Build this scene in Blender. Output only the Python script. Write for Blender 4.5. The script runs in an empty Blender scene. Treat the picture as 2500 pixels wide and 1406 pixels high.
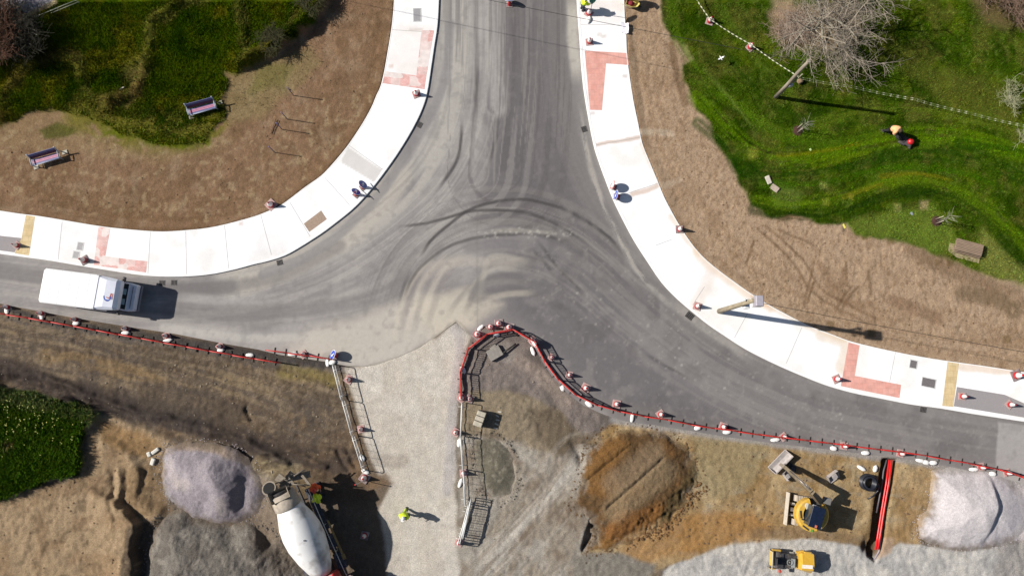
import bpy, bmesh, math, random
import numpy as np
from mathutils import Vector, Matrix, Euler

random.seed(7)
R = math.radians
scene = bpy.context.scene
COL = scene.collection

# ------------------------------------------------------------------ camera
H = 58.0                       # drone height in metres
FPX = 2000.0                   # focal length in image pixels (2500 wide)
TILT = R(6.19)
cam_d = bpy.data.cameras.new("camera")
cam = bpy.data.objects.new("camera", cam_d)
COL.objects.link(cam)
cam.location = (0, 0, H)
cam.rotation_euler = (TILT, 0, 0)
cam_d.sensor_width = 36.0
cam_d.lens = FPX / 2500.0 * 36.0
cam_d.clip_start = 0.5
cam_d.clip_end = 3000
scene.camera = cam

# ------------------------------------------------------------------ light
SUN_EL = R(38.0)
SUN_AZ = R(-8.8)               # direction in which shadows fall, from +x
world = bpy.data.worlds.new("World")
scene.world = world
world.use_nodes = True
wn = world.node_tree
for n in list(wn.nodes):
    wn.nodes.remove(n)
sky = wn.nodes.new("ShaderNodeTexSky")
sky.sky_type = 'NISHITA'
sky.sun_disc = False
sky.sun_elevation = SUN_EL
to_sun = Vector((-math.cos(SUN_AZ) * math.cos(SUN_EL), -math.sin(SUN_AZ) * math.cos(SUN_EL), math.sin(SUN_EL)))
sky.sun_rotation = math.atan2(to_sun.x, to_sun.y)
bg = wn.nodes.new("ShaderNodeBackground")
bg.inputs[1].default_value = 0.05
wo = wn.nodes.new("ShaderNodeOutputWorld")
wn.links.new(sky.outputs[0], bg.inputs[0])
wn.links.new(bg.outputs[0], wo.inputs[0])
sd = bpy.data.lights.new("sun", 'SUN')
sd.energy = 4.7
sd.angle = R(0.7)
sd.color = (1.0, 0.955, 0.89)
sun = bpy.data.objects.new("sun", sd)
COL.objects.link(sun)
sun.rotation_euler = to_sun.to_track_quat('Z', 'Y').to_euler()
scene.view_settings.view_transform = 'Standard'
scene.view_settings.look = 'None'
scene.view_settings.exposure = 0.42
scene.view_settings.gamma = 1.0
KLIT = 1.28                    # radiance of a white surface lit like the open ground

# ------------------------------------------------------------------ image coordinate helpers
CT, ST = math.cos(TILT), math.sin(TILT)
def P(px, py, z=0.0):  # image pixel cast through the camera onto the plane at height z
    """image coordinates (2500 x 1406 pixels) of a point at height z -> world x, y"""
    a = (px - 1250.0) / FPX
    b = (703.0 - py) / FPX
    dy = b * CT + ST
    dz = b * ST - CT
    s = (z - H) / dz
    return (a * s, dy * s)
def V(px, py, z=0.0, h=None):
    x, y = P(px, py, z)
    return Vector((x, y, z if h is None else h))
def to_px(X, Y):
    # inverse for z=0
    vx, vy, vz = X, Y, -H
    cy = vy * CT + vz * ST
    cz = -vy * ST + vz * CT
    return 1250.0 + FPX * vx / (-cz), 703.0 - FPX * cy / (-cz)
def yaw(p, q):
    a, b = P(*p), P(*q)
    return math.atan2(b[1] - a[1], b[0] - a[0])
def lin(c):
    c = np.asarray(c, dtype=float) / 255.0
    return np.where(c <= 0.04045, c / 12.92, ((c + 0.055) / 1.055) ** 2.4)
def A(r, g, b, k=1.0):
    return tuple(np.clip(lin((r, g, b)) / KLIT * k, 0.001, 0.9))

# ------------------------------------------------------------------ numeric noise
def _hash(ix, iy, seed):
    n = (ix.astype(np.int64) * 374761393 + iy.astype(np.int64) * 668265263 + seed * 1446647) & 0xffffffff
    n = ((n ^ (n >> 13)) * 1274126177) & 0xffffffff
    return ((n ^ (n >> 16)) & 0xffff) / 65535.0
def vnoise(x, y, seed=0):
    ix = np.floor(x); iy = np.floor(y)
    fx = x - ix; fy = y - iy
    fx = fx * fx * (3 - 2 * fx); fy = fy * fy * (3 - 2 * fy)
    a = _hash(ix, iy, seed); b = _hash(ix + 1, iy, seed)
    c = _hash(ix, iy + 1, seed); d = _hash(ix + 1, iy + 1, seed)
    return (a * (1 - fx) + b * fx) * (1 - fy) + (c * (1 - fx) + d * fx) * fy
def fbm(x, y, octs=4, seed=0, gain=0.5):
    t = 0; amp = 1; tot = 0
    for o in range(octs):
        t = t + amp * vnoise(x * 2 ** o + 13.7 * o, y * 2 ** o - 7.3 * o, seed + o)
        tot += amp
        amp *= gain
    return t / tot                         # 0..1
def sstep(a, b, x):
    t = np.clip((x - a) / (b - a), 0, 1)
    return t * t * (3 - 2 * t)
def seg_dist(U, Vv, pts, closed=True):
    """distance, nearest point, arclength and signed side for a polyline"""
    best = np.full(U.shape, 1e9); nx = np.zeros(U.shape); ny = np.zeros(U.shape)
    s = np.zeros(U.shape); side = np.zeros(U.shape)
    n = len(pts); acc = 0.0
    for i in range(n if closed else n - 1):
        ax, ay = pts[i][:2]; bx, by = pts[(i + 1) % n][:2]
        dx, dy = bx - ax, by - ay
        L2 = dx * dx + dy * dy + 1e-9
        t = np.clip(((U - ax) * dx + (Vv - ay) * dy) / L2, 0, 1)
        qx = ax + t * dx; qy = ay + t * dy
        d = np.hypot(U - qx, Vv - qy)
        m = d < best
        best = np.where(m, d, best); nx = np.where(m, qx, nx); ny = np.where(m, qy, ny)
        s = np.where(m, acc + t * math.sqrt(L2), s)
        side = np.where(m, np.sign(dx * (Vv - ay) - dy * (U - ax)), side)
        acc += math.sqrt(L2)
    return best, nx, ny, s, side
def inside(U, Vv, pts):
    c = np.zeros(U.shape, bool); n = len(pts); j = n - 1
    for i in range(n):
        xi, yi = pts[i][:2]; xj, yj = pts[j][:2]
        if yi != yj:
            c ^= ((yi > Vv) != (yj > Vv)) & (U < (xj - xi) * (Vv - yi) / (yj - yi) + xi)
        j = i
    return c
def sdf(U, Vv, pts):
    d = seg_dist(U, Vv, pts, True)[0]
    return np.where(inside(U, Vv, pts), d, -d)

def smooth_line(pts, per=6):
    """Catmull-Rom through points in image coordinates"""
    out = []
    n = len(pts)
    for i in range(n - 1):
        p0 = np.array(pts[max(i - 1, 0)], float); p1 = np.array(pts[i], float)
        p2 = np.array(pts[i + 1], float); p3 = np.array(pts[min(i + 2, n - 1)], float)
        for k in range(per):
            t = k / per
            out.append(tuple(0.5 * ((2 * p1) + (-p0 + p2) * t + (2 * p0 - 5 * p1 + 4 * p2 - p3) * t * t + (-p0 + 3 * p1 - 3 * p2 + p3) * t ** 3)))
    out.append(tuple(pts[-1]))
    return out

class Field:
    """ground colour: soils, dust, tyre marks, kinds of grass, some painted shade"""
    def __init__(self, X, Y, base, seed=1):
        self.X, self.Y = X, Y
        self.U, self.V = to_px(X, Y)
        self.C = np.ones(X.shape + (3,)) * np.array(A(*base))
        self.n1 = fbm(X * 0.8, Y * 0.8, 5, seed) - 0.5
        self.n2 = fbm(X * 0.8 + 50, Y * 0.8 + 9, 5, seed + 20) - 0.5
    def _sub(self, pts, pad):
        xs = [p[0] for p in pts]; ys = [p[1] for p in pts]
        m = (self.U > min(xs) - pad) & (self.U < max(xs) + pad) & (self.V > min(ys) - pad) & (self.V < max(ys) + pad)
        return m
    def mix(self, m, w, col):
        w = w[:, None]
        self.C[m] = self.C[m] * (1 - w) + np.array(A(*col)) * w
    def weight_poly(self, pts, feather=10, rough=0, smooth=False):
        if smooth:
            pts = smooth_line(list(pts) + [pts[0]], 4)[:-1]
        m = self._sub(pts, feather + rough + 4)
        u = self.U[m] + self.n1[m] * rough * 2; v = self.V[m] + self.n2[m] * rough * 2
        return m, sstep(-feather / 2, feather / 2, sdf(u, v, pts))
    def poly(self, pts, col, feather=10, rough=0, alpha=1.0, smooth=False):
        m, w = self.weight_poly(pts, feather, rough, smooth)
        self.mix(m, w * alpha, col)
    def weight_stroke(self, pts, width, feather=None, rough=0, streak=None):
        feather = feather or width
        pts = smooth_line(pts, 4)
        m = self._sub(pts, width + feather + rough)
        u = self.U[m] + self.n1[m] * rough * 2; v = self.V[m] + self.n2[m] * rough * 2
        d, nx, ny, s, side = seg_dist(u, v, pts, False)
        w = 1 - sstep(width / 2, width / 2 + feather, d)
        if streak:
            fd, fs, lo, hi = streak
            w = w * sstep(lo, hi, fbm(d * side * fd + 31, s * fs + 5, 4, 77, .6))
        return m, w, s
    def stroke(self, pts, width, col, feather=None, alpha=1.0, rough=0, streak=None, fade=None):
        m, w, s = self.weight_stroke(pts, width, feather, rough, streak)
        if fade and m.any():
            tot = s.max()
            w = w * sstep(0, fade, s) * (1 - sstep(tot - fade, tot, s))
        self.mix(m, w * alpha, col)
    def mottle(self, col, scale, lo, hi, alpha, seed, region=None, feather=20, rough=10, stretch=(1, 1)):
        if region is not None:
            m, w0 = self.weight_poly(region, feather, rough)
        else:
            m = np.ones(self.X.shape, bool); w0 = 1.0
        n = fbm(self.X[m] * scale * stretch[0], self.Y[m] * scale * stretch[1], 4, seed)
        self.mix(m, w0 * sstep(lo, hi, n) * alpha, col)

# ------------------------------------------------------------------ materials
def newmat(name):
    m = bpy.data.materials.new(name)
    m.use_nodes = True
    nt = m.node_tree
    b = nt.nodes["Principled BSDF"]
    return m, nt, b
MATS = {}
def M(name, col=None, rough=0.6, metal=0.0, var=0.12, scale=8.0, bump=0.0, dirt=None, spec=0.5, coat=0.0, stretch=None, dirt_lo=0.5, dirt_hi=0.68, dirt_scale=3.0):
    """plain painted/plastic/metal surface with slight procedural wear"""
    if name in MATS:
        return MATS[name]
    m, nt, b = newmat(name)
    N, L = nt.nodes, nt.links
    tc = N.new("ShaderNodeTexCoord")
    src = tc.outputs['Object']
    if stretch:
        mp = N.new("ShaderNodeMapping"); mp.inputs['Scale'].default_value = stretch
        L.new(src, mp.inputs[0]); src = mp.outputs[0]
    nz = N.new("ShaderNodeTexNoise"); nz.inputs['Scale'].default_value = scale; nz.inputs['Detail'].default_value = 5
    L.new(src, nz.inputs['Vector'])
    mr = N.new("ShaderNodeMapRange"); mr.inputs[1].default_value = 0.3; mr.inputs[2].default_value = 0.7
    mr.inputs[3].default_value = 1 - var; mr.inputs[4].default_value = 1 + var
    L.new(nz.outputs['Fac'], mr.inputs[0])
    mx = N.new("ShaderNodeVectorMath"); mx.operation = 'SCALE'
    mx.inputs[0].default_value = col
    L.new(mr.outputs[0], mx.inputs['Scale'])
    out = mx.outputs[0]
    if dirt:
        nd = N.new("ShaderNodeTexNoise"); nd.inputs['Scale'].default_value = dirt_scale; nd.inputs['Detail'].default_value = 6
        L.new(tc.outputs['Object'], nd.inputs['Vector'])
        md = N.new("ShaderNodeMapRange"); md.inputs[1].default_value = dirt_lo; md.inputs[2].default_value = dirt_hi
        L.new(nd.outputs['Fac'], md.inputs[0])
        mc = N.new("ShaderNodeMix"); mc.data_type = 'RGBA'
        L.new(md.outputs[0], mc.inputs[0]); L.new(out, mc.inputs[6]); mc.inputs[7].default_value = tuple(dirt) + (1,)
        out = mc.outputs[2]
    L.new(out, b.inputs['Base Color'])
    b.inputs['Roughness'].default_value = rough
    b.inputs['Metallic'].default_value = metal
    b.inputs['Specular IOR Level'].default_value = spec
    b.inputs['Coat Weight'].default_value = coat
    if bump:
        bp = N.new("ShaderNodeBump"); bp.inputs['Strength'].default_value = bump; bp.inputs['Distance'].default_value = 0.02
        L.new(nz.outputs['Fac'], bp.inputs['Height']); L.new(bp.outputs[0], b.inputs['Normal'])
    MATS[name] = m
    return m
def field_mat(name, layers, rough=0.95, bumps=((40, 0.03, 0.5),), spec=0.2):
    """material that takes its colour from the painted colour field plus grain.
    layers: (scale, amount, detail, stretch)"""
    m, nt, b = newmat(name)
    N, L = nt.nodes, nt.links
    at = N.new("ShaderNodeAttribute"); at.attribute_name = "Col"
    tc = N.new("ShaderNodeTexCoord")
    out = at.outputs['Color']
    for i, (sc, amt, det, st) in enumerate(layers):
        mp = N.new("ShaderNodeMapping"); mp.inputs['Scale'].default_value = st; mp.inputs['Location'].default_value = (i * 3.1, i * 1.7, 0)
        L.new(tc.outputs['Object'], mp.inputs[0])
        nz = N.new("ShaderNodeTexNoise"); nz.inputs['Scale'].default_value = sc; nz.inputs['Detail'].default_value = det
        nz.inputs['Roughness'].default_value = 0.65
        L.new(mp.outputs[0], nz.inputs['Vector'])
        mr = N.new("ShaderNodeMapRange"); mr.inputs[1].default_value = 0.32; mr.inputs[2].default_value = 0.68
        mr.inputs[3].default_value = 1 - amt; mr.inputs[4].default_value = 1 + amt
        L.new(nz.outputs['Fac'], mr.inputs[0])
        mx = N.new("ShaderNodeVectorMath"); mx.operation = 'SCALE'
        L.new(out, mx.inputs[0]); L.new(mr.outputs[0], mx.inputs['Scale'])
        out = mx.outputs[0]
    L.new(out, b.inputs['Base Color'])
    b.inputs['Roughness'].default_value = rough
    b.inputs['Specular IOR Level'].default_value = spec
    prev = None
    for sc, dist, stg in bumps:
        nz = N.new("ShaderNodeTexNoise"); nz.inputs['Scale'].default_value = sc; nz.inputs['Detail'].default_value = 4
        L.new(tc.outputs['Object'], nz.inputs['Vector'])
        bp = N.new("ShaderNodeBump"); bp.inputs['Distance'].default_value = dist; bp.inputs['Strength'].default_value = stg
        L.new(nz.outputs['Fac'], bp.inputs['Height'])
        if prev: L.new(prev.outputs[0], bp.inputs['Normal'])
        prev = bp
    if prev: L.new(prev.outputs[0], b.inputs['Normal'])
    return m

# ------------------------------------------------------------------ mesh builder
class MB:
    def __init__(self):
        self.v = []; self.f = []; self.m = []; self.mi = 0; self.T = Matrix.Identity(4); self.sm = []
    def add(self, vs, fs, smooth=False):
        o = len(self.v)
        self.v += [tuple(self.T @ Vector(p)) for p in vs]
        self.f += [tuple(i + o for i in f) for f in fs]
        self.m += [self.mi] * len(fs); self.sm += [smooth] * len(fs)
        return self
    def box(self, c, s, rot=None, taper=1.0, bevel=0.0):
        """box by centre and size; bevel chamfers the vertical and top edges"""
        cx, cy, cz = c; sx, sy, sz = s[0] / 2, s[1] / 2, s[2] / 2
        Rm = Euler(rot).to_matrix() if rot else Matrix.Identity(3)
        def put(pts, fs):
            self.add([tuple(Rm @ Vector(p) + Vector(c)) for p in pts], fs)
        if bevel <= 0:
            t = taper
            pts = [(-sx, -sy, -sz), (sx, -sy, -sz), (sx, sy, -sz), (-sx, sy, -sz), (-sx * t, -sy * t, sz), (sx * t, -sy * t, sz), (sx * t, sy * t, sz), (-sx * t, sy * t, sz)]
            put(pts, [(3, 2, 1, 0), (4, 5, 6, 7), (0, 1, 5, 4), (1, 2, 6, 5), (2, 3, 7, 6), (3, 0, 4, 7)])
        else:
            b = min(bevel, sx * .9, sy * .9, sz * .9)
            def ring(i, z, t=1.0):
                x, y = (sx - i) * t, (sy - i) * t
                k = b * 0.6
                return [(-x + k, -y, z), (x - k, -y, z), (x, -y + k, z), (x, y - k, z), (x - k, y, z), (-x + k, y, z), (-x, y - k, z), (-x, -y + k, z)]
            rs = [ring(b * .6, -sz), ring(0, -sz + b), ring(0, sz - b, taper), ring(b * .35, sz - b * .35, taper), ring(b, sz, taper)]
            pts = [p for r in rs for p in r]
            fs = [tuple(range(7, -1, -1)), tuple(range(32, 40))]
            for k in range(4):
                for i in range(8):
                    j = (i + 1) % 8
                    fs.append((k * 8 + i, k * 8 + j, k * 8 + 8 + j, k * 8 + 8 + i))
            put(pts, fs)
        return self
    def tube(self, path, r, n=8, caps=True, smooth=True, closed=False):
        """round tube along a path; r a number or list"""
        path = [Vector(p) for p in path]; k = len(path)
        rr = r if isinstance(r, (list, tuple)) else [r] * k
        vs = []; fs = []
        up = None
        for i, p in enumerate(path):
            a = path[(i - 1) % k] if closed else path[max(i - 1, 0)]
            b = path[(i + 1) % k] if closed else path[min(i + 1, k - 1)]
            t = (b - a)
            if t.length < 1e-9: t = Vector((0, 0, 1))
            t.normalize()
            if up is None:
                up = Vector((0, 0, 1)) if abs(t.z) < 0.9 else Vector((1, 0, 0))
            x = t.cross(up)
            if x.length < 1e-6: x = t.cross(Vector((0, 1, 0)))
            x.normalize(); y = x.cross(t).normalized(); up = y
            for j in range(n):
                an = 2 * math.pi * j / n
                vs.append(tuple(p + (x * math.cos(an) + y * math.sin(an)) * rr[i]))
        for i in range(k if closed else k - 1):
            for j in range(n):
                jj = (j + 1) % n
                i2 = (i + 1) % k
                fs.append((i * n + j, i2 * n + j, i2 * n + jj, i * n + jj))
        self.add(vs, fs, smooth)
        if caps and not closed:
            o = len(self.v)
            self.f.append(tuple(o - k * n + j for j in range(n))); self.m.append(self.mi); self.sm.append(False)
            self.f.append(tuple(o - 1 - j for j in range(n))); self.m.append(self.mi); self.sm.append(False)
        return self
    def lathe(self, prof, n=20, c=(0, 0, 0), rot=None, smooth=True):
        """revolve (radius, height) pairs about local z"""
        Rm = Euler(rot).to_matrix() if rot else Matrix.Identity(3)
        vs = []; fs = []
        for (r, z) in prof:
            for j in range(n):
                a = 2 * math.pi * j / n
                vs.append(tuple(Rm @ Vector((r * math.cos(a), r * math.sin(a), z)) + Vector(c)))
        for i in range(len(prof) - 1):
            for j in range(n):
                jj = (j + 1) % n
                fs.append((i * n + j, i * n + jj, (i + 1) * n + jj, (i + 1) * n + j))
        self.add(vs, fs, smooth)
        self.add(vs[:n], [tuple(range(n - 1, -1, -1))]); self.add(vs[-n:], [tuple(range(n))])
        return self
    def cyl(self, c, r, h, n=16, rot=None):
        return self.lathe([(r * .93, -h / 2), (r, -h / 2 + r * .05), (r, h / 2 - r * .05), (r * .93, h / 2)], n, c, rot)
    def prism(self, poly, z0, z1):
        """extrude a convex/simple outline (x, y)"""
        n = len(poly)
        vs = [(p[0], p[1], z0) for p in poly] + [(p[0], p[1], z1) for p in poly]
        fs = [tuple(range(n - 1, -1, -1)), tuple(range(n, 2 * n))]
        fs += [(i, (i + 1) % n, n + (i + 1) % n, n + i) for i in range(n)]
        return self.add(vs, fs)
    def loft(self, rings, cap=True, smooth=False):
        n = len(rings[0]); vs = [p for r in rings for p in r]; fs = []
        for i in range(len(rings) - 1):
            for j in range(n):
                jj = (j + 1) % n
                fs.append((i * n + j, i * n + jj, (i + 1) * n + jj, (i + 1) * n + j))
        if cap:
            fs.append(tuple(range(n - 1, -1, -1))); fs.append(tuple((len(rings) - 1) * n + j for j in range(n)))
        return self.add(vs, fs, smooth)
    def blob(self, c, s, n=10, seed=0, amt=0.12, rot=None):
        rnd = random.Random(seed); Rm = Euler(rot).to_matrix() if rot else Matrix.Identity(3)
        vs = []; fs = []; m = n
        for i in range(m + 1):
            th = math.pi * i / m
            for j in range(n):
                ph = 2 * math.pi * j / n
                k = 1 + (rnd.random() - .5) * 2 * amt if 0 < i < m else 1
                p = Vector((s[0] * math.sin(th) * math.cos(ph) * k, s[1] * math.sin(th) * math.sin(ph) * k, s[2] * math.cos(th) * k))
                vs.append(tuple(Rm @ p + Vector(c)))
        for i in range(m):
            for j in range(n):
                jj = (j + 1) % n
                fs.append((i * n + j, (i + 1) * n + j, (i + 1) * n + jj, i * n + jj))
        return self.add(vs, fs, True)
    def build(self, name, mats, parent=None, loc=None):
        me = bpy.data.meshes.new(name)
        me.from_pydata(self.v, [], self.f)
        if not isinstance(mats, (list, tuple)): mats = [mats]
        for m in mats: me.materials.append(m)
        me.polygons.foreach_set('material_index', self.m)
        me.polygons.foreach_set('use_smooth', self.sm)
        me.update()
        me.validate()
        o = bpy.data.objects.new(name, me)
        COL.objects.link(o)
        if parent is not None: o.parent = parent
        if loc is not None: o.location = loc
        return o

def tag(o, label, cat, group=None, kind=None):
    if label: o['label'] = label
    if cat: o['category'] = cat
    if group: o['group'] = group
    if kind: o['kind'] = kind
    return o
def thing(name, label, cat, loc=(0, 0, 0), rz=0.0, group=None):
    o = bpy.data.objects.new(name, None)
    o.empty_display_size = 0.3
    COL.objects.link(o)
    o.location = loc
    o.rotation_euler = (0, 0, rz)
    return tag(o, label, cat, group)
def structure(o):
    o['kind'] = 'structure'
    return o
def copy_tree(o, parent=None):
    c = o.copy(); COL.objects.link(c)
    c.parent = parent
    for ch in list(o.children):
        copy_tree(ch, c)
    return c
PROTO = {}
def place(key, maker, label, loc, rz=0.0, group=None, tilt=None, scale=None):
    """first use moves the prototype itself, later uses copy it with its parts"""
    if key not in PROTO:
        PROTO[key] = maker(); o = PROTO[key]
    else:
        o = copy_tree(PROTO[key])
    o['label'] = label
    if group: o['group'] = group
    o.location = loc
    o.rotation_euler = (tilt[0] if tilt else 0, tilt[1] if tilt else 0, rz)
    if scale: o.scale = scale
    return o
ORD = ['first', 'second', 'third', 'fourth', 'fifth', 'sixth', 'seventh', 'eighth', 'ninth', 'tenth', 'eleventh', 'twelfth', 'thirteenth', 'fourteenth', 'fifteenth',
       'sixteenth', 'seventeenth', 'eighteenth', 'nineteenth', 'twentieth', 'twenty-first', 'twenty-second', 'twenty-third', 'twenty-fourth', 'twenty-fifth',
       'twenty-sixth', 'twenty-seventh', 'twenty-eighth', 'twenty-ninth', 'thirtieth', 'thirty-first', 'thirty-second', 'thirty-third', 'thirty-fourth', 'thirty-fifth']

def raw_mesh(name, verts, quads, cols, mat, smooth=True):
    me = bpy.data.meshes.new(name)
    nv = len(verts); nf, k = quads.shape
    me.vertices.add(nv); me.vertices.foreach_set('co', np.ascontiguousarray(verts, dtype=np.float32).ravel())
    me.loops.add(nf * k); me.loops.foreach_set('vertex_index', np.ascontiguousarray(quads, dtype=np.int32).ravel())
    me.polygons.add(nf)
    me.polygons.foreach_set('loop_start', np.arange(0, nf * k, k, dtype=np.int32))
    me.polygons.foreach_set('loop_total', np.full(nf, k, dtype=np.int32))
    me.polygons.foreach_set('use_smooth', np.full(nf, smooth, dtype=bool))
    me.update(calc_edges=True)
    if cols is not None:
        ca = me.color_attributes.new("Col", 'FLOAT_COLOR', 'POINT')
        c4 = np.ones((nv, 4), dtype=np.float32); c4[:, :3] = cols
        ca.data.foreach_set('color', c4.ravel())
    me.materials.append(mat)
    o = bpy.data.objects.new(name, me)
    COL.objects.link(o)
    return o
def grid_obj(name, X, Y, Z, C, mat, keep=None, snap=None):
    ny, nx = X.shape
    idx = np.arange(nx * ny).reshape(ny, nx)
    q = np.stack([idx[:-1, :-1], idx[:-1, 1:], idx[1:, 1:], idx[1:, :-1]], -1).reshape(-1, 4)
    v = np.stack([X, Y, Z], -1).reshape(-1, 3); c = C.reshape(-1, 3)
    if keep is not None:
        q = q[keep.reshape(-1)]
        used = np.zeros(len(v), bool); used[q.ravel()] = True
        rm = np.cumsum(used) - 1
        q = rm[q]; v = v[used]; c = c[used]
    return raw_mesh(name, v, q, c, mat)
def clipped_grid(poly, res):
    """grid over a world outline whose rim vertices are moved onto the outline"""
    xs = [p[0] for p in poly]; ys = [p[1] for p in poly]
    X, Y = np.meshgrid(np.arange(min(xs) - res, max(xs) + 2 * res, res), np.arange(min(ys) - res, max(ys) + 2 * res, res))
    Xc = (X[:-1, :-1] + X[1:, 1:]) / 2; Yc = (Y[:-1, :-1] + Y[1:, 1:]) / 2
    keep = inside(Xc, Yc, poly)
    touch_in = np.zeros(X.shape, bool); touch_out = np.zeros(X.shape, bool)
    for dy in (0, 1):
        for dx in (0, 1):
            touch_in[dy:dy + keep.shape[0], dx:dx + keep.shape[1]] |= keep
            touch_out[dy:dy + keep.shape[0], dx:dx + keep.shape[1]] |= ~keep
    rim = touch_in & touch_out
    d, qx, qy, s, side = seg_dist(X[rim], Y[rim], poly, True)
    X[rim] = qx; Y[rim] = qy
    return X, Y, keep
def wpoly(pts, z=0.0):
    return [P(p[0], p[1], z) for p in pts]

# =================================================================== OUTLINES (image coordinates)
L_KERB = [(1073, -40), (1072, 2), (1068.6, 63), (1061, 113), (1053.5, 164), (1046, 214), (1037, 252), (1018, 297), (988, 350), (955, 400), (917, 451), (887, 486), (859, 514), (821.6, 544), (784, 572), (733, 604.5), (695.6, 625), (653, 638.6), (620, 646), (580, 657), (529, 668), (479, 674), (428, 676), (378, 675), (328, 670), (277, 662), (201, 650), (126, 637), (63, 628.5), (0, 620), (-60, 612)]
L_BACK = [(963, -40), (962.7, 2.5), (959, 50), (954, 88), (947.6, 126), (938.8, 176), (930, 212), (920, 234), (907, 265), (884.6, 305), (854, 351), (837, 373), (811.5, 403), (784, 431), (746, 458), (708, 487), (680, 506), (653, 517.6), (620, 530), (554, 548), (504, 558), (454, 563), (403, 566), (353, 564), (277, 557), (227, 550), (164, 539.5), (101, 529), (50, 522.6), (0, 515), (-60, 507)]
R_KERB = [(1407, -40), (1408, 2.5), (1411, 50), (1415, 101), (1418, 151), (1424, 214), (1434, 277), (1448, 350), (1459, 388), (1477, 438), (1497, 489), (1520, 536.5), (1547, 587), (1577.6, 635), (1615, 690), (1653, 730), (1688.5, 760.5), (1729, 793), (1766.6, 818.5), (1817, 851), (1870, 878.5), (1920, 901.6), (1971, 923), (2021, 942), (2084, 959.6), (2147, 972), (2223, 987), (2298, 997), (2374, 1010), (2500, 1029), (2570, 1040)]
R_BACK = [(1522, -40), (1523, 0), (1525, 38), (1528.5, 88), (1531, 139), (1537, 189), (1547, 252), (1557.5, 302), (1568, 352), (1585, 395), (1603, 438), (1620.5, 481), (1645.7, 529), (1673, 574), (1703.6, 614.6), (1741, 650), (1804, 697), (1842, 723), (1880, 746.6), (1920, 768), (1971, 794.5), (2021, 813), (2071.6, 832), (2122, 845), (2185, 859), (2248, 871), (2311, 881), (2399, 893), (2487, 906.7), (2570, 920)]
SITE_EDGE = [(-60, 728), (23, 746), (176, 775), (315, 798), (428, 815), (554, 840), (630, 853), (683, 866), (796, 883), (847, 893), (892, 894), (922, 889), (973, 871), (1023, 848.7), (1061, 823.5), (1114, 785), (1135, 808), (1152, 822), (1168, 800), (1200, 792), (1250, 806), (1300, 838), (1322, 880), (1350, 922), (1385, 960), (1425, 990), (1475, 1012), (1527, 1028), (1600, 1038), (1690, 1052), (1760, 1064), (1890, 1082), (2000, 1094), (2200, 1118), (2350, 1145), (2500, 1180), (2570, 1196)]
ROAD = smooth_line(L_KERB[::-1], 3) + [(1240, -40)] + smooth_line(R_KERB, 3) + SITE_EDGE[::-1]
LFOOT = smooth_line(L_KERB, 3) + smooth_line(L_BACK, 3)[::-1]
RFOOT = smooth_line(R_KERB, 3) + smooth_line(R_BACK, 3)[::-1]

MEADOW = [(-60, -40), (815, -40), (800, 0), (770, 50), (740, 85), (700, 112), (640, 150), (580, 178), (555, 180), (550, 230), (545, 245), (560, 275), (520, 310), (500, 345), (450, 354), (400, 352), (330, 335), (250, 300), (190, 285), (130, 268), (60, 280), (0, 302), (-60, 310)]
LAWN = [(1605, -40), (1612, 0), (1620, 63), (1635, 95), (1675, 115), (1691, 146), (1668, 161), (1666, 196), (1686, 227), (1703, 280), (1734, 302), (1751, 348), (1782, 395), (1812, 458), (1837, 506), (1880, 526), (1945, 528), (1991, 544), (2031, 547), (2066, 541), (2092, 569), (2147, 584), (2198, 586), (2273, 612), (2300, 628), (2389, 662), (2450, 680), (2500, 688), (2570, 700), (2570, -40)]
WEEDS = [(-60, 935), (0, 942), (100, 962), (190, 985), (240, 1008), (218, 1040), (197, 1095), (207, 1130), (190, 1160), (130, 1166), (60, 1200), (0, 1216), (-60, 1225)]
PILE_A = [(395, 1120), (405, 1095), (440, 1085), (500, 1083), (560, 1093), (600, 1118), (628, 1160), (645, 1205), (625, 1250), (580, 1277), (520, 1275), (470, 1264), (430, 1238), (404, 1205), (395, 1160)]
PILE_B = [(393, 1262), (440, 1243), (480, 1262), (540, 1276), (610, 1278), (660, 1300), (690, 1330), (720, 1370), (760, 1420), (770, 1480), (350, 1480), (356, 1400), (360, 1360), (372, 1310)]
PILE_C = [(2278, 1150), (2340, 1143), (2430, 1150), (2475, 1180), (2500, 1220), (2505, 1275), (2480, 1315), (2430, 1328), (2390, 1340), (2340, 1342), (2290, 1330), (2250, 1315), (2242, 1290), (2246, 1265), (2270, 1250), (2275, 1200)]
PILE_D = [(1432, 1112), (1470, 1066), (1520, 1050), (1615, 1048), (1660, 1078), (1690, 1120), (1696, 1170), (1680, 1220), (1640, 1268), (1590, 1295), (1540, 1318), (1480, 1340), (1434, 1350), (1450, 1318), (1458, 1282), (1450, 1255), (1405, 1240), (1420, 1180), (1425, 1140)]
PILE_E = [(1150, 1068), (1205, 1060), (1240, 1083), (1257, 1110), (1266, 1165), (1252, 1212), (1205, 1222), (1168, 1185), (1155, 1120)]
TRENCH = [(2157, 1118), (2190, 1118), (2182, 1180), (2167, 1250), (2160, 1310), (2152, 1345), (2138, 1370), (2120, 1358), (2128, 1310), (2136, 1240), (2146, 1180)]

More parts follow.
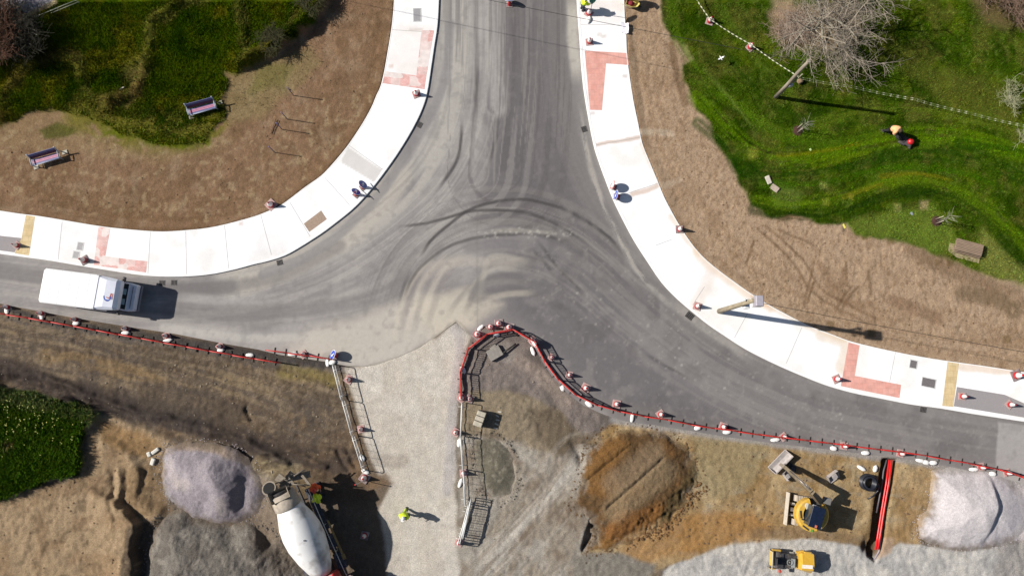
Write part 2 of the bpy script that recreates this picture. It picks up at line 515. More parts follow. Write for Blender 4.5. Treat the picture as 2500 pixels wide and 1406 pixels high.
def relief(X, Y):
    """height of the open ground"""
    U, W = to_px(X, Y)
    n1 = fbm(X * 0.9, Y * 0.9, 5, 3) - 0.5
    n2 = fbm(X * 3.1, Y * 3.1, 4, 9) - 0.5
    Z = -0.02 + 0.04 * n1 + 0.02 * n2
    wu = U + (fbm(X * .7, Y * .7, 4, 60) - .5) * 24; wv = W + (fbm(X * .7, Y * .7, 4, 61) - .5) * 24
    def pl(pts, feather=10):
        return sstep(-feather / 2, feather / 2, sdf(wu, wv, pts))
    def ridge(pts, width, h, nz=.5):
        d = seg_dist(wu, wv, smooth_line(pts, 4), False)[0]
        return h * np.exp(-(d / width) ** 2) * (1 - nz + nz * 2 * fbm(X * 1.1, Y * 1.1, 3, 88))
    site = sstep(-8, 14, W - np.interp(U, [p[0] for p in SITE_EDGE if p[0] < 1110 or p[0] > 1300], [p[1] for p in SITE_EDGE if p[0] < 1110 or p[0] > 1300]))
    # churned, tracked earth on the works side
    rough = .09 * (fbm(X * 4.2, Y * 4.2, 3, 48, .6) - .5) + .05 * (fbm(X * 2.4 + Y, Y * 5 - X * 2, 3, 49) - .5) + 0.10 * (fbm(X * 1.6, Y * 1.6, 5, 41, .6) - .5) + 0.06 * (1 - np.abs(2 * fbm(X * 2.2, Y * 1.4, 3, 45) - 1)) - .05
    haul = [(892, 892), (1114, 784), (1150, 826), (1128, 900), (1112, 1060), (1116, 1210), (1150, 1300), (1180, 1500), (930, 1500), (940, 1330), (915, 1210), (905, 1150), (870, 1020), (842, 905)]
    hw = sstep(-15, 15, sdf(U, W, haul))
    Z = Z + site * (1 - hw * .9) * rough - site * (1 - hw) * 0.05
    # rough meadow: a raised grassy shelf with weedy banks
    mw = pl(MEADOW, 26)
    Z = Z + mw * (0.10 + 0.30 * (fbm(X * .5, Y * .5, 4, 5) - .4))
    Z = Z + mw * ridge([(560, -30), (440, 5), (375, 60), (362, 120), (350, 175), (330, 225), (270, 245)], 16, .38)
    Z = Z + mw * ridge([(270, 245), (215, 215), (200, 160), (150, 140), (70, 165), (20, 225), (0, 290)], 14, .28)
    Z = Z + mw * ridge([(600, -20), (590, 50), (600, 100)], 16, .35)
    Z = Z + mw * ridge([(810, -30), (765, 35), (725, 80), (690, 105), (640, 140), (600, 160)], 24, 1.0)
    Z = Z + mw * ridge([(120, 60), (60, 130), (0, 150)], 26, .5)
    # weeds stand on an undug corner
    Z = Z + pl(WEEDS, 6) * 0.45
    # cut bank west of the dark gravel
    Z = Z + 1.0 * pl([(-60, 1215), (190, 1175), (270, 1215), (345, 1268), (330, 1330), (338, 1420), (340, 1500), (-60, 1500)], 10) * (.12 + .95 * sstep(210, 345, U)) * (.8 + .4 * fbm(X * .8, Y * .8, 4, 12))
    Z = Z + ridge([(205, 1050), (290, 1090), (330, 1150), (340, 1220), (380, 1255)], 20, .35)
    Z = Z + ridge([(0, 905), (120, 925), (230, 970), (330, 1005), (430, 1030), (530, 1050), (620, 1090), (700, 1130)], 9, .3) - ridge([(0, 930), (120, 950), (250, 995), (380, 1045), (520, 1075), (620, 1120)], 10, .25)
    Z = Z - .1 * ridge([(2060, 560), (2100, 575)], 8, 1)
    # track pits and ruts
    for pts, w, h in (([(270, 1150), (272, 1215), (290, 1262)], 7, -.2), ([(300, 1145), (303, 1205), (298, 1250)], 6, -.16), ([(350, 1150), (340, 1215)], 8, -.2), ([(285, 1150), (288, 1230)], 5, .12), ([(602, 1000), (618, 1026)], 5, -.22), ([(640, 1110), (700, 1100), (790, 1140)], 7, .18), ([(820, 1100), (845, 1150)], 5, -.15), ([(840, 1095), (865, 1145)], 5, -.15),
                      ([(1305, 1010), (1325, 1060)], 14, -.15), ([(1400, 1085), (1420, 1120)], 12, -.2)):
        Z = Z + ridge(pts, w, h, .2)
    # fresh topsoil verges: raked, a little higher than the path edge on the east
    verge = pl([(1530, -40), (1612, -40), (1690, 200), (1760, 350), (1880, 520), (2060, 545), (2300, 620), (2570, 700), (2570, 915), (2300, 875), (2070, 828), (1880, 742), (1740, 645), (1600, 430)], 14)
    Z = Z + verge * (.05 + .035 * (fbm(X * 2.2, Y * 1.6, 4, 52, .6) - .5) + .06 * (fbm(X * 9, Y * 7, 2, 53) - .5) - .035 * (fbm(X * 5, Y * 2.4, 3, 8) > .72))
    vergel = pl([(955, -40), (950, 100), (925, 220), (850, 350), (700, 490), (560, 545), (350, 560), (0, 512), (-60, 500), (-60, 300), (180, 280), (500, 350), (560, 180), (700, 110), (800, -40)], 14)
    Z = Z + vergel * (.05 + .045 * (fbm(X * 2, Y * 2, 4, 54, .6) - .5) + .06 * (fbm(X * 9, Y * 9, 2, 55) - .5))
    # lawn: clumpy
    lw = pl(LAWN, 12)
    Z = Z + lw * (.05 + .10 * (fbm(X * 1.6, Y * 1.6, 4, 57) - .5))
    Z = Z - .55 * sstep(-3, 4, sdf(U, W, [(1446, 1258), (1454, 1282), (1446, 1318), (1424, 1348), (1420, 1340), (1430, 1300)]))
    # ground under the surfaced areas stays below them
    dr = np.maximum(np.maximum(sdf(U, W, ROAD), sdf(U, W, LFOOT)), sdf(U, W, RFOOT))
    drf = np.maximum(sdf(U, W, LFOOT), sdf(U, W, RFOOT)); drr = sdf(U, W, ROAD)
    k = np.maximum(sstep(-14, 2, drr), sstep(-2, 3, drf))
    k = k * (1 - hw) + hw * sstep(-1, 7, dr)
    Z = Z + hw * (1 - k) * .02
    Z = Z * (1 - k) + k * (-0.10)
    lo = sstep(-30, -4, dr) * (1 - hw)
    Z = np.where(drr > -30, np.minimum(Z, .09 - .05 * lo), Z)
    lf = sstep(-30, -3, drf); Z = np.where((k < .5), Z * (1 - lf) + lf * (.108 + .02 * n2), Z)
    # trench cut with steep sides
    Z = Z - 0.85 * sstep(-3, 5, sdf(U, W, TRENCH)) * (k < .5)
    Z = Z - .5 * np.exp(-(np.hypot(U - 2117, (W - 1335) * .6) / 9) ** 2)
    for pl_ in (PILE_A, PILE_B, PILE_C, PILE_D, PILE_E):
        Z = Z - .12 * sstep(4, 14, sdf(U, W, pl_))
    return Z

# ------------------------------------------------------------------ GROUND: one sheet out to the horizon
def stretched(a, b, step):
    core = np.arange(a, b + step / 2, step)
    o = np.array([1, 3, 7, 15, 32, 70, 160, 400, 900.0])
    return np.concatenate([(a - o)[::-1], core, b + o])
gx = stretched(-39, 39, 0.1); gy = stretched(-16, 29, 0.1)
GX, GY = np.meshgrid(gx, gy)
F = Field(GX.ravel(), GY.ravel(), (134, 107, 83), 1)
GZ = relief(GX.ravel(), GY.ravel())
# --- verges of fresh topsoil
F.mottle((112, 88, 64), .8, .45, .72, .55, 101)
F.mottle((158, 135, 110), 1.1, .5, .75, .5, 102)
RV = [(1520, -60), (1620, -60), (1700, 150), (1770, 330), (1900, 540), (2070, 530), (2300, 610), (2600, 690), (2600, 930), (2300, 890), (2070, 840), (1880, 760), (1740, 660), (1600, 450), (1540, 200)]
F.poly(RV, (172, 147, 121), 20, 4)
F.mottle((146, 120, 94), .7, .5, .72, .4, 103, RV, 10, 4)
F.mottle((134, 108, 82), 5, .55, .75, .5, 108, RV, 10, 4, (1, .6))
F.mottle((190, 167, 142), 4, .55, .78, .4, 104, RV, 10, 4, (1, .6))
F.mottle((112, 88, 64), 6.5, .66, .76, .5, 105, RV, 10, 4, (1, .7))
for pts, w, c, a in (([(1995, 640), (2060, 735), (2130, 745)], 10, (128, 102, 78), .4), ([(2060, 660), (2055, 700)], 8, (125, 100, 76), .5), ([(1985, 690), (1970, 740)], 3, (110, 86, 62), .8), ([(1840, 590), (1822, 640)], 3, (110, 86, 62), .7),
                     ([(2180, 735), (2230, 750), (2290, 780)], 14, (134, 108, 86), .6), ([(2350, 715), (2420, 725), (2480, 760)], 20, (105, 88, 66), .6), ([(2230, 610), (2330, 660), (2480, 700)], 22, (120, 98, 76), .6),
                     ([(1560, 325), (1600, 322), (1640, 330)], 8, (196, 180, 158), .6), ([(1620, 455), (1660, 440)], 8, (190, 170, 148), .5), ([(2420, 650), (2500, 690)], 26, (186, 162, 135), .5),
                     ([(1640, 110), (1655, 190), (1670, 250)], 9, (110, 86, 62), .6), ([(2100, 850), (2500, 925)], 2, (130, 104, 80), .4)):
    F.stroke(pts, w, c, alpha=a, rough=5)
for pts in ([(1985, 640), (1975, 690), (1962, 742)], [(2040, 760), (2062, 720), (2080, 700)], [(2052, 765), (2075, 722), (2095, 700)], [(2065, 640), (2068, 700)], [(1900, 560), (1985, 600)], [(2120, 660), (2125, 720)], [(1850, 560), (1935, 640), (1990, 720), (2120, 790)], [(1870, 552), (1955, 630), (2010, 708), (2140, 778)]):
    F.stroke(pts, 2.5, (108, 84, 62), alpha=.6, feather=4, rough=4)
F.stroke([(1570, 60), (1580, 250), (1640, 430), (1760, 600), (1940, 720), (2200, 810), (2500, 850)], 60, (150, 124, 98), alpha=.45, feather=30, streak=(.13, .004, .48, .6))
F.stroke([(930, 60), (900, 240), (800, 400), (640, 500), (400, 530), (100, 490)], 60, (114, 90, 66), alpha=.5, feather=40, streak=(.13, .004, .48, .6))
for u, v, s in ((2128, 812, 11), (2458, 828, 10), (2028, 792, 9), (2111, 578, 8), (2175, 588, 9), (2320, 642, 9), (2290, 640, 7)):
    F.poly([(u - s, v - s), (u + s, v - s * .8), (u + s * .9, v + s), (u - s * .8, v + s)], (118, 96, 66), 5, 3, .7)
for u, v, s in ((935, 60, 16), (850, 55, 22), (842, 190, 26), (700, 360, 18), (560, 450, 22), (330, 470, 26), (470, 440, 20), (760, 320, 22)):
    F.poly([(u - s, v - s * .6), (u + s, v - s * .7), (u + s * 1.1, v + s * .6), (u - s, v + s * .7)], (106, 84, 64), 16, 10, .45)
for pts, c, a in (([(560, 175), (640, 160), (760, 110), (790, 160), (700, 230), (640, 290), (560, 300), (550, 230)], (134, 120, 82), .6), ([(640, 150), (720, 170), (700, 210), (600, 230)], (104, 104, 50), .5),
                  ([(-20, 300), (130, 268), (260, 300), (380, 350), (500, 350), (560, 300), (560, 350), (400, 400), (200, 380), (-20, 360)], (140, 118, 88), .6)):
    F.poly(c and pts, c, 24, 14, a)
F.mottle((168, 148, 116), 2.6, .58, .74, .5, 140, [(-60, 290), (500, 350), (900, 200), (930, 220), (800, 420), (560, 550), (0, 510), (-60, 500)], 10, 4)
# --- meadow
GREEN_L = (70, 86, 8)
F.poly(MEADOW, GREEN_L, 14, 16)
F.mottle((42, 66, 3), .5, .45, .65, .8, 111, MEADOW)
F.mottle((100, 96, 20), .6, .5, .7, .7, 112, MEADOW)
F.mottle((26, 42, 3), 1.6, .55, .72, .5, 113, MEADOW)
for pts, w, c, a in (([(500, 2), (430, 20), (375, 60), (362, 120), (350, 175), (330, 225), (262, 248)], 10, (112, 104, 48), .55), ([(265, 250), (215, 220), (202, 165), (190, 135)], 10, (106, 98, 46), .5), ([(180, 140), (100, 140), (50, 170), (20, 225), (5, 290)], 14, (88, 74, 38), .6),
                     ([(590, 10), (590, 60), (598, 120)], 9, (110, 100, 50), .45), ([(735, 20), (700, 90), (640, 130), (590, 150)], 10, (80, 70, 34), .6), ([(200, 282), (300, 315), (400, 322), (520, 312)], 26, (112, 108, 42), .85), ([(260, 310), (420, 348), (500, 345)], 8, (92, 102, 20), .8),
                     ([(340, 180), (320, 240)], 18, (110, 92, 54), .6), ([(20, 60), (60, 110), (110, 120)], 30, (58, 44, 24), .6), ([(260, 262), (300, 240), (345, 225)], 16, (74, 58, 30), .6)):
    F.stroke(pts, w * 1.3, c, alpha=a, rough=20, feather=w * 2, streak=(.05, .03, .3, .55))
F.poly([(95, 315), (140, 300), (190, 318), (170, 338), (110, 335)], (80, 84, 34), 12, 8, .8)
F.poly([(-60, -60), (150, -60), (130, 8), (62, 42), (0, 32), (-60, 25)], (150, 146, 150), 5, 1)
F.stroke([(135, 8), (62, 44)], 6, (166, 150, 120), alpha=.8)
# --- mown lawn
GREEN_R = (62, 84, 12)
F.poly(LAWN, GREEN_R, 12, 12)
F.mottle((38, 60, 3), .5, .45, .68, .7, 121, LAWN)
F.mottle((88, 104, 18), .7, .5, .72, .6, 122, LAWN)
F.mottle((104, 98, 46), .9, .5, .72, .45, 128, LAWN)
F.mottle((34, 54, 8), 2.6, .5, .68, .5, 129, LAWN)
F.mottle((100, 116, 44), 3.4, .55, .72, .4, 130, LAWN)
F.poly([(2092, 569), (2060, 545), (2150, 520), (2280, 500), (2330, 560), (2330, 620), (2273, 612), (2198, 586)], (104, 122, 46), 24, 8, .75)
F.poly([(2400, 560), (2480, 640), (2570, 690), (2570, 720), (2400, 665), (2380, 620)], (122, 126, 62), 24, 8, .7)
F.poly([(1900, 440), (1960, 470), (1950, 510), (1890, 500), (1880, 460)], (104, 120, 52), 20, 8, .6)
F.poly([(2180, 140), (2400, 180), (2500, 250), (2480, 330), (2300, 250)], (98, 100, 40), 50, 20, .55)
F.poly([(1880, 30), (1960, 10), (2080, 0), (2110, 80), (2060, 130), (1960, 120), (1890, 90)], (142, 118, 96), 26, 12, .75)
F.poly([(2360, -20), (2520, -20), (2520, 80), (2400, 60)], (112, 92, 66), 30, 14, .7)
MOW = [([(1640, 20), (1660, 110), (1720, 190), (1820, 270), (1920, 330), (2040, 330)], 14, (86, 114, 22)), ([(1720, 60), (1790, 160), (1870, 240), (1960, 290), (2100, 290)], 18, (40, 66, 8)),
       ([(2000, 300), (2150, 270), (2330, 280), (2560, 330)], 16, (92, 110, 28)), ([(2250, 350), (2380, 345), (2560, 380)], 16, (82, 112, 14)), ([(1760, 20), (1850, 150), (1950, 250)], 12, (84, 104, 30)), ([(1700, 235), (1790, 330), (1880, 385), (2010, 380), (2150, 345), (2330, 330), (2570, 400)], 22, (92, 124, 12)), ([(1690, 200), (1800, 260), (1880, 330), (2000, 350), (2140, 330)], 10, (76, 104, 16)),
       ([(1800, 400), (1870, 430), (2000, 420), (2120, 390), (2260, 370), (2420, 400), (2570, 480)], 22, (34, 66, 8)), ([(1850, 490), (1960, 500), (2060, 480), (2160, 445), (2280, 445), (2400, 500), (2520, 620)], 18, (92, 118, 16)),
       ([(1840, 510), (1980, 530), (2080, 510), (2170, 475), (2280, 468), (2380, 510), (2500, 640)], 18, (26, 52, 8)), ([(1700, 300), (1760, 350), (1800, 420)], 14, (32, 66, 6)), ([(2150, 430), (2250, 425), (2320, 440)], 6, (112, 112, 20)),
       ([(1990, 400), (2120, 375)], 12, (90, 112, 12)), ([(1720, 170), (1790, 250), (1850, 330)], 5, (98, 116, 44)), ([(2060, 480), (2110, 462), (2150, 450)], 6, (112, 112, 24)), ([(1900, 380), (2000, 372), (2100, 350)], 5, (116, 118, 18)),
       ([(1860, 450), (2000, 450), (2140, 415), (2280, 410), (2430, 450)], 10, (60, 96, 8)), ([(2330, 460), (2440, 540), (2570, 660)], 12, (84, 110, 16)), ([(2340, 350), (2480, 370), (2570, 400)], 14, (40, 74, 8))]
for pts, w, c in MOW:
    F.stroke(pts, w, c, alpha=.66, rough=3, feather=w * .9, streak=(.17, .010, .32, .56))
for u, v, s, c in ((1840, 377, 12, (132, 140, 50)), (2078, 478, 6, (140, 134, 44)), (2016, 492, 8, (120, 130, 44)), (2010, 452, 9, (120, 128, 62)), (2255, 500, 10, (150, 136, 96)), (2190, 508, 9, (136, 140, 74)), (1910, 22, 22, (170, 146, 120))):
    F.poly([(u - s, v - s), (u + s, v - s), (u + s, v + s), (u - s, v + s)], c, s, 6, .8)
# --- works side
F.poly([(-60, 722), (0, 742), (640, 850), (840, 892), (1114, 786), (1150, 800), (1300, 830), (1400, 965), (1500, 1014), (2570, 1192), (2570, 1520), (-60, 1520)], (114, 101, 87), 4, 1)
F.mottle((88, 79, 72), .5, .40, .64, .75, 131, [(-60, 720), (840, 892), (900, 1200), (700, 1200), (400, 1080), (-60, 960)])
F.mottle((138, 119, 94), .7, .50, .72, .5, 132, [(-60, 720), (840, 892), (900, 1200), (700, 1200), (400, 1080), (-60, 960)])
F.mottle((132, 106, 76), 1.5, .6, .75, .35, 139, [(-60, 760), (840, 892), (900, 1200), (700, 1200), (400, 1080), (-60, 960)])
F.poly([(200, 1010), (260, 1012), (380, 1062), (430, 1090), (400, 1110), (395, 1180), (420, 1245), (380, 1280), (330, 1300), (320, 1500), (-60, 1500), (-60, 1215), (60, 1205), (195, 1165), (215, 1100)], (160, 138, 110), 16, 10)
F.mottle((136, 112, 86), .8, .48, .68, .6, 133, [(200, 1010), (430, 1090), (400, 1250), (330, 1300), (320, 1500), (-60, 1500), (-60, 1220), (200, 1160)])
F.poly([(230, 1020), (380, 1070), (400, 1100), (360, 1120), (260, 1080)], (156, 124, 84), 18, 8, .7)
F.poly([(300, 1150), (395, 1130), (400, 1200), (420, 1250), (330, 1265), (300, 1230)], (120, 98, 72), 20, 10, .7)
F.poly([(325, 1280), (390, 1265), (370, 1320), (356, 1420), (325, 1500), (305, 1400)], (92, 80, 68), 12, 8, .9)  # cut bank's cast shade painted into the soil colour
for pts, w, c, a, stz in (([(-10, 905), (100, 932), (210, 970), (330, 1008), (450, 1035), (560, 1062), (700, 1120)], 20, (76, 68, 66), .8, None), ([(0, 770), (200, 802), (450, 845), (690, 888), (830, 900)], 14, (104, 98, 94), .8, None), ([(0, 762), (300, 812), (640, 868), (820, 890)], 12, (62, 60, 60), .7, None),
                     ([(20, 810), (180, 850), (350, 900), (520, 950), (640, 1000)], 60, (136, 120, 98), .7, (.12, .008, .42, .58)), ([(560, 930), (680, 950), (820, 960)], 40, (144, 127, 104), .6, (.12, .006, .4, .58)),
                     ([(470, 930), (650, 935), (800, 932)], 26, (134, 116, 90), .6, (.1, .006, .35, .55)), ([(690, 905), (760, 915), (810, 930)], 16, (134, 120, 66), .6, None), ([(560, 1010), (640, 1060), (700, 1120), (760, 1160)], 50, (104, 88, 72), .6, (.06, .02, .3, .6)),
                     ([(330, 985), (430, 1010), (480, 1030)], 20, (70, 66, 62), .6, None), ([(120, 860), (250, 890), (400, 930)], 20, (150, 122, 82), .45, (.06, .02, .3, .6)), ([(655, 1145), (700, 1150)], 34, (172, 162, 140), .7, None), ([(640, 1130), (720, 1160), (740, 1190)], 20, (158, 138, 96), .5, None),
                     ([(640, 1200), (690, 1290), (740, 1390)], 40, (150, 134, 116), .7, None), ([(790, 1130), (850, 1110), (880, 1060)], 40, (110, 92, 74), .6, None), ([(700, 1180), (800, 1180), (880, 1190)], 40, (88, 74, 60), .6, None)):
    F.stroke(pts, w, c, alpha=a, rough=8, streak=stz)
for pts, w, c, a in (([(0, 830), (250, 872), (480, 925), (640, 975), (800, 1040)], 90, (92, 82, 74), .7), ([(380, 880), (600, 905), (830, 985)], 50, (92, 80, 66), .6), ([(560, 1000), (700, 1060), (880, 1110)], 60, (98, 84, 70), .6), ([(640, 1130), (740, 1110), (870, 1130)], 40, (90, 76, 62), .6)):
    F.stroke(pts, w, c, alpha=a, feather=20, rough=3, streak=(.14, .008, .46, .58))
WS = [(-60, 770), (850, 900), (900, 1180), (640, 1200), (400, 1110), (395, 1250), (330, 1500), (-60, 1500)]
F.mottle((84, 70, 56), 2.2, .56, .72, .4, 160, WS, 10, 4)
F.mottle((166, 146, 118), 4.5, .62, .78, .3, 161, WS, 10, 4)
F.stroke([(-20, 895), (120, 930), (250, 968), (360, 1008), (520, 1045), (700, 1110), (860, 1130)], 34, (70, 62, 58), alpha=.75, feather=24, rough=10, streak=(.08, .012, .22, .5))
F.stroke([(360, 960), (460, 975), (560, 1010)], 40, (84, 74, 66), alpha=.6, feather=26, rough=14)
SE = [(1120, 960), (1450, 1000), (2260, 1130), (2260, 1320), (1640, 1380), (1500, 1500), (1140, 1500)]
F.mottle((98, 82, 62), 3.2, .58, .74, .5, 162, SE, 10, 4)
F.mottle((190, 174, 146), 4.5, .6, .76, .45, 163, SE, 10, 4)
# weeds corner
F.poly(WEEDS, (68, 94, 20), 6, 10)
F.poly([(-60, 935), (100, 960), (245, 1006), (235, 1030), (120, 1000), (-60, 968)], (104, 112, 66), 10, 6, .8)
F.mottle((44, 70, 8), 1.2, .5, .68, .5, 134, WEEDS)
F.poly([(20, 1075), (45, 1070), (45, 1095), (25, 1100)], (120, 106, 66), 10, 4, .8)
# haul road of dusty stone
HAUL = [(892, 892), (980, 862), (1061, 823), (1114, 784), (1150, 826), (1132, 870), (1118, 960), (1112, 1060), (1114, 1210), (1120, 1330), (1260, 1420), (1260, 1520), (930, 1520), (948, 1400), (940, 1330), (925, 1250), (960, 1180), (925, 1160), (905, 1120), (870, 1010), (842, 900)]
F.poly(HAUL, (200, 191, 178), 12, 6)
F.mottle((210, 203, 192), .5, .45, .65, .7, 135, HAUL)
F.mottle((182, 173, 162), 1.0, .52, .72, .4, 136, HAUL)
F.stroke([(1110, 800), (1125, 860), (1105, 1000), (1095, 1200)], 12, (170, 164, 164), alpha=.6, rough=6)
F.stroke([(1000, 880), (1010, 1050), (1005, 1300), (1010, 1420)], 20, (206, 200, 188), alpha=.6, rough=5, streak=(.1, .01, .35, .6))
F.stroke([(1070, 850), (1060, 1050), (1060, 1300)], 16, (206, 200, 188), alpha=.5, rough=5, streak=(.1, .01, .35, .6))
F.stroke([(870, 1140), (900, 1180), (940, 1172)], 16, (122, 100, 78), alpha=.7, rough=8)
F.stroke([(920, 1120), (960, 1130), (985, 1122)], 14, (168, 158, 146), alpha=.7, rough=8)
# pen beside the junction
F.poly([(1150, 826), (1168, 800), (1250, 806), (1310, 845), (1390, 960), (1430, 990), (1500, 1020), (1520, 1045), (1420, 1060), (1340, 1000), (1290, 960), (1180, 960), (1125, 975), (1132, 880)], (128, 118, 112), 10, 4)
F.mottle((92, 86, 82), .7, .48, .68, .6, 137, [(1150, 800), (1320, 830), (1520, 1040), (1420, 1060), (1200, 960)])
F.poly([(1125, 960), (1230, 955), (1300, 965), (1370, 1010), (1400, 1060), (1440, 1100), (1430, 1150), (1300, 1150), (1260, 1090), (1210, 1060), (1130, 1060)], (140, 127, 107), 16, 8)
F.poly([(1290, 1000), (1350, 990), (1400, 1040), (1440, 1090), (1420, 1140), (1370, 1120), (1310, 1060)], (102, 90, 76), 20, 10, .85)
F.poly([(1195, 840), (1240, 835), (1262, 862), (1250, 885), (1215, 880)], (146, 138, 130), 10, 5, .8)
F.stroke([(1270, 880), (1330, 930), (1380, 985)], 16, (156, 142, 130), alpha=.6, rough=6)
F.poly([(1115, 1060), (1280, 1080), (1430, 1150), (1405, 1240), (1450, 1270), (1430, 1340), (1440, 1520), (1140, 1520), (1120, 1330)], (152, 142, 128), 16, 8)
F.mottle((172, 166, 156), .6, .48, .68, .6, 138, [(1115, 1060), (1430, 1120), (1450, 1340), (1440, 1520), (1140, 1520), (1120, 1330)])
F.mottle((122, 106, 90), .9, .48, .68, .6, 141, [(1115, 1060), (1430, 1120), (1450, 1340), (1440, 1520), (1140, 1520), (1120, 1330)])
F.stroke([(1180, 1400), (1280, 1290), (1370, 1180), (1420, 1120)], 24, (200, 194, 184), alpha=.55, rough=6, streak=(.07, .01, .35, .6))
F.stroke([(1150, 1370), (1240, 1300), (1330, 1230)], 14, (196, 188, 176), alpha=.5, rough=6)
# tan excavated strip and gravel road at the bottom right
TAN = [(1500, 1030), (1700, 1060), (2000, 1102), (2200, 1128), (2290, 1145), (2270, 1250), (2240, 1300), (2250, 1330), (1900, 1322), (1720, 1352), (1640, 1378), (1480, 1420), (1420, 1350), (1690, 1200), (1690, 1110), (1620, 1050), (1440, 1080)]
F.poly(TAN, (156, 131, 95), 14, 6)
F.mottle((142, 114, 74), .6, .48, .68, .65, 142, TAN)
F.mottle((186, 166, 130), .8, .5, .7, .55, 143, TAN)
F.mottle((150, 140, 122), 1.6, .56, .74, .55, 144, TAN, stretch=(.6, 1.4))
F.poly([(1540, 1310), (1640, 1270), (1760, 1240), (1880, 1260), (1880, 1310), (1720, 1345), (1600, 1375), (1500, 1390)], (160, 118, 70), 30, 14, .65)
F.poly([(1690, 1060), (1880, 1085), (1840, 1180), (1760, 1220), (1700, 1180)], (150, 136, 104), 24, 12, .7)
F.stroke([(1850, 1300), (2000, 1305), (2110, 1320)], 12, (130, 108, 82), alpha=.7, rough=6)
F.stroke([(2250, 1180), (2235, 1240), (2200, 1310)], 40, (160, 130, 92), alpha=.4, rough=8)
F.stroke([(1150, 1440), (1240, 1330), (1330, 1240), (1420, 1130)], 120, (176, 169, 158), alpha=.4, feather=30, streak=(.12, .006, .48, .6))
F.stroke([(1170, 1420), (1270, 1320), (1360, 1220), (1440, 1110)], 120, (120, 106, 92), alpha=.4, feather=30, streak=(.1, .006, .5, .62))
F.poly([(1430, 1345), (1520, 1350), (1600, 1380), (1570, 1430), (1560, 1520), (1400, 1520), (1400, 1360)], (132, 126, 116), 14, 8)
LANE = [(1560, 1520), (1620, 1392), (1660, 1372), (1720, 1350), (1800, 1328), (1900, 1316), (2000, 1316), (2100, 1332), (2130, 1360), (2160, 1350), (2200, 1328), (2260, 1330), (2330, 1346), (2420, 1340), (2520, 1320), (2600, 1310), (2600, 1520)]
F.poly(LANE, (186, 182, 176), 8, 6)
F.mottle((160, 158, 156), .7, .48, .68, .7, 145, LANE)
F.mottle((206, 200, 190), 1.2, .52, .7, .6, 146, LANE)
F.poly([(2440, 1325), (2600, 1310), (2600, 1520), (2400, 1520), (2430, 1380)], (140, 134, 130), 20, 10, .7)
F.poly([(2480, 1150), (2600, 1160), (2600, 1320), (2480, 1320)], (190, 182, 180), 14, 6)
F.poly([(2150, 1310), (2185, 1315), (2180, 1350), (2145, 1365)], (176, 150, 126), 8, 4, .8)
F.stroke([(1500, 1022), (1700, 1052), (2000, 1094), (2250, 1126), (2500, 1180)], 12, (160, 156, 152), alpha=.85, rough=3)
F.poly(TRENCH, (84, 70, 52), 6, 2, .8)
F.stroke([(2135, 1210), (2128, 1260), (2118, 1310)], 6, (110, 88, 60), alpha=.7, rough=6)
# far country beyond the camera's view
far = np.maximum(np.abs(F.X) - 37, np.maximum(F.Y - 27, -F.Y - 14.5))
w = sstep(0, 40, far)[:, None]
F.C = F.C * (1 - w) + np.array(A(88, 98, 44)) * w
F.C *= (0.9 + 0.2 * fbm(F.X * 6, F.Y * 6, 2, 150))[:, None]
GZ = np.where(far > 4, -0.1, GZ)
ground_mat = field_mat("ground_earth", [(2.2, .10, 6, (1, 1, 1)), (13, .30, 6, (1, 1, 1)), (.7, .08, 5, (1, 1, 1))], .96, ((6, .02, .5), (18, .04, .9)), .0)
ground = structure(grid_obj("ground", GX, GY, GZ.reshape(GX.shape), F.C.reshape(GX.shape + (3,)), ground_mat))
def gz_at(x, y):
    i = min(max(np.searchsorted(gy, y), 0), len(gy) - 1); j = min(max(np.searchsorted(gx, x), 0), len(gx) - 1)
    return float(GZ.reshape(GX.shape)[i, j])
def G(px, py, dz=0.0):
    """a point on the open ground, or on the surfaced areas"""
    x, y = P(px, py)
    u, v = np.array([float(px)]), np.array([float(py)])
    if inside(u, v, LFOOT)[0] or inside(u, v, RFOOT)[0]: z = 0.125
    elif inside(u, v, ROAD)[0]: z = 0.004
    else: z = gz_at(x, y)
    return Vector((x, y, z + dz))

# ------------------------------------------------------------------ ROAD surface
rp = wpoly(ROAD)
RX, RY, rk = clipped_grid(rp, 0.085)
Q = Field(RX.ravel(), RY.ravel(), (152, 147, 145), 11)
Q.mottle((130, 126, 125), .28, .42, .66, .6, 201)
Q.mottle((172, 167, 162), .35, .5, .7, .55, 202)
Q.poly([(1215, -60), (1390, -60), (1400, 250), (1450, 450), (1560, 640), (1700, 780), (1900, 905), (2150, 985), (2440, 1030), (2440, 1160), (2000, 1100), (1527, 1035), (1400, 970), (1300, 838), (1240, 790), (1220, 700), (1250, 560), (1212, 300)], (110, 106, 107), 110, 10, .95)
Q.poly([(1205, -60), (1385, -60), (1385, 420), (1380, 560), (1150, 560), (1190, 400)], (104, 100, 101), 60, 12, .75)
T1 = [(1150, -30), (1150, 150), (1130, 300), (1060, 440), (930, 560), (760, 660), (560, 715), (300, 730), (-40, 700)]
T2 = [(1330, -30), (1335, 200), (1370, 380), (1450, 540), (1580, 690), (1750, 840), (1950, 950), (2200, 1030), (2540, 1085)]
T3 = [(-40, 725), (300, 775), (600, 800), (900, 760), (1060, 660), (1180, 600), (1290, 590), (1410, 640), (1560, 760), (1750, 900), (2000, 1010), (2300, 1075), (2540, 1110)]
Q.stroke([(1380, -20), (1375, 150), (1395, 320), (1450, 470), (1540, 620), (1680, 780), (1900, 910), (2150, 985), (2540, 1045)], 30, (152, 147, 142), alpha=.55, feather=40, rough=6)
Q.stroke(T2, 80, (112, 107, 107), alpha=.6, feather=60, rough=6)
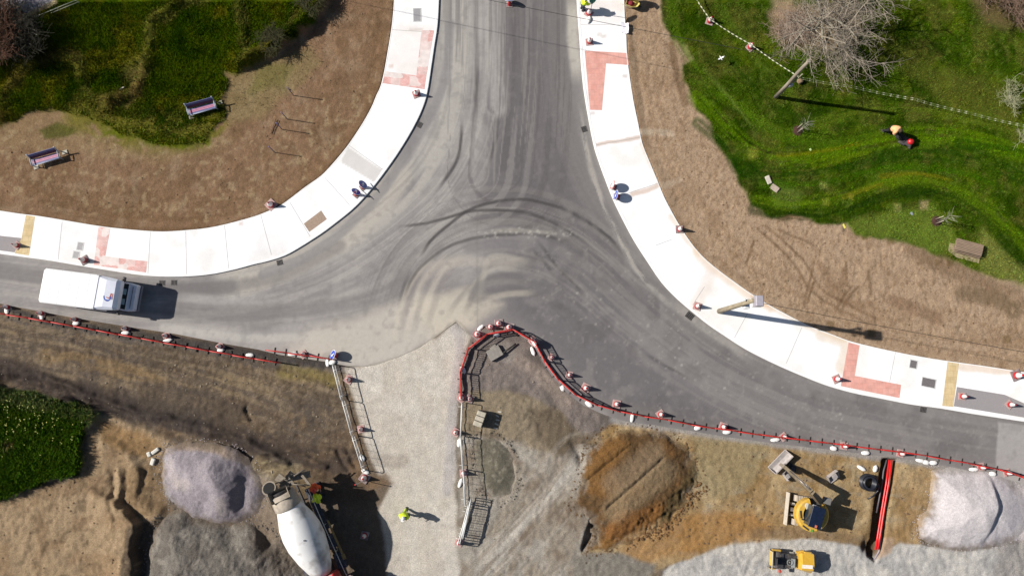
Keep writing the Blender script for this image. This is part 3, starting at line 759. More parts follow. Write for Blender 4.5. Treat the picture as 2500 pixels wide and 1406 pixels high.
Q.stroke([(1560, 790), (1720, 930), (1950, 1015), (2200, 1075), (2480, 1115)], 40, (132, 127, 126), alpha=.6, feather=40, rough=6)
Q.stroke([(1290, -20), (1285, 200), (1300, 400)], 60, (114, 109, 108), alpha=.6, feather=40, streak=(.04, .004, .3, .6))
Q.stroke([(1110, -30), (1110, 120), (1095, 250), (1040, 390), (930, 520), (760, 620), (560, 690)], 40, (186, 181, 172), alpha=.7, feather=34, streak=(.035, .004, .25, .55))
Q.stroke([(1200, -30), (1205, 120), (1210, 260)], 34, (182, 177, 172), alpha=.6, feather=26, streak=(.05, .004, .2, .6))
Q.stroke([(960, 430), (900, 520), (800, 600), (690, 660), (600, 690)], 44, (188, 180, 168), alpha=.6, feather=34, streak=(.05, .006, .25, .55))
for p_, c_, a_, sd_ in ((T1, (190, 184, 176), .5, 30), (T1, (120, 116, 115), .4, 70), (T3, (186, 180, 170), .45, 20), (T3, (120, 116, 116), .5, 60), (T2, (144, 140, 136), .4, 50)):
    Q.stroke(p_, 130, c_, alpha=a_ * (.35 if p_ is not T1 else .6), feather=50, streak=(.07 + sd_ * .001, .0022, .48, .60))
ARC = [(955, 800), (975, 720), (1020, 640), (1090, 580), (1180, 550), (1280, 550), (1380, 590), (1470, 660), (1560, 750)]
for c_, a_, fd in (((176, 170, 160), .22, .11), ((100, 96, 95), .26, .17), ((100, 96, 95), .25, .07)):
    Q.stroke(ARC, 130, c_, alpha=a_, feather=50, streak=(fd, .0022, .52, .60), fade=90)
Q.stroke([(1060, 900), (1090, 800), (1150, 740), (1230, 715), (1330, 730), (1430, 800)], 60, (100, 96, 94), alpha=.4, feather=30, streak=(.10, .003, .5, .6), fade=60)
Q.stroke([(1240, -40), (1240, 200), (1225, 420)], 260, (98, 93, 93), alpha=.5, feather=60, streak=(.09, .002, .52, .6))
Q.stroke([(1180, -40), (1170, 200), (1150, 420)], 240, (172, 167, 162), alpha=.28, feather=60, streak=(.10, .002, .52, .62))
Q.stroke([(-40, 655), (200, 690), (400, 705), (560, 700)], 16, (122, 117, 116), alpha=.7, feather=22)
Q.stroke([(420, 705), (560, 700), (700, 668), (830, 600)], 12, (118, 113, 113), alpha=.55, feather=16)
Q.stroke([(420, 755), (700, 765), (900, 735), (1000, 690)], 26, (128, 124, 122), alpha=.6, feather=24, streak=(.05, .004, .2, .6))
Q.stroke([(300, 800), (520, 820), (640, 838), (800, 860)], 30, (186, 180, 174), alpha=.5, feather=24, rough=4, fade=120)
Q.stroke([(400, 720), (560, 735), (700, 722)], 10, (186, 182, 176), alpha=.45, feather=14, fade=90)
Q.stroke([(400, 800), (600, 825), (760, 820)], 10, (196, 192, 184), alpha=.5, feather=10)
Q.poly([(760, 800), (900, 770), (1020, 720), (1120, 720), (1160, 790), (1060, 835), (980, 875), (890, 900), (800, 880), (700, 860)], (198, 190, 178), 50, 12, .85)
Q.poly([(1000, 740), (1150, 700), (1230, 745), (1150, 800), (1060, 830)], (204, 194, 176), 34, 10, .6)
for k, off in enumerate((0, 14, 30, 46, 62, 80)):
    Q.stroke([(960 + off, 850 - off * .3), (975 + off, 760), (1010 + off, 680 - off * .1), (1080 + off, 610)], 5, (142, 135, 130) if k % 2 else (204, 194, 178), alpha=.4, feather=10, fade=70, rough=3)
for k in range(5):
    Q.stroke([(1060 + k * 22, 790), (1110 + k * 16, 730 - k * 6), (1200, 690 - k * 16), (1300, 690 - k * 12)], 5, (116, 112, 110) if k % 2 else (184, 178, 166), alpha=.45, feather=9, fade=70)
# dust brushed round the junction
Q.stroke([(1165, 720), (1220, 690), (1290, 690), (1350, 720)], 26, (116, 112, 112), alpha=.6, feather=16)
Q.stroke([(1170, 735), (1240, 718), (1320, 715)], 5, (184, 176, 162), alpha=.6, feather=9, fade=50)
Q.stroke([(1020, 660), (1120, 640), (1230, 640), (1330, 640)], 8, (184, 176, 164), alpha=.5, feather=14, fade=90)
Q.stroke([(1165, 568), (1250, 562), (1390, 575)], 4, (176, 170, 158), alpha=.45, feather=7, fade=60, rough=3)
Q.stroke([(1150, 600), (1230, 595), (1340, 605)], 22, (126, 122, 122), alpha=.6, feather=18)
SK = [([(1020, 640), (1048, 592), (1099, 546.6), (1149, 511), (1199, 495.6), (1250, 487), (1300, 490), (1363, 506), (1426, 536), (1489, 582), (1527, 627)], 5, .8), ([(960, 555), (1040, 545), (1100, 530), (1149, 516), (1200, 513), (1250, 515), (1300, 524), (1351, 544), (1401, 574), (1452, 604)], 4.5, .75),
      ([(985, 740), (1000, 690), (1040, 640), (1100, 600), (1170, 580), (1250, 572), (1330, 575), (1400, 600)], 5, .6), ([(1128, 280), (1124, 350), (1114, 395), (1086, 441), (1061, 478)], 5, .8), ([(1226, 300), (1205, 360), (1190, 425)], 5, .6),
      ([(970, 760), (985, 700), (1010, 650)], 6, .5), ([(1165, 130), (1162, 300)], 3, .5), ([(1520, 830), (1560, 855)], 5, .9), ([(1560, 855), (1620, 890), (1700, 935)], 5, .5), ([(1300, 570), (1360, 650), (1450, 740)], 5, .5), ([(1275, 590), (1330, 640), (1380, 720)], 5, .4)]
for pts, w_, a_ in SK:
    Q.stroke(pts, w_ * .6, (72, 69, 69), alpha=min(a_ * 1.05, .9), feather=4.5, fade=60, rough=1.5)
Q.stroke([(1165, 480), (1165, 640), (1166, 810)], 1.5, (112, 108, 104), alpha=.22, feather=3)
Q.stroke([(1222, 130), (1212, 260), (1205, 480)], 2, (160, 156, 150), alpha=.4, feather=3, fade=60)
Q.stroke([(892, 894), (973, 871), (1023, 848), (1061, 823), (1114, 785), (1150, 822)], 3, (146, 136, 122), alpha=.4, feather=3, rough=3)
# paler gutters, kerb's shade painted as a darker line on the west
Q.stroke([(1393, -30), (1398, 100), (1408, 220)], 12, (200, 194, 182), alpha=.75, feather=12, rough=3, fade=70)
Q.stroke([(1410, 230), (1425, 330), (1450, 440), (1490, 540), (1545, 640), (1610, 720), (1670, 775)], 4, (190, 184, 174), alpha=.6, feather=10, rough=4, fade=120, streak=(.16, .02, .35, .6))
Q.stroke([(1425, 200), (1432, 300), (1455, 400), (1500, 510), (1560, 625)], 9, (138, 134, 130), alpha=.8, feather=5, rough=2)
Q.stroke([(1610, 715), (1660, 755), (1720, 800), (1800, 855), (1860, 890)], 6, (180, 174, 166), alpha=.5, feather=12, rough=5, fade=90)
Q.stroke([(1880, 905), (2000, 945), (2250, 1005), (2500, 1050)], 12, (136, 132, 130), alpha=.6, feather=8)
Q.stroke([(1100, 60), (1085, 190), (1062, 260), (1010, 350), (940, 455), (860, 545), (760, 620), (640, 670)], 12, (140, 137, 136), alpha=.7, feather=10, rough=3)
Q.poly([(2436, 1030), (2600, 1050), (2600, 1220), (2430, 1160)], (172, 167, 164), 6, 3, .85)
Q.poly([(1490, 980), (1620, 1000), (1620, 1040), (1480, 1015)], (130, 126, 122), 20, 6, .5)
RR = [(1260, 560), (1400, 500), (1560, 640), (1900, 905), (2440, 1030), (2440, 1150), (1527, 1025), (1300, 835)]
Q.mottle((148, 143, 139), 1.1, .54, .74, .35, 260, RR, 30, 8)
Q.mottle((96, 92, 92), .6, .52, .74, .4, 261, RR, 30, 8)
Q.mottle((176, 172, 164), 3.2, .66, .8, .22, 262, RR, 30, 8)
Q.mottle((128, 124, 122), 2.0, .55, .75, .3, 263)
rng = np.random.RandomState(5)
for k in range(150):                                     # crumbs of stone and dried mortar trodden on the asphalt
    t = rng.rand()
    if k < 60: u = 1165 + rng.rand() * 230; v = 566 + rng.randn() * 5 + abs(u - 1260) * .06
    elif k < 190: u = 1400 + rng.rand() * 700; v = 620 + (u - 1400) * .55 + rng.rand() * 170
    else: u, v = 1100 + rng.rand() * 250, 100 + rng.rand() * 500
    s = 1.0 + rng.rand() * 1.8
    Q.poly([(u - s, v - s), (u + s, v - s), (u + s, v + s), (u - s, v + s)], (190, 186, 176), 3.5, 0, .15 + .4 * rng.rand())
Q.C *= (0.965 + 0.07 * fbm(Q.X * 9, Q.Y * 9, 2, 250))[:, None]
road_mat = field_mat("road_asphalt", [(3.0, .05, 5, (1, 1, 1)), (45, .10, 3, (1, 1, 1))], .9, ((120, .006, .4),), .25)
zr = 0.004 + 0.006 * (fbm(RX * .5, RY * .5, 3, 9) - .5)
road = structure(grid_obj("road", RX, RY, zr, Q.C.reshape(RX.shape + (3,)), road_mat, rk))
# thickness of the surfacing along the works side
e = MB()
for i in range(len(SITE_EDGE) - 1):
    a = P(*SITE_EDGE[i]); b = P(*SITE_EDGE[i + 1])
    e.add([(a[0], a[1], .0), (b[0], b[1], .0), (b[0], b[1], -.3), (a[0], a[1], -.3)], [(0, 1, 2, 3)])
structure(e.build("road_edge", M("asphalt_edge", A(70, 66, 64), .95, var=.3, scale=20)))

# ------------------------------------------------------------------ FOOTWAYS
def footway(name, outline, kerb, back, paint):
    X, Y, kp = clipped_grid(wpoly(outline), 0.12)
    fl = Field(X.ravel(), Y.ravel(), (250, 249, 246), 31)
    fl.C[:] = 0.80
    paint(fl)
    mt = MATS.get('conc') or field_mat("pavement_concrete", [(1.2, .05, 5, (1, 1, 1)), (22, .05, 4, (1, 1, 1))], .85, ((60, .006, .35),), .3)
    MATS['conc'] = mt
    o = structure(grid_obj(name, X, Y, np.full(X.shape, .12), fl.C.reshape(X.shape + (3,)), mt, kp))
    # kerb: a swept section standing 125 mm above the road, and a slim edging at the back
    for nm, line, w_, sgn in (("kerb", kerb, .16, 1), ("path_edging", back, .06, -1)):
        pts = [Vector(P(*p)).to_3d() for p in smooth_line(line, 3)]
        b = MB(); rings = []
        for i, p in enumerate(pts):
            t = (pts[min(i + 1, len(pts) - 1)] - pts[max(i - 1, 0)]).normalized()
            nrm = Vector((-t.y, t.x, 0))
            # towards the footway
            q = to_px(p.x + nrm.x * .3, p.y + nrm.y * .3)
            if not inside(np.array([q[0]]), np.array([q[1]]), outline)[0]: nrm = -nrm
            z1 = .130
            rings.append([tuple(p - nrm * .004 + Vector((0, 0, -.2))), tuple(p - nrm * .004 + Vector((0, 0, z1 - .015))), tuple(p + nrm * .02 + Vector((0, 0, z1))), tuple(p + nrm * w_ + Vector((0, 0, z1))), tuple(p + nrm * w_ + Vector((0, 0, -.2)))])
        b.loft(rings)
        structure(b.build(nm, M("kerb_concrete", (.76, .755, .74), .85, var=.05, scale=3)))
    return o
def stain(fl, pts, w, c, a, rough=6):
    fl.stroke(pts, w, c, alpha=a, rough=rough)
def paint_left(fl):
    cc = (.72, .715, .70)
    fl.mottle((232, 228, 222), .5, .5, .75, .5, 301)
    fl.poly([(850, 362), (935, 415), (915, 447), (833, 397)], (212, 207, 202), 3, 1, .8)
    fl.poly([(640, 560), (720, 580), (700, 620), (600, 640)], (226, 222, 220), 30, 6, .4)
    fl.poly([(960, 60), (1065, 65), (1040, 190), (945, 170)], (240, 228, 220), 20, 6, .5)
    stain(fl, [(1000, 75), (1030, 75)], 3, (214, 200, 190), .6, 2)
    fl.poly([(150, 545), (245, 555), (232, 650), (140, 640)], (232, 230, 228), 3, 1, .4)
    fl.poly([(248, 545), (268, 545), (270, 556), (246, 556)], (222, 180, 140), 8, 2, .8)
    for u, v in ((590, 547), (954, 165), (380, 562)):
        fl.poly([(u - 5, v - 4), (u + 5, v - 4), (u + 5, v + 4), (u - 5, v + 4)], (206, 172, 156), 5, 2, .6)
def paint_right(fl):
    fl.mottle((238, 232, 222), .5, .5, .75, .5, 303)
    for pts, w_, c_, a_ in (([(1455, 356), (1510, 345), (1568, 334)], 5, (196, 160, 134), .65), ([(1540, 475), (1575, 466), (1612, 452)], 6, (206, 172, 148), .65), ([(1568, 352), (1590, 400), (1608, 440)], 6, (226, 196, 168), .5), ([(1640, 530), (1670, 575), (1705, 620)], 8, (226, 200, 170), .5),
                            ([(1705, 618), (1790, 690), (1880, 748)], 16, (232, 204, 172), .6), ([(1880, 750), (1960, 790), (2060, 830)], 8, (226, 200, 170), .5), ([(1700, 740), (1740, 660)], 16, (232, 214, 200), .45), ([(2000, 820), (2060, 840), (2050, 900)], 12, (228, 202, 168), .5),
                            ([(2345, 895), (2480, 908)], 10, (226, 196, 164), .6), ([(1425, 10), (1520, 20)], 10, (228, 216, 210), .4), ([(1840, 728), (1870, 742)], 10, (232, 190, 150), .6)):
        stain(fl, pts, w_, c_, a_)
    fl.poly([(1418, 60), (1520, 60), (1525, 0), (1412, 0)], (238, 226, 220), 20, 6, .5)
    for u, v in ((1446, 279), (1473, 90), (1462, 85), (1525, 188)):
        fl.poly([(u - 6, v - 4), (u + 6, v - 4), (u + 6, v + 4), (u - 6, v + 4)], (206, 190, 180), 5, 3, .6)
left_foot = footway("pavement_west", LFOOT, L_KERB, L_BACK, paint_left)
right_foot = footway("pavement_east", RFOOT, R_KERB, R_BACK, paint_right)

def block_mat(name, c1, c2, bw=.2, bh=.1, vary=.5, pale=None, lo=.45, hi=.6):
    m, nt, b = newmat(name); N, L = nt.nodes, nt.links
    tc = N.new("ShaderNodeTexCoord")
    br = N.new("ShaderNodeTexBrick")
    br.inputs['Color1'].default_value = c1 + (1,); br.inputs['Color2'].default_value = c2 + (1,)
    br.inputs['Mortar'].default_value = tuple(x * .75 for x in c1) + (1,)
    br.inputs['Scale'].default_value = 1; br.inputs['Brick Width'].default_value = bw; br.inputs['Row Height'].default_value = bh
    br.inputs['Mortar Size'].default_value = .008
    L.new(tc.outputs['Object'], br.inputs['Vector'])
    out = br.outputs['Color']
    if pale:
        # cement-dusted areas, squarish because they follow the slabs
        vo = N.new("ShaderNodeTexVoronoi"); vo.distance = 'CHEBYCHEV'; vo.inputs['Scale'].default_value = 1.5; vo.inputs['Randomness'].default_value = .6
        L.new(tc.outputs['Object'], vo.inputs['Vector'])
        sp = N.new("ShaderNodeSeparateColor"); L.new(vo.outputs['Color'], sp.inputs[0])
        mr = N.new("ShaderNodeMapRange"); mr.inputs[1].default_value = lo; mr.inputs[2].default_value = hi; mr.inputs[4].default_value = .85
        L.new(sp.outputs[0], mr.inputs[0])
        mc = N.new("ShaderNodeMix"); mc.data_type = 'RGBA'; L.new(mr.outputs[0], mc.inputs[0]); L.new(out, mc.inputs[6]); mc.inputs[7].default_value = pale + (1,)
        out = mc.outputs[2]
    nz = N.new("ShaderNodeTexNoise"); nz.inputs['Scale'].default_value = 2.5; nz.inputs['Detail'].default_value = 6
    L.new(tc.outputs['Object'], nz.inputs['Vector'])
    mr2 = N.new("ShaderNodeMapRange"); mr2.inputs[1].default_value = .3; mr2.inputs[2].default_value = .7; mr2.inputs[3].default_value = .88; mr2.inputs[4].default_value = 1.12
    L.new(nz.outputs['Fac'], mr2.inputs[0])
    sc = N.new("ShaderNodeVectorMath"); sc.operation = 'SCALE'; L.new(out, sc.inputs[0]); L.new(mr2.outputs[0], sc.inputs['Scale'])
    L.new(sc.outputs[0], b.inputs['Base Color']); b.inputs['Roughness'].default_value = .9
    return m
def flat_poly(name, pts, z, mat, kind='structure'):
    b = MB()
    w_ = wpoly(pts)
    from mathutils.geometry import tessellate_polygon
    tri = tessellate_polygon([[Vector((p[0], p[1], 0)) for p in w_]])
    b.add([(p[0], p[1], z) for p in w_], [tuple(t) for t in tri])
    o = b.build(name, mat)
    bm = bmesh.new(); bm.from_mesh(o.data); bmesh.ops.recalc_face_normals(bm, faces=bm.faces)
    if bm.faces and sum(f.normal.z for f in bm.faces) < 0:
        bmesh.ops.reverse_faces(bm, faces=bm.faces)
    bm.to_mesh(o.data); bm.free()
    o['kind'] = kind
    return o
RED1 = block_mat("tactile_dusty", A(232, 178, 170), A(240, 196, 190), pale=(.68, .63, .60), lo=.35, hi=.75)
RED2 = block_mat("tactile_clean", A(234, 176, 162), A(228, 164, 150), .4, .4)
BUFF = block_mat("buff_paving", A(216, 190, 142), A(224, 202, 158), .4, .4)
TARM = M("bay_gravel", A(160, 154, 154), .95, var=.16, scale=26, bump=.5)
flat_poly("tactile_paving", [(243, 553), (272, 557), (259, 626), (321, 634), (361.6, 638.6), (358, 666), (231, 648)], .1245, RED1)
flat_poly("tactile_paving", [(942.6, 176), (985, 182), (1017, 186.5), (1030, 76), (1060, 77), (1041, 190), (1037, 220), (932.5, 205)], .1245, RED1)
flat_poly("tactile_paving", [(1427, 126), (1531, 132), (1535, 161), (1479, 157), (1469, 271), (1440, 270)], .1245, RED2)
flat_poly("tactile_paving", [(2070, 836), (2097, 843), (2085, 917), (2198, 939), (2194, 971), (2051, 942)], .1245, RED2)
flat_poly("buff_strip", [(65.5, 526), (88, 530), (73, 625), (38, 619), (55, 582)], .1245, BUFF)
flat_poly("buff_strip", [(2311, 883), (2339, 887), (2325, 993), (2298, 990)], .1245, BUFF)
flat_poly("parking_bay", [(-60, 566), (0, 576), (55, 582), (38, 617), (0, 612), (-60, 603)], .1245, TARM)
flat_poly("parking_bay", [(2334, 944), (2450, 963), (2500, 985), (2570, 1000), (2570, 1028), (2500, 1019), (2326, 991)], .1245, TARM)
flat_poly("bare_soil_patch", [(785, 515), (799, 536), (756, 567), (742.6, 547)], .1245, M("pit_soil", A(170, 148, 130), .95, var=.2, scale=10, bump=.4))
# joints sawn across the concrete
jb = MB()
JN = [((154, 541), (144, 636)), ((369, 565), (363, 669)), ((455, 564), (457, 672)), ((549.6, 550), (560, 658)), ((638, 526), (664, 623)), ((709.5, 496), (758, 578)), ((794, 435), (854, 501)), ((852, 356), (935, 415)), ((957, 75), (1068, 82)),
      ((1412, 62), (1527, 64)), ((1453, 356), (1566, 336)), ((1512, 480), (1608, 448)), ((1719, 700), (1690, 745)), ((1824, 765), (1792, 824)), ((1956, 800), (1918, 887)), ((1600, 600), (1640, 585)), ((2096, 843), (2096, 843.5)), ((2184, 861), (2170, 932))]
for a, b in JN:
    pa, pb = Vector(P(*a)), Vector(P(*b)); t = (pb - pa)
    if t.length < .1: continue
    t.normalize(); n_ = Vector((-t.y, t.x)) * .014
    jb.add([(pa.x - n_.x, pa.y - n_.y, .1240), (pb.x - n_.x, pb.y - n_.y, .1240), (pb.x + n_.x, pb.y + n_.y, .1240), (pa.x + n_.x, pa.y + n_.y, .1240)], [(0, 1, 2, 3)])
o = jb.build("pavement_joints", M("joint", (.36, .35, .34), .9)); structure(o)

# ------------------------------------------------------------------ GRASS
def scatter_grass(name, label, region, n, hgt, wid, feather=10, rough=12, lift=0.0, colk=1.0, seed=0, flowers=None, mown=False, soft=10):
    rs = np.random.RandomState(seed)
    us = [p[0] for p in region]; vs = [p[1] for p in region]
    a = P(min(us), min(vs)); b = P(max(us), max(vs)); c_ = P(max(us), min(vs)); d_ = P(min(us), max(vs))
    x0, x1 = min(a[0], d_[0]), max(b[0], c_[0]); y0, y1 = min(b[1], d_[1]), max(a[1], c_[1])
    x0 = max(x0, -37.5); x1 = min(x1, 37.5); y0 = max(y0, -14.5); y1 = min(y1, 27.5)
    X = rs.uniform(x0, x1, n * 2); Y = rs.uniform(y0, y1, n * 2)
    f = Field.__new__(Field); f.X, f.Y = X, Y; f.U, f.V = to_px(X, Y); f.C = np.zeros((len(X), 3))
    f.n1 = fbm(X * .8, Y * .8, 5, 1) - .5; f.n2 = fbm(X * .8 + 50, Y * .8 + 9, 5, 21) - .5
    m, w = f.weight_poly(region, soft, rough)
    full = np.zeros(len(X)); full[m] = w
    j = np.clip(np.searchsorted(gx, X), 1, len(gx) - 1) ; i = np.clip(np.searchsorted(gy, Y), 1, len(gy) - 1)
    CC = F.C.reshape(GX.shape + (3,)); ZZ = GZ.reshape(GX.shape)
    col = CC[i, j]; z = ZZ[i, j]
    green = sstep(.9, 1.25, col[:, 1] / (col[:, 0] + 1e-6))      # thinner where soil shows
    keep = rs.rand(len(X)) < full * (.15 + .85 * green) * (.55 + .45 * sstep(.35, .6, fbm(X * 2.3, Y * 2.3, 3, 70)))
    X, Y, z, col = X[keep][:n], Y[keep][:n], z[keep][:n], col[keep][:n]
    k = len(X)
    an = rs.uniform(0, 2 * math.pi, k); ln = hgt * (.5 + rs.rand(k)) * (.6 + .8 * fbm(X * 1.2, Y * 1.2, 3, 71)); wd = wid * (.6 + .8 * rs.rand(k))
    lean = rs.uniform(.3, 1.1, k) * ln; la = an + rs.uniform(-.6, .6, k) + math.pi / 2
    b0 = np.stack([X - np.cos(an) * wd, Y - np.sin(an) * wd, z + lift - .01], -1)
    b1 = np.stack([X + np.cos(an) * wd, Y + np.sin(an) * wd, z + lift - .01], -1)
    tp = np.stack([X + np.cos(la) * lean, Y + np.sin(la) * lean, z + lift + ln], -1)
    v = np.stack([b0, b1, tp], 1).reshape(-1, 3)
    c = col * colk * (.7 + .75 * rs.rand(k, 1)) * (1 + .15 * rs.randn(k, 3))
    c = np.clip(c, .002, .8)
    c = np.repeat(c, 3, axis=0)
    q = np.arange(k * 3).reshape(-1, 3)
    mt = MATS.get('blade')
    if not mt:
        mt = field_mat("grass_blade", [(6, .2, 3, (1, 1, 1))], .9, (), .0); MATS['blade'] = mt
    o = raw_mesh(name, v, q, c, mt, False)
    return tag(o, label, "grass", kind="stuff")
scatter_grass("meadow_grass", "rough dark green grass on the banked ground top left", MEADOW, 150000, .16, .022, seed=1, colk=1.6, rough=16)
scatter_grass("lawn_grass", "short mown green grass on the right-hand side", LAWN, 170000, .075, .02, seed=2, colk=1.5, rough=12)
scatter_grass("weed_patch", "dense dark weeds in the lower left corner of the works", WEEDS, 26000, .34, .035, seed=3, colk=1.2, rough=8, soft=4)
scatter_grass("verge_sprouts", "thin sprouting grass at the foot of the banked meadow", [(540, 170), (700, 115), (790, 60), (790, 160), (680, 260), (560, 300)], 5000, .1, .02, seed=4, colk=.9, rough=16, soft=30)
# yellow heads among the weeds
rs = np.random.RandomState(9); fb = MB()
cnt = 0
while cnt < 60:
    u, v = rs.uniform(2, 215), rs.uniform(975, 1120)
    if v > 1045 and rs.rand() < .5: continue
    if sdf(np.array([u]), np.array([v]), WEEDS)[0] < 6 or v < 965 + u * .25: continue
    x, y = P(u, v); z = gz_at(x, y) + .42
    for q in range(rs.randint(1, 4)):
        fb.blob((x + rs.uniform(-.06, .06), y + rs.uniform(-.1, .1), z + rs.uniform(0, .12)), (.035, .035, .03), 6, rs.randint(999), .3)
    cnt += 1
tag(fb.build("yellow_flowers", M("yellow_petals", A(206, 206, 110), .7, var=.3, scale=4)), "small yellow flower heads dotted over the corner weeds", "flowers", kind="stuff")

# =================================================================== OBJECTS
red_pl = M("red_plastic", (.50, .018, .014), .45, var=.18, scale=6, dirt=(.33, .12, .09), dirt_scale=5)
red_cone = M("cone_red", (.42, .014, .022), .5, var=.2, scale=9, dirt=(.30, .10, .09), dirt_scale=7)
cone_grey = M("cone_base_dusty", (.40, .27, .25), .85, var=.2, scale=9)
cone_black = M("cone_base_dark", (.22, .17, .17), .9, var=.3, scale=9, dirt=(.4, .34, .3))
white_ref = M("white_sleeve", (.78, .70, .68), .4, var=.06, scale=12)
black_rub = M("black_rubber", (.022, .021, .02), .8, var=.3, scale=14, dirt=(.08, .07, .06))
steel = M("galvanised", (.62, .62, .60), .45, .35, var=.12, scale=20)
white_sack = M("white_sack", (.78, .77, .74), .85, var=.08, scale=10, bump=.6)
blue_sign = M("sign_blue", (.02, .06, .38), .35, var=.06)
white_p = M("white_paint", (.78, .78, .78), .4, var=.04)
wood_grey = M("weathered_wood", (.26, .22, .17), .9, var=.35, scale=6, stretch=(1, 1, .12), bump=.5)

# ---- traffic cones
def make_cone(base_m):
    def f():
        t = thing("traffic_cone", "", "traffic cone")
        b = MB(); b.box((0, 0, .022), (.46, .46, .045), bevel=.03); b.build("cone_base", base_m, t)
        b = MB(); b.lathe([(.165, .05), (.126, .26), (.048, .66), (.034, .735), (.026, .75)], 20); b.build("cone_body", red_cone, t)
        b = MB(); b.lathe([(.129, .258), (.131, .262), (.054, .655), (.050, .66)], 20); b.build("reflective_sleeve", white_ref, t)
        return t
    return f
CONES = [  # u, v, kind, label, group, scale
 (1017, 232, 0, "traffic cone at the kerb just below the upper left red tactile paving", 1), (663, 501, 0, "wide-based traffic cone on the soil touching the left path's back edge", 1.25), (209, 636, 1, "traffic cone beside the grey covers near the white box truck", 1.05),
 (45, 600, 0, "traffic cone on the small grey gravel bay at the left edge of the photo", .9), (1437, 36, 0, "traffic cone at the foot of the green stop-go sign", 1), (1438, 105, 0, "lone traffic cone on the path just above the clean L-shaped red paving", .95),
 (1658, 561, 1, "traffic cone at the back edge of the right path, facing the bend", 1), (1701, 748, 0, "traffic cone on the right path beside the leaning pole with the grey box", 1), (2040, 925, 0, "traffic cone at the kerb corner of the lower right red tactile paving", 1),
 (2478, 916, 1, "large-based traffic cone at the back of the path on the far right edge", 1.3), (2346, 967, 0, "traffic cone on the grey bay next to the buff strip, lower right", .95), (2462, 987, 0, "traffic cone on the grey bay at the right edge of the photo", .95),
 (1732, 54, 0, "traffic cone on the lawn, upper one carrying the twisted tape", 1), (1831, 117, 0, "traffic cone on the lawn, nearer one to the wooden pole, carrying the tape", 1),
 (852, 926, 0, "traffic cone on the haul road beside the upper steel barriers", 1.05), (882, 1047, 0, "traffic cone on the haul road beside the middle of the left steel barriers", .95), (890, 1166, 1, "traffic cone next to a thin leaning post below the left steel barriers", 1.2),
 (890, 1307, 1, "traffic cone standing in the shadow of the concrete mixer", 1), (1127, 971, 0, "bright traffic cone at the end of the red barriers, left of a pair", 1.1), (1147, 973, 1, "duller traffic cone at the end of the red barriers, right of a pair", 1),
 (1113, 1055, 0, "traffic cone on the haul road edge by the right line of steel barriers", 1), (1132, 1154, 0, "traffic cone where two steel barriers meet on the right of the haul road", .95), (1121, 1323, 0, "faded traffic cone at the foot of the stacked steel barriers", .95),
 (1166, 816, 1, "stout traffic cone on the left shoulder of the barrier tip at the junction", 1.3), (1198, 798, 1, "traffic cone left of the three at the tip of the barriers", 1.1), (1218, 790, 1, "highest traffic cone of the three at the tip of the barriers", 1.15), (1243, 799, 1, "traffic cone right of the three at the tip of the barriers", 1.2),
 (1301, 832, 0, "traffic cone at the bend of the barriers, right of the tip", 1.05), (1347, 872, 0, "small traffic cone in the grid shadow of the curving red barriers", .85), (1390, 915, 0, "small traffic cone in the road below the grid shadow of the barriers", .9),
 (1430, 947, 0, "big traffic cone with a round disc shadow on the road by the barriers", 1.15), (1505, 986, 0, "pale traffic cone in the road right of the disc-shadowed cone", 1.05), (1613, 1011, 0, "traffic cone against the red barriers above the orange spoil heap", 1), (1765, 1041, 0, "traffic cone against the red barriers right of the orange spoil heap", 1),
 (1913, 1066, 0, "traffic cone against the red barriers above the digger's bucket", .95), (2060, 1088, 0, "traffic cone against the red barriers above the coil of black pipe", .95), (2198, 1106, 0, "traffic cone against the red barriers beside the red ducts", .95), (2394, 1139, 0, "traffic cone against the barriers above the pale gravel heap", .95), (2458, 1153, 0, "last traffic cone of the barrier line at the right edge", .95),
 (17, 750, 1, "leftmost traffic cone of the row behind the white truck", .95), (101, 765, 0, "traffic cone of the barrier row below the truck's rear box", .95), (184, 780, 0, "traffic cone of the barrier row below the middle of the truck", .95), (307, 802, 0, "traffic cone of the barrier row just in front of the truck", .95),
 (406, 820, 0, "traffic cone of the barrier row below the end of the truck's shadow", .95), (537, 846, 0, "traffic cone of the barrier row between the truck and the haul road", .95), (742, 865, 0, "traffic cone inside the short red barrier line beside the haul road", .95)]
rs = random.Random(3)
for u, v, k, lab, sc in CONES:
    p = G(u, v)
    place("cone%d" % k, make_cone([cone_grey, cone_black][k]), lab, p, rs.uniform(0, 1.5), "red and white traffic cones", scale=(sc * 1.22, sc * 1.22, 1.08 * min(sc, 1.05)))

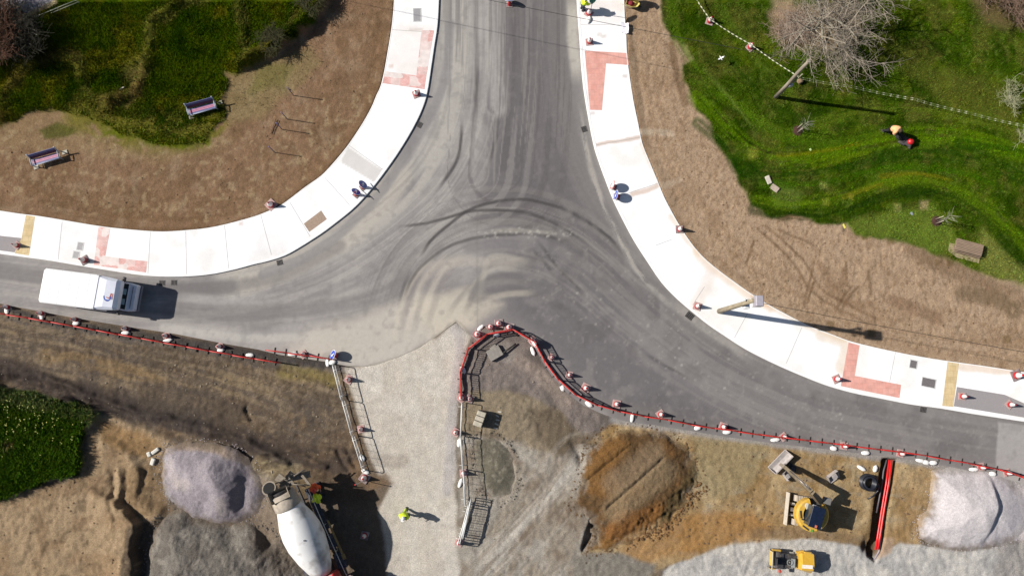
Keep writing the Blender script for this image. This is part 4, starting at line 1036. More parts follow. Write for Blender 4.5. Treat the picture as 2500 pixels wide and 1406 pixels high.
# ---- keep-left style discs on cones
def disc_sign(tilt=38):
    b = MB()
def make_signcone(style, up=52):
    def f():
        t = thing("sign_cone", "", "road sign")
        b = MB(); b.box((0, 0, .022), (.46, .46, .045), bevel=.03); b.build("cone_base", cone_black, t)
        b = MB(); b.lathe([(.165, .05), (.034, .735), (.026, .75)], 18); b.build("cone_body", red_cone, t)
        rot = (R(up), 0, 0)
        d = MB(); d.lathe([(.355, -.02), (.36, -.015), (.36, .0)], 32, (0, -.12, .55), rot)
        disc = d.build("sign_disc", white_p, t)
        Rm = Euler(rot).to_matrix()
        e = MB()
        if style == 0:       # blue disc with white arrow and rim
            e.lathe([(.325, .0), (.325, .006)], 32, (0, -.12, .55), rot); e.build("sign_face", blue_sign, disc)
            a = MB()
            for pts in ([(-.2, .03), (.02, .03), (.02, .12), (.2, 0), (.02, -.12), (.02, -.03), (-.2, -.03)],):
                vs = [tuple(Rm @ Vector((x * .7 - y * .7, x * -.7 - y * .7, .012)) + Vector((0, -.12, .55))) for x, y in pts]
                a.add(vs, [tuple(range(len(vs)))])
            a.build("sign_arrow", white_p, disc)
        else:                # white disc with a red ring
            e.lathe([(.325, .0), (.325, .006)], 32, (0, -.12, .55), rot); e.build("sign_ring", red_pl, disc)
            a = MB(); a.lathe([(.24, .006), (.24, .012)], 32, (0, -.12, .55), rot); a.build("sign_face", white_p, disc)
        return t
    return f
SG = "round signs mounted on cones"
place("sc0", make_signcone(0), "blue disc sign on a cone at the left kerb, upper of the pair", G(887, 458), R(125), SG)
place("sc0", None, "blue disc sign on a cone at the left kerb, lower of the pair", G(871, 476), R(140), SG)
place("sc0", None, "blue and red disc sign on a cone at the end of the short barrier line", G(820, 868), R(250), SG)
place("sc2", make_signcone(1, 76), "pale disc sign seen edge-on on the right path, upper of the pair", G(1497, 458), R(-110), SG)
place("sc3", make_signcone(0, 76), "light blue disc sign seen edge-on on the right path, lower of the pair", G(1505, 482), R(-100), SG)
place("sc0", None, "blue disc sign on a cone mid-road at the top edge of the photo", G(1244, 12), R(180), SG)
place("sc1", make_signcone(1, 70), "disc sign standing against the bend of the red barriers", G(1306, 836), R(-60), SG)

# ---- red pedestrian barriers
BL = 1.66
def make_barrier():
    t = thing("pedestrian_barrier", "", "barrier")
    b = MB()
    r = .04
    b.tube([(-BL / 2 + .02, 0, .12), (-BL / 2 + .02, 0, .93), (-BL / 2 + .09, 0, 1.0), (BL / 2 - .09, 0, 1.0), (BL / 2 - .02, 0, .93), (BL / 2 - .02, 0, .12)], r, 8)
    b.box((0, 0, .56), (BL - .06, .05, .05)); b.box((0, 0, .2), (BL - .04, .075, .20), bevel=.01)
    for i in range(11):
        b.box((-BL / 2 + .12 + i * (BL - .24) / 10, 0, .76), (.028, .022, .42))
    b.build("frame", red_pl, t)
    s = MB()
    s.box((0, -.041, .2), (BL - .3, .006, .12))
    s.build("reflective_strip", white_ref, t)
    for x in (-BL * .25, BL * .25):
        f = MB(); f.box((x, 0, .03), (.06, .52, .055), bevel=.012); f.box((x, 0, .1), (.05, .08, .1)); f.build("foot", black_rub, t)
    return t
BG = "red pedestrian barriers round the works"
def lay(pts, namef, key="barrier", mk=make_barrier, L=BL, group=BG, start=0, jit=.02, count=None):
    w = [Vector(P(*p)) for p in smooth_line(pts, 5)]
    acc = [0]
    for i in range(1, len(w)): acc.append(acc[-1] + (w[i] - w[i - 1]).length)
    def at(s):
        for i in range(1, len(w)):
            if acc[i] >= s or i == len(w) - 1:
                k = (s - acc[i - 1]) / max(acc[i] - acc[i - 1], 1e-6)
                return w[i - 1].lerp(w[i], k)
    n = count or max(1, round(acc[-1] / L)); st = acc[-1] / n
    rj = random.Random(len(pts) + n)
    out = []
    for i in range(n):
        a, b = at(i * st), at((i + 1) * st)
        m = (a + b) / 2; d = (b - a)
        u, v = to_px(m.x, m.y)
        z = G(float(u), float(v)).z
        out.append(place(key, mk, namef(start + i, n), (m.x + rj.uniform(-jit, jit), m.y + rj.uniform(-jit, jit), max(z, -.06)), math.atan2(d.y, d.x) + rj.uniform(-.02, .02), group, scale=((d.length + .02) / L, 1, 1)))
    return out
lay([(-22, 762), (100, 781), (250, 808), (400, 836), (550, 863), (685, 886)], lambda i, n: "red barrier, %s from the left in the long row below the white truck" % ORD[i])
lay([(657, 856), (740, 866), (816, 878)], lambda i, n: "red barrier, %s from the left in the short line by the haul road" % ORD[i])
lay([(1127, 972), (1124, 915), (1140, 865), (1163, 822), (1204, 815), (1252, 806)], lambda i, n: "red barrier, %s up from the cone pair on the left flank of the tip" % ORD[i])
lay([(1252, 806), (1308, 838), (1330, 885), (1365, 930), (1410, 968), (1466, 992), (1530, 1008), (1620, 1022), (1700, 1038), (1800, 1052), (1900, 1066), (2020, 1080), (2150, 1096), (2260, 1112), (2380, 1134), (2450, 1150), (2530, 1180)], lambda i, n: "red barrier, %s from the tip along the road's lower edge" % ORD[i])

# ---- white sand bags
def make_sack(seed, s):
    def f():
        b = MB()
        rr = random.Random(seed)
        rings = []
        n = 14
        for i in range(11):
            t = i / 10; x = (t - .5) * s[0]
            w = s[1] / 2 * (math.sin(math.pi * min(max(t * .94 + .05, 0), 1)) ** .45); h = s[2] * (math.sin(math.pi * min(t * .94 + .05, 1)) ** .4)
            if t > .88: w *= .45
            rings.append([(x, w * math.cos(2 * math.pi * j / n) * (1 + rr.uniform(-.1, .1)), max(.0, h * .5 + h * .5 * math.sin(2 * math.pi * j / n) * (1 + rr.uniform(-.12, .12)))) for j in range(n)])
        b.loft(rings, smooth=True)
        o = b.build("sandbag", white_sack); tag(o, "", "sandbag")
        return o
    return f
SACKS = [(16, 757, 100, "white sandbag beside the leftmost cone of the barrier row"), (101, 772, 95, "cream sandbag under the barrier row below the truck's box"), (186, 789, 10, "white sandbag at the barrier row below the truck's middle"), (307, 813, 5, "white sandbag at the barrier row just ahead of the truck"), (410, 831, 12, "white sandbag at the barrier row below the truck's shadow"),
 (539, 855, 8, "white sandbag at the barrier row between truck and haul road"), (610, 867, 0, "white sandbag without a cone near the end of the long barrier row"), (716, 864, 5, "white sandbag lying inside the short barrier line"), (813, 884, 20, "white sandbag where the short barrier line meets the steel barriers"), (800, 884, 90, "small white sandbag at the head of the steel barriers"),
 (1173, 800, 42, "rectangular white sandbag on the left shoulder of the barrier tip"), (1212, 817, -5, "white sandbag inside the very tip of the barriers"), (1131, 903, -70, "white sandbag on the left flank of the barrier tip"), (1301, 858, -70, "white sandbag inside the bend right of the barrier tip"), (1373, 947, -70, "white sandbag inside the curving barriers by the junction"),
 (1438, 987, -35, "white sandbag where the barriers straighten along the road"), (1543, 1018, 80, "white sandbag under the barriers left of the orange heap"), (1703, 1044, 10, "white sandbag under the barriers above the orange heap"), (1775, 1054, 5, "white sandbag under the barriers beyond the orange heap"), (1893, 1073, 5, "white sandbag under the barriers above the wide digging bucket"),
 (2035, 1094, -10, "striped white sandbag under the barriers above the loose bucket"), (2113, 1105, 0, "long white sandbag under the barriers above the coil of pipe"), (2247, 1124, -10, "white sandbag just right of the red ducts, left of a pair"), (2260, 1128, -10, "white sandbag just right of the red ducts, right of a pair"), (2278, 1129, 0, "white sandbag under the barriers above the gap before the gravel"),
 (2377, 1145, 0, "white sandbag at the top edge of the pale gravel heap"), (2423, 1156, -8, "large white sandbag at the top right of the pale gravel heap"), (1121, 1080, 85, "white sandbag halfway down the right steel barriers"), (1124, 1178, 70, "white sandbag low down on the right steel barriers"), (885, 1118, -58, "white sandbag near the bottom of the left steel barriers"),
 (893, 1151, -25, "crumpled white sandbag at the lowest foot of the left steel barriers"), (2104, 1143, -30, "white sack touching the coil of black pipe, left one"), (2137, 1143, 70, "white sack touching the coil of black pipe, right one"), (1437, 51, 70, "pinkish sandbag at the foot of the green stop-go sign")]
for i, (u, v, a, lab) in enumerate(SACKS):
    k = i % 3
    place("sack%d" % k, make_sack(k, [(.62, .30, .16), (.7, .27, .15), (.52, .32, .17)][k]), lab, G(u, v, .01), R(a), "white sandbags weighing down the barriers")

# ---- steel crowd barriers
SL = 2.35
def make_steel():
    t = thing("steel_barrier", "", "barrier")
    b = MB(); r = .03
    b.tube([(-SL / 2, 0, .2), (-SL / 2, 0, .98), (-SL / 2 + .06, 0, 1.07), (-SL / 2 + .14, 0, 1.1), (SL / 2 - .14, 0, 1.1), (SL / 2 - .06, 0, 1.07), (SL / 2, 0, .98), (SL / 2, 0, .2), (SL / 2, 0, .19), (-SL / 2, 0, .19)], r, 8, closed=True)
    b.build("frame", steel, t)
    c = MB()
    for x in (-SL * .30, -SL * .10, SL * .10, SL * .30):
        c.tube([(x, 0, .19), (x, 0, 1.1)], .010, 5)
    for z in (.42, .65, .88):
        c.tube([(-SL / 2, 0, z), (SL / 2, 0, z)], .004, 4)
    c.build("bars", steel, t)
    for x in (-SL / 2 + .3, SL / 2 - .3):
        f = MB(); f.tube([(x, -.3, .02), (x, -.1, .09), (x, .1, .09), (x, .3, .02)], .014, 6); f.tube([(x, 0, .09), (x, 0, .2)], .014, 6); f.build("foot", steel, t)
    return t
lay([(819, 892), (833, 945), (848, 1000), (866, 1063), (892, 1147)], lambda i, n: "grey steel barrier, %s from the top left of the haul road" % ORD[i], "steel", make_steel, SL, "steel crowd barriers beside the haul road", count=3)
lay([(1130, 982), (1126, 1060), (1133, 1150), (1138, 1228)], lambda i, n: "grey steel barrier, %s from the top right of the haul road" % ORD[i], "steel", make_steel, SL, "steel crowd barriers beside the haul road", count=3)
rs = random.Random(12)
for i in range(5):
    u, v = 1141 - i * 2.6 + (i % 2) * 3, 1258 + i * 6
    place("steel", None, "grey steel barrier, %s of five leaning together at the lower right of the haul road" % ORD[i], G(u, v), R(77 + rs.uniform(-2.5, 2.5)), "steel barriers stacked together")
o = thing("marker_post", "thin leaning metal post beside the cone at the foot of the left barriers", "post", G(893, 1173))
b = MB(); b.tube([(0, 0, -.1), (-.25, -.03, .9), (-.42, -.05, 1.75)], .022, 8); b.build("post", steel, o)
b = MB(); b.lathe([(.05, 0), (.05, .03)], 10, (-.42, -.05, 1.74)); b.build("post_cap", red_pl, o)

# ---- loose concrete block stack in the pen
t = thing("block_stack", "beige bale-like block with strapping standing on bare earth in the pen", "block stack", G(1172, 1021), R(82) - math.pi / 2 + R(-12) + math.pi / 2)
for k, (y0, w) in enumerate(((-.36, .34), (.0, .34), (.36, .34))):
    b = MB(); b.box((y0, 0, .48), (w, .62, .95), bevel=.04); b.build("block", M("beige_block", (.42, .38, .30), .9, var=.2, scale=6, bump=.4), t)
b = MB()
for x in (-.18, .18): b.box((x, 0, .49), (.03, .66, 1.0))
b.build("strap", black_rub, t)
rs = random.Random(2)
for k in range(5):  # pale bars stand for light gaps in the block's shadow
    b = MB(); b.box((0, 0, .03), (.26, .08, .06), bevel=.01)
    o = b.build("light_gap_bar", M("light_gap_pale", (.55, .52, .46), .85, var=.2)); tag(o, "pale bar for a light gap in shadow, %s from the top beside the beige block" % ORD[k], "offcut", "bars for light gaps in shadow beside the beige block")
    p = G(1218 - k * 2.2 + rs.uniform(-2, 2), 1005 + k * 10, .02); o.location = p; o.rotation_euler = (0, 0, R(-18 + rs.uniform(-14, 14)))
b = MB(); b.box((0, 0, .15), (1.0, .8, .34), bevel=.03); b.box((.1, .46, .1), (.5, .2, .2), rot=(0, 0, .2), bevel=.02)
o = b.build("concrete_slab", M("grey_concrete", A(150, 144, 136), .95, var=.18, scale=5, bump=.4)); tag(o, "grey concrete slab lying in the pen just below the barrier tip", "slab"); o.location = G(1208, 862, 0); o.rotation_euler = (0, 0, R(30))
b = MB(); b.tube([(-.9, 0, .12), (.0, .02, .16), (.9, 0, .12)], .06, 10)
o = b.build("drain_pipe", black_rub); tag(o, "short black pipe lying beside the grey slab in the pen", "pipe"); o.location = G(1235, 858, .05); o.rotation_euler = (0, 0, R(38))

# ---- heaps
def heap(name, label, cat, outline, slope, top, colf, seed, grain=.05, tweak=None, mat=None, res=.07, kind=None, lowk=1.0, wob=.5):
    op = wpoly(outline)
    xs = [p[0] for p in op]; ys = [p[1] for p in op]
    X, Y = np.meshgrid(np.arange(min(xs) - .6, max(xs) + .6, res), np.arange(min(ys) - .6, max(ys) + .6, res))
    wx = X + (fbm(X * 1.5, Y * 1.5, 4, seed) - .5) * wob; wy = Y + (fbm(X * 1.5, Y * 1.5, 4, seed + 1) - .5) * wob
    D = sdf(wx, wy, op)
    h = np.clip(D, -.3, None) * slope
    k = .25
    h = -np.log(np.exp(-np.clip(h, -5, 5) / k) + np.exp(-top / k)) * k
    U, W = to_px(X, Y)
    if tweak is not None: h = tweak(h, U, W, D, X, Y)
    ed = sstep(0, .5, D)
    h = h + ed * (.16 * lowk * (fbm(X * 1.1, Y * 1.1, 4, seed + 2) - .5) + grain * (fbm(X * 5, Y * 5, 3, seed + 3) - .5) * 2 + grain * .6 * (_hash(np.floor(X * 50), np.floor(Y * 50), seed) - .5))
    h = h - .03
    f = Field(X.ravel(), Y.ravel(), (150, 140, 130), seed)
    colf(f, h.ravel())
    jj = np.clip(np.searchsorted(gx, X), 1, len(gx) - 1); ii = np.clip(np.searchsorted(gy, Y), 1, len(gy) - 1)
    gc = F.C.reshape(GX.shape + (3,))[ii, jj].reshape(-1, 3); wb = (1 - sstep(-.1, .55, D + (fbm(X * 4, Y * 4, 3, 5) - .5) * .5)).reshape(-1, 1) * .85
    f.C = f.C * (1 - wb) + gc * wb
    Dc = (D[:-1, :-1] + D[1:, 1:]) / 2
    key = 'heap%.2f' % grain
    m = MATS.get(key) or field_mat("loose_heap", [(7, .14, 5, (1, 1, 1)), (15, min(.40, .10 + grain * 6), 4, (1, 1, 1))], .97, ((16, .01 + grain, 1.0),))
    MATS[key] = m
    o = grid_obj(name, X, Y, h, f.C.reshape(X.shape + (3,)), m, Dc > -.15)
    return tag(o, label, cat, kind=kind)
def cA(f, h):
    f.C[:] = np.array(A(160, 151, 155)); f.mottle((132, 125, 130), 1.0, .45, .7, .6, 401); f.mottle((190, 178, 170), .8, .5, .75, .5, 402)
    f.stroke([(440, 1090), (520, 1095), (590, 1120)], 10, (170, 146, 116), alpha=.6, rough=6)
    f.stroke([(600, 1120), (600, 1180), (585, 1250)], 34, (122, 114, 120), alpha=.6, rough=8)  # shaded right side of the heap darkened in the colour
    f.stroke([(400, 1110), (398, 1180), (425, 1240)], 8, (186, 188, 196), alpha=.6, rough=3)
def tA(h, U, W, D, X, Y):
    r = seg_dist(U, W, [(455, 1150), (460, 1200), (500, 1225)], False)[0]; h = h - .1 * np.exp(-(r / 14) ** 2)
    r = seg_dist(U, W, [(600, 1170), (590, 1235)], False)[0]; h = h - .35 * np.exp(-(r / 17) ** 2)
    r = seg_dist(U, W, [(520, 1140), (545, 1200), (540, 1250)], False)[0]; return h + .25 * np.exp(-(r / 22) ** 2)
heap("gravel_heap", "lilac-grey gravel heap with a rounded left side, behind the mixer", "gravel heap", PILE_A, .55, 1.1, cA, 31, .03, tA, lowk=.5, wob=.3)
def cB(f, h):
    f.C[:] = np.array(A(122, 116, 108)); f.mottle((96, 89, 82), 1.2, .45, .68, .7, 411); f.mottle((160, 152, 140), 1.6, .5, .75, .5, 412)
    f.stroke([(640, 1310), (700, 1370)], 24, (104, 92, 80), alpha=.6, rough=8)
def tB(h, U, W, D, X, Y):
    r = seg_dist(U, W, [(640, 1290), (655, 1330)], False)[0]; h = h - .55 * np.exp(-(r / 13) ** 2)
    r = seg_dist(U, W, [(560, 1300), (600, 1360), (660, 1420)], False)[0]; return h - .22 * np.exp(-(r / 20) ** 2)
heap("gravel_heap", "dark grey coarse gravel heap left of the concrete mixer", "gravel heap", PILE_B, .6, 1.5, cB, 32, .06, tB, lowk=.6)
def cC(f, h):
    f.C[:] = np.array(A(205, 198, 198)); f.mottle((192, 185, 185), .8, .5, .75, .6, 421)
    f.stroke([(2445, 1170), (2470, 1230), (2450, 1300), (2410, 1325)], 20, (176, 170, 176), alpha=.5, rough=6)
def tC(h, U, W, D, X, Y):
    s = sstep(0, 14, U - np.interp(W, [1140, 1180, 1230, 1290, 1340], [2400, 2412, 2420, 2404, 2385]))
    h = h * (1 - .42 * s)
    r = seg_dist(U, W, [(2385, 1250), (2400, 1290), (2420, 1310)], False)[0]; return h + .10 * np.exp(-(r / 14) ** 2)
heap("gravel_heap", "pale lilac gravel heap with a smooth flat crown at the far right", "gravel heap", PILE_C, .52, 1.05, cC, 33, .016, tC, lowk=.2, wob=.2)
def cD(f, h):
    f.C[:] = np.array(A(100, 76, 49)); f.mottle((128, 90, 50), .8, .5, .7, .5, 431); f.mottle((92, 72, 48), 1.1, .5, .72, .6, 432)
    f.poly([(1425, 1130), (1440, 1095), (1500, 1060), (1540, 1080), (1480, 1150), (1510, 1190), (1500, 1215), (1420, 1200)], (132, 94, 48), 16, 8, .5)
    f.poly([(1540, 1290), (1600, 1240), (1660, 1180), (1690, 1120), (1650, 1070), (1690, 1060), (1720, 1150), (1680, 1250), (1590, 1310)], (84, 70, 44), 16, 8, .85)  # olive clods on the right flank, its shading painted in with them
    f.poly([(1470, 1300), (1500, 1250), (1560, 1240), (1620, 1230), (1600, 1290), (1500, 1330)], (136, 90, 44), 16, 10, .6)
    f.poly([(1440, 1330), (1500, 1310), (1520, 1350), (1450, 1350)], (140, 100, 52), 10, 6, .6)
    f.stroke([(1500, 1180), (1590, 1110)], 30, (140, 120, 96), alpha=.6, rough=4); f.stroke([(1500, 1240), (1620, 1150)], 30, (146, 126, 98), alpha=.6, rough=4)
def tD(h, U, W, D, X, Y):
    # flattened, bucket-smoothed terraces running up to the right
    for k, (a, b, d_) in enumerate((((1485, 1235), (1615, 1118), .16), ((1440, 1165), (1530, 1090), .12), ((1400, 1180), (1425, 1145), .1))):
        dd, nx, ny, s, side = seg_dist(U, W, [a, b], False)
        h = h - d_ * .8 * np.exp(-(dd / 5) ** 2)
        h = h + .07 * np.exp(-(dd / 16) ** 2) * (side < 0)
    lump = fbm(X * 3.4, Y * 3.4, 3, 66)
    z = sstep(0, 30, sdf(U, W, [(1500, 1300), (1560, 1230), (1660, 1170), (1690, 1130), (1720, 1180), (1600, 1320)]))
    h = h + z * .4 * (lump - .5)
    return np.where(D > 0, h, h)
heap("spoil_heap", "big orange-brown earth heap with flattened terraces below the barriers", "earth heap", PILE_D, .36, .55, cD, 34, .05, tD, lowk=.9, wob=1.1)
def cE(f, h):
    f.C[:] = np.array(A(112, 106, 92)); f.mottle((88, 84, 74), 1.5, .48, .7, .6, 441); f.mottle((150, 144, 128), 3.5, .6, .75, .5, 442)
heap("gravel_heap", "low dark patch-like heap of fine stone beside the steel barriers", "gravel heap", PILE_E, .35, .16, cE, 35, .03)

# ---- loose stones and clods on the bare ground: uncountable
def clods(name, label, region, n, smin, smax, mat, seed, bias=2.0):
    rs = np.random.RandomState(seed); b = MB()
    us = [p[0] for p in region]; vs = [p[1] for p in region]; c = 0
    while c < n:
        u, v = rs.uniform(min(us), max(us)), rs.uniform(min(vs), max(vs))
        if not inside(np.array([u]), np.array([v]), region)[0]: continue
        x, y = P(u, v); s = smin + (smax - smin) * rs.rand() ** bias
        b.blob((x, y, gz_at(x, y) + s * .25), (s, s * rs.uniform(.6, 1), s * .6), 5, rs.randint(9999), .35, (0, 0, rs.rand() * 3))
        c += 1
    for i in range(len(b.sm)): b.sm[i] = False
    tag(b.build(name, mat), label, "stones", kind="stuff")
def spill(name, label, outline, n, mat, seed, far=14, smax=.06):
    rs = np.random.RandomState(seed); b = MB()
    L_ = smooth_line(list(outline) + [outline[0]], 6)
    for _ in range(n):
        p = L_[rs.randint(len(L_))]; o = rs.randn() * far * .6
        c_ = (sum(q[0] for q in outline) / len(outline), sum(q[1] for q in outline) / len(outline)); d = math.hypot(p[0] - c_[0], p[1] - c_[1])
        u = p[0] + (p[0] - c_[0]) / d * abs(o) + rs.randn() * 3; v = p[1] + (p[1] - c_[1]) / d * abs(o) + rs.randn() * 3
        x, y = P(u, v); s = .015 + (smax - .015) * rs.rand() ** 2.5
        b.blob((x, y, gz_at(x, y) + s * .3), (s, s * rs.uniform(.6, 1), s * .6), 5, rs.randint(9999), .3, (0, 0, rs.rand() * 3))
    b.sm = [False] * len(b.sm)
    tag(b.build(name, mat), label, "stones", kind="stuff")
spill("spilled_gravel", "lilac gravel spilled round the foot of the rounded heap", PILE_A, 500, M("gravel_lilac", A(166, 158, 160), .95, var=.3, scale=3), 1)
spill("spilled_gravel", "dark gravel spilled round the foot of the coarse heap", PILE_B, 500, M("gravel_dark", A(120, 112, 104), .95, var=.3, scale=3), 2, 16, .09)
spill("spilled_gravel", "pale gravel spilled round the foot of the far right heap", PILE_C, 500, M("gravel_pale", A(200, 192, 194), .95, var=.2, scale=3), 3, 12, .045)
spill("spilled_gravel", "dark pebbles along the rim of the low patch-like heap", PILE_E, 320, M("gravel_black", A(84, 80, 72), .95, var=.3, scale=3), 4, 7, .07)
spill("spilled_earth", "crumbs of earth around the orange-brown heap", PILE_D, 700, M("crumb_brown", A(112, 86, 58), .97, var=.35, scale=3), 5, 20, .08)
stone = M("loose_stone", A(152, 140, 122), .95, var=.3, scale=3)
clod = M("soil_clod", A(128, 104, 80), .97, var=.3, scale=3)
clods("loose_stones", "scattered small stones over the bare earth of the works", [(0, 800), (800, 900), (880, 1120), (640, 1180), (400, 1090), (240, 1010), (0, 930)], 300, .02, .08, stone, 1, 3.5)
clods("loose_stones", "scattered stones and rubble on the lower left bare earth", [(230, 1020), (395, 1100), (400, 1240), (330, 1406), (0, 1406), (0, 1230), (210, 1160)], 200, .02, .08, clod, 2, 3.0)
clods("loose_stones", "gravelly stones around the middle of the works", [(1140, 850), (1400, 960), (1440, 1100), (1420, 1400), (1150, 1400)], 300, .02, .06, stone, 3)
clods("soil_clods", "clods of soil on the freshly raked right-hand verge", [(1535, 100), (1620, 60), (1700, 250), (1870, 530), (2250, 620), (2480, 700), (2480, 880), (2050, 820), (1850, 720), (1620, 440)], 320, .02, .07, clod, 4, 3.0)
clods("soil_clods", "clods of soil on the bare left-hand verge", [(960, 20), (930, 200), (800, 380), (560, 540), (0, 500), (0, 320), (400, 370), (560, 300), (700, 200), (820, 20)], 320, .02, .07, clod, 5, 3.0)
clods("soil_clods", "tan clods around the digger and the ducts", [(1500, 1290), (1700, 1070), (2250, 1140), (2230, 1310), (1700, 1330)], 420, .025, .08, clod, 6)
clods("soil_clods", "orange clods fallen round the spoil heap", [(1540, 1320), (1610, 1270), (1700, 1170), (1730, 1190), (1620, 1320)], 260, .03, .13, M("orange_clod", A(120, 88, 54), .97, var=.35, scale=3), 7)

# =================================================================== VEHICLES
paint_w = M("van_white", (.80, .80, .80), .35, var=.03, scale=2, coat=.3)
paint_g = M("cab_white", (.68, .68, .74), .3, var=.05, scale=3, coat=.4)
glass = M("dark_glass", (.008, .012, .012), .25, var=.2, spec=.3)
yellow = M("plant_yellow", (.56, .34, .05), .4, var=.12, scale=5, dirt=(.42, .30, .12), dirt_lo=.55, dirt_hi=.75)
dustmetal = M("dusty_metal", (.24, .20, .155), .85, var=.25, scale=9, bump=.3)
darkmetal = M("dark_metal", (.045, .045, .05), .55, .2, var=.4, scale=8, dirt=(.12, .10, .08))
navy = M("cab_roof_navy", (.006, .012, .032), .4, var=.25, scale=5)
tyre = M("tyre", (.02, .02, .02), .9, var=.3, scale=10, dirt=(.12, .1, .08))
def wheel(parent, c, r, w, name="wheel", rimm=None, rot=(math.pi / 2, 0, 0)):
    b = MB(); b.lathe([(r * .55, -w / 2), (r * .93, -w / 2), (r, -w * .35), (r, w * .35), (r * .93, w / 2), (r * .55, w / 2)], 22, c, rot)
    o = b.build(name, tyre, parent)
    b = MB(); b.lathe([(r * .2, -w * .42), (r * .56, -w * .46), (r * .56, w * .46), (r * .2, w * .42)], 16, c, rot); b.build("rim", rimm or steel, o)
    return o

# ---- white box truck
hd = yaw((160, 700), (350, 722))
pr = V(153, 706, 0, 0); pf = V(349, 731, 0, 0)
ax = (pf - pr); LEN = ax.length; hd = math.atan2(ax.y, ax.x)
t = thing("box_truck", "white box truck with a curved roof fairing driving right past the barriers", "truck", ((pr + pf) / 2)[:], hd)
h = LEN / 2
zt = 2.75
xb0, xb1 = -h, -h + 3.86         # cargo box
b = MB()
def rrect(x, w, z0, z1, k=.08):
    return [(x, -w + k, z0), (x, w - k, z0), (x, w, z0 + k), (x, w, z1 - k), (x, w - k, z1), (x, -w + k, z1), (x, -w, z1 - k), (x, -w, z0 + k)]
b.loft([rrect(xb0, 1.12, .85, zt - .1, .12), rrect(xb0 + .12, 1.18, .8, zt), rrect(xb1 - .05, 1.18, .8, zt), rrect(xb1, 1.13, .84, zt - .05, .1)])
cbx = b.build("cargo_box", paint_w, t)
b = MB()
for s in (-1.14, 1.14): b.box(((xb0 + xb1) / 2, s, zt + .004), (xb1 - xb0 - .3, .03, .012))
for k in range(1, 6): b.box((xb0 + k * (xb1 - xb0) / 6, 0, zt + .003), (.02, 2.24, .008))
b.build("roof_seams", M("seam_grey", (.66, .66, .66), .5), cbx)
b = MB()
b.loft([rrect(xb1 + .012, 1.14, 1.9, zt - .03, .10), rrect(xb1 + .5, 1.12, 1.88, zt - .07, .2), rrect(xb1 + 1.1, 1.05, 1.88, zt - .22, .16), rrect(xb1 + 1.34, .98, 1.88, zt - .40, .1)], smooth=False)
ff = b.build("roof_fairing", M("fairing_white", (.82, .83, .90), .4, var=.06, scale=2), t)
# crescent logo on the fairing: blue bowl with red strokes
def logo(pts, mat, w_=.035):
    b = MB()
    for i in range(len(pts) - 1):
        a, c_ = Vector(pts[i]), Vector(pts[i + 1]); d = (c_ - a).normalized(); n_ = Vector((-d.y, d.x)) * w_
        def zz(p): return float(np.interp(p.x, [xb1, xb1 + .5, xb1 + 1.1, xb1 + 1.34], [zt - .03, zt - .07, zt - .22, zt - .40])) + .012
        q = [a + n_, a - n_, c_ - n_, c_ + n_]
        b.add([(p.x, p.y, zz(p)) for p in q], [(3, 2, 1, 0), (0, 1, 2, 3)][:1])
    return b.build("logo", mat, ff)
cx, cy = xb1 + .72, -.18
logo([(cx + .22 * math.cos(a), cy + .3 * math.sin(a)) for a in [math.pi + math.pi * i / 12 for i in range(13)]], M("logo_blue", (.05, .12, .55), .4), .03)
logo([(cx - .06, cy - .28), (cx + .06, cy - .30), (cx + .10, cy - .26)], MATS["logo_blue"], .05)
logo([(cx - .08, cy - .08), (cx + .02, cy - .1), (cx + .1, cy - .14), (cx + .17, cy + .02), (cx + .19, cy + .22)], M("logo_red", (.55, .10, .06), .4), .025)
logo([(cx + .28, cy + .22), (cx + .28, cy - .2)], M("logo_pink", (.6, .3, .27), .4), .035)
# cab
xc = h
b = MB()
secs = [(xb1 + .10, 1.02, .55, 1.84), (xc - 1.35, 1.02, .5, 1.86), (xc - 1.15, .98, .5, 1.80), (xc - .52, 1.0, .5, 1.18), (xc - .12, .93, .5, 1.02), (xc, .82, .5, .82)]
b.loft([rrect(x, w, z0, z1, .10) for x, w, z0, z1 in secs])
cab = b.build("cab", paint_g, t)
b = MB(); b.add([(xc - 1.12, -.86, 1.80), (xc - 1.12, .86, 1.80), (xc - .56, .9, 1.24), (xc - .56, -.9, 1.24)], [(0, 3, 2, 1)])
b.build("windscreen", glass, t)
b = MB()
for sx in (-.38, .32): b.box((xc - .70, sx, 1.42), (.24, .4, .02), rot=(0, R(45), 0))
b.build("windscreen_glint", M("glint_blue_grey", (.16, .24, .28), .5), t)  # bluish reflections on the windscreen, modelled as tinted plates
for s in (-1, 1):
    b = MB(); b.box((xc - .85, s * 1.2, 1.45), (.14, .26, .3), bevel=.03); b.tube([(xc - .85, s * .98, 1.4), (xc - .85, s * 1.12, 1.45)], .025, 6); b.build("wing_mirror", darkmetal, t)
    b = MB(); b.box((xc - .10, s * .72, .78), (.16, .28, .16), bevel=.03); b.build("headlight", M("lamp_lens", (.5, .5, .52), .15), t)
    b = MB(); b.box((xc - 1.1, s * 1.035, 1.45), (.7, .02, .4)); b.build("side_window", glass, t)
b = MB(); b.box((xc + .03, 0, .55), (.16, 1.8, .26), bevel=.06); b.build("bumper", M("bumper_grey", (.20, .20, .23), .5), t)
b = MB(); b.box((xc - .3, 0, 1.125), (.03, 1.5, .02), rot=(0, R(22), 0)); b.build("bonnet_seam", darkmetal, t)
b = MB(); b.box((0, 0, .62), (LEN - .8, .9, .2)); b.build("chassis", darkmetal, t)
for x in (-h + 1.1, xc - .95):
    for s in (-1, 1): wheel(t, (x, s * .92, .36), .36, .24)

# ---- concrete mixer lorry, drum end towards the heaps
p0 = V(699, 1224, 3.1, 0); p1 = V(782, 1390, 2.3, 0)
d = (p1 - p0).normalized(); hd = math.atan2(d.y, d.x)
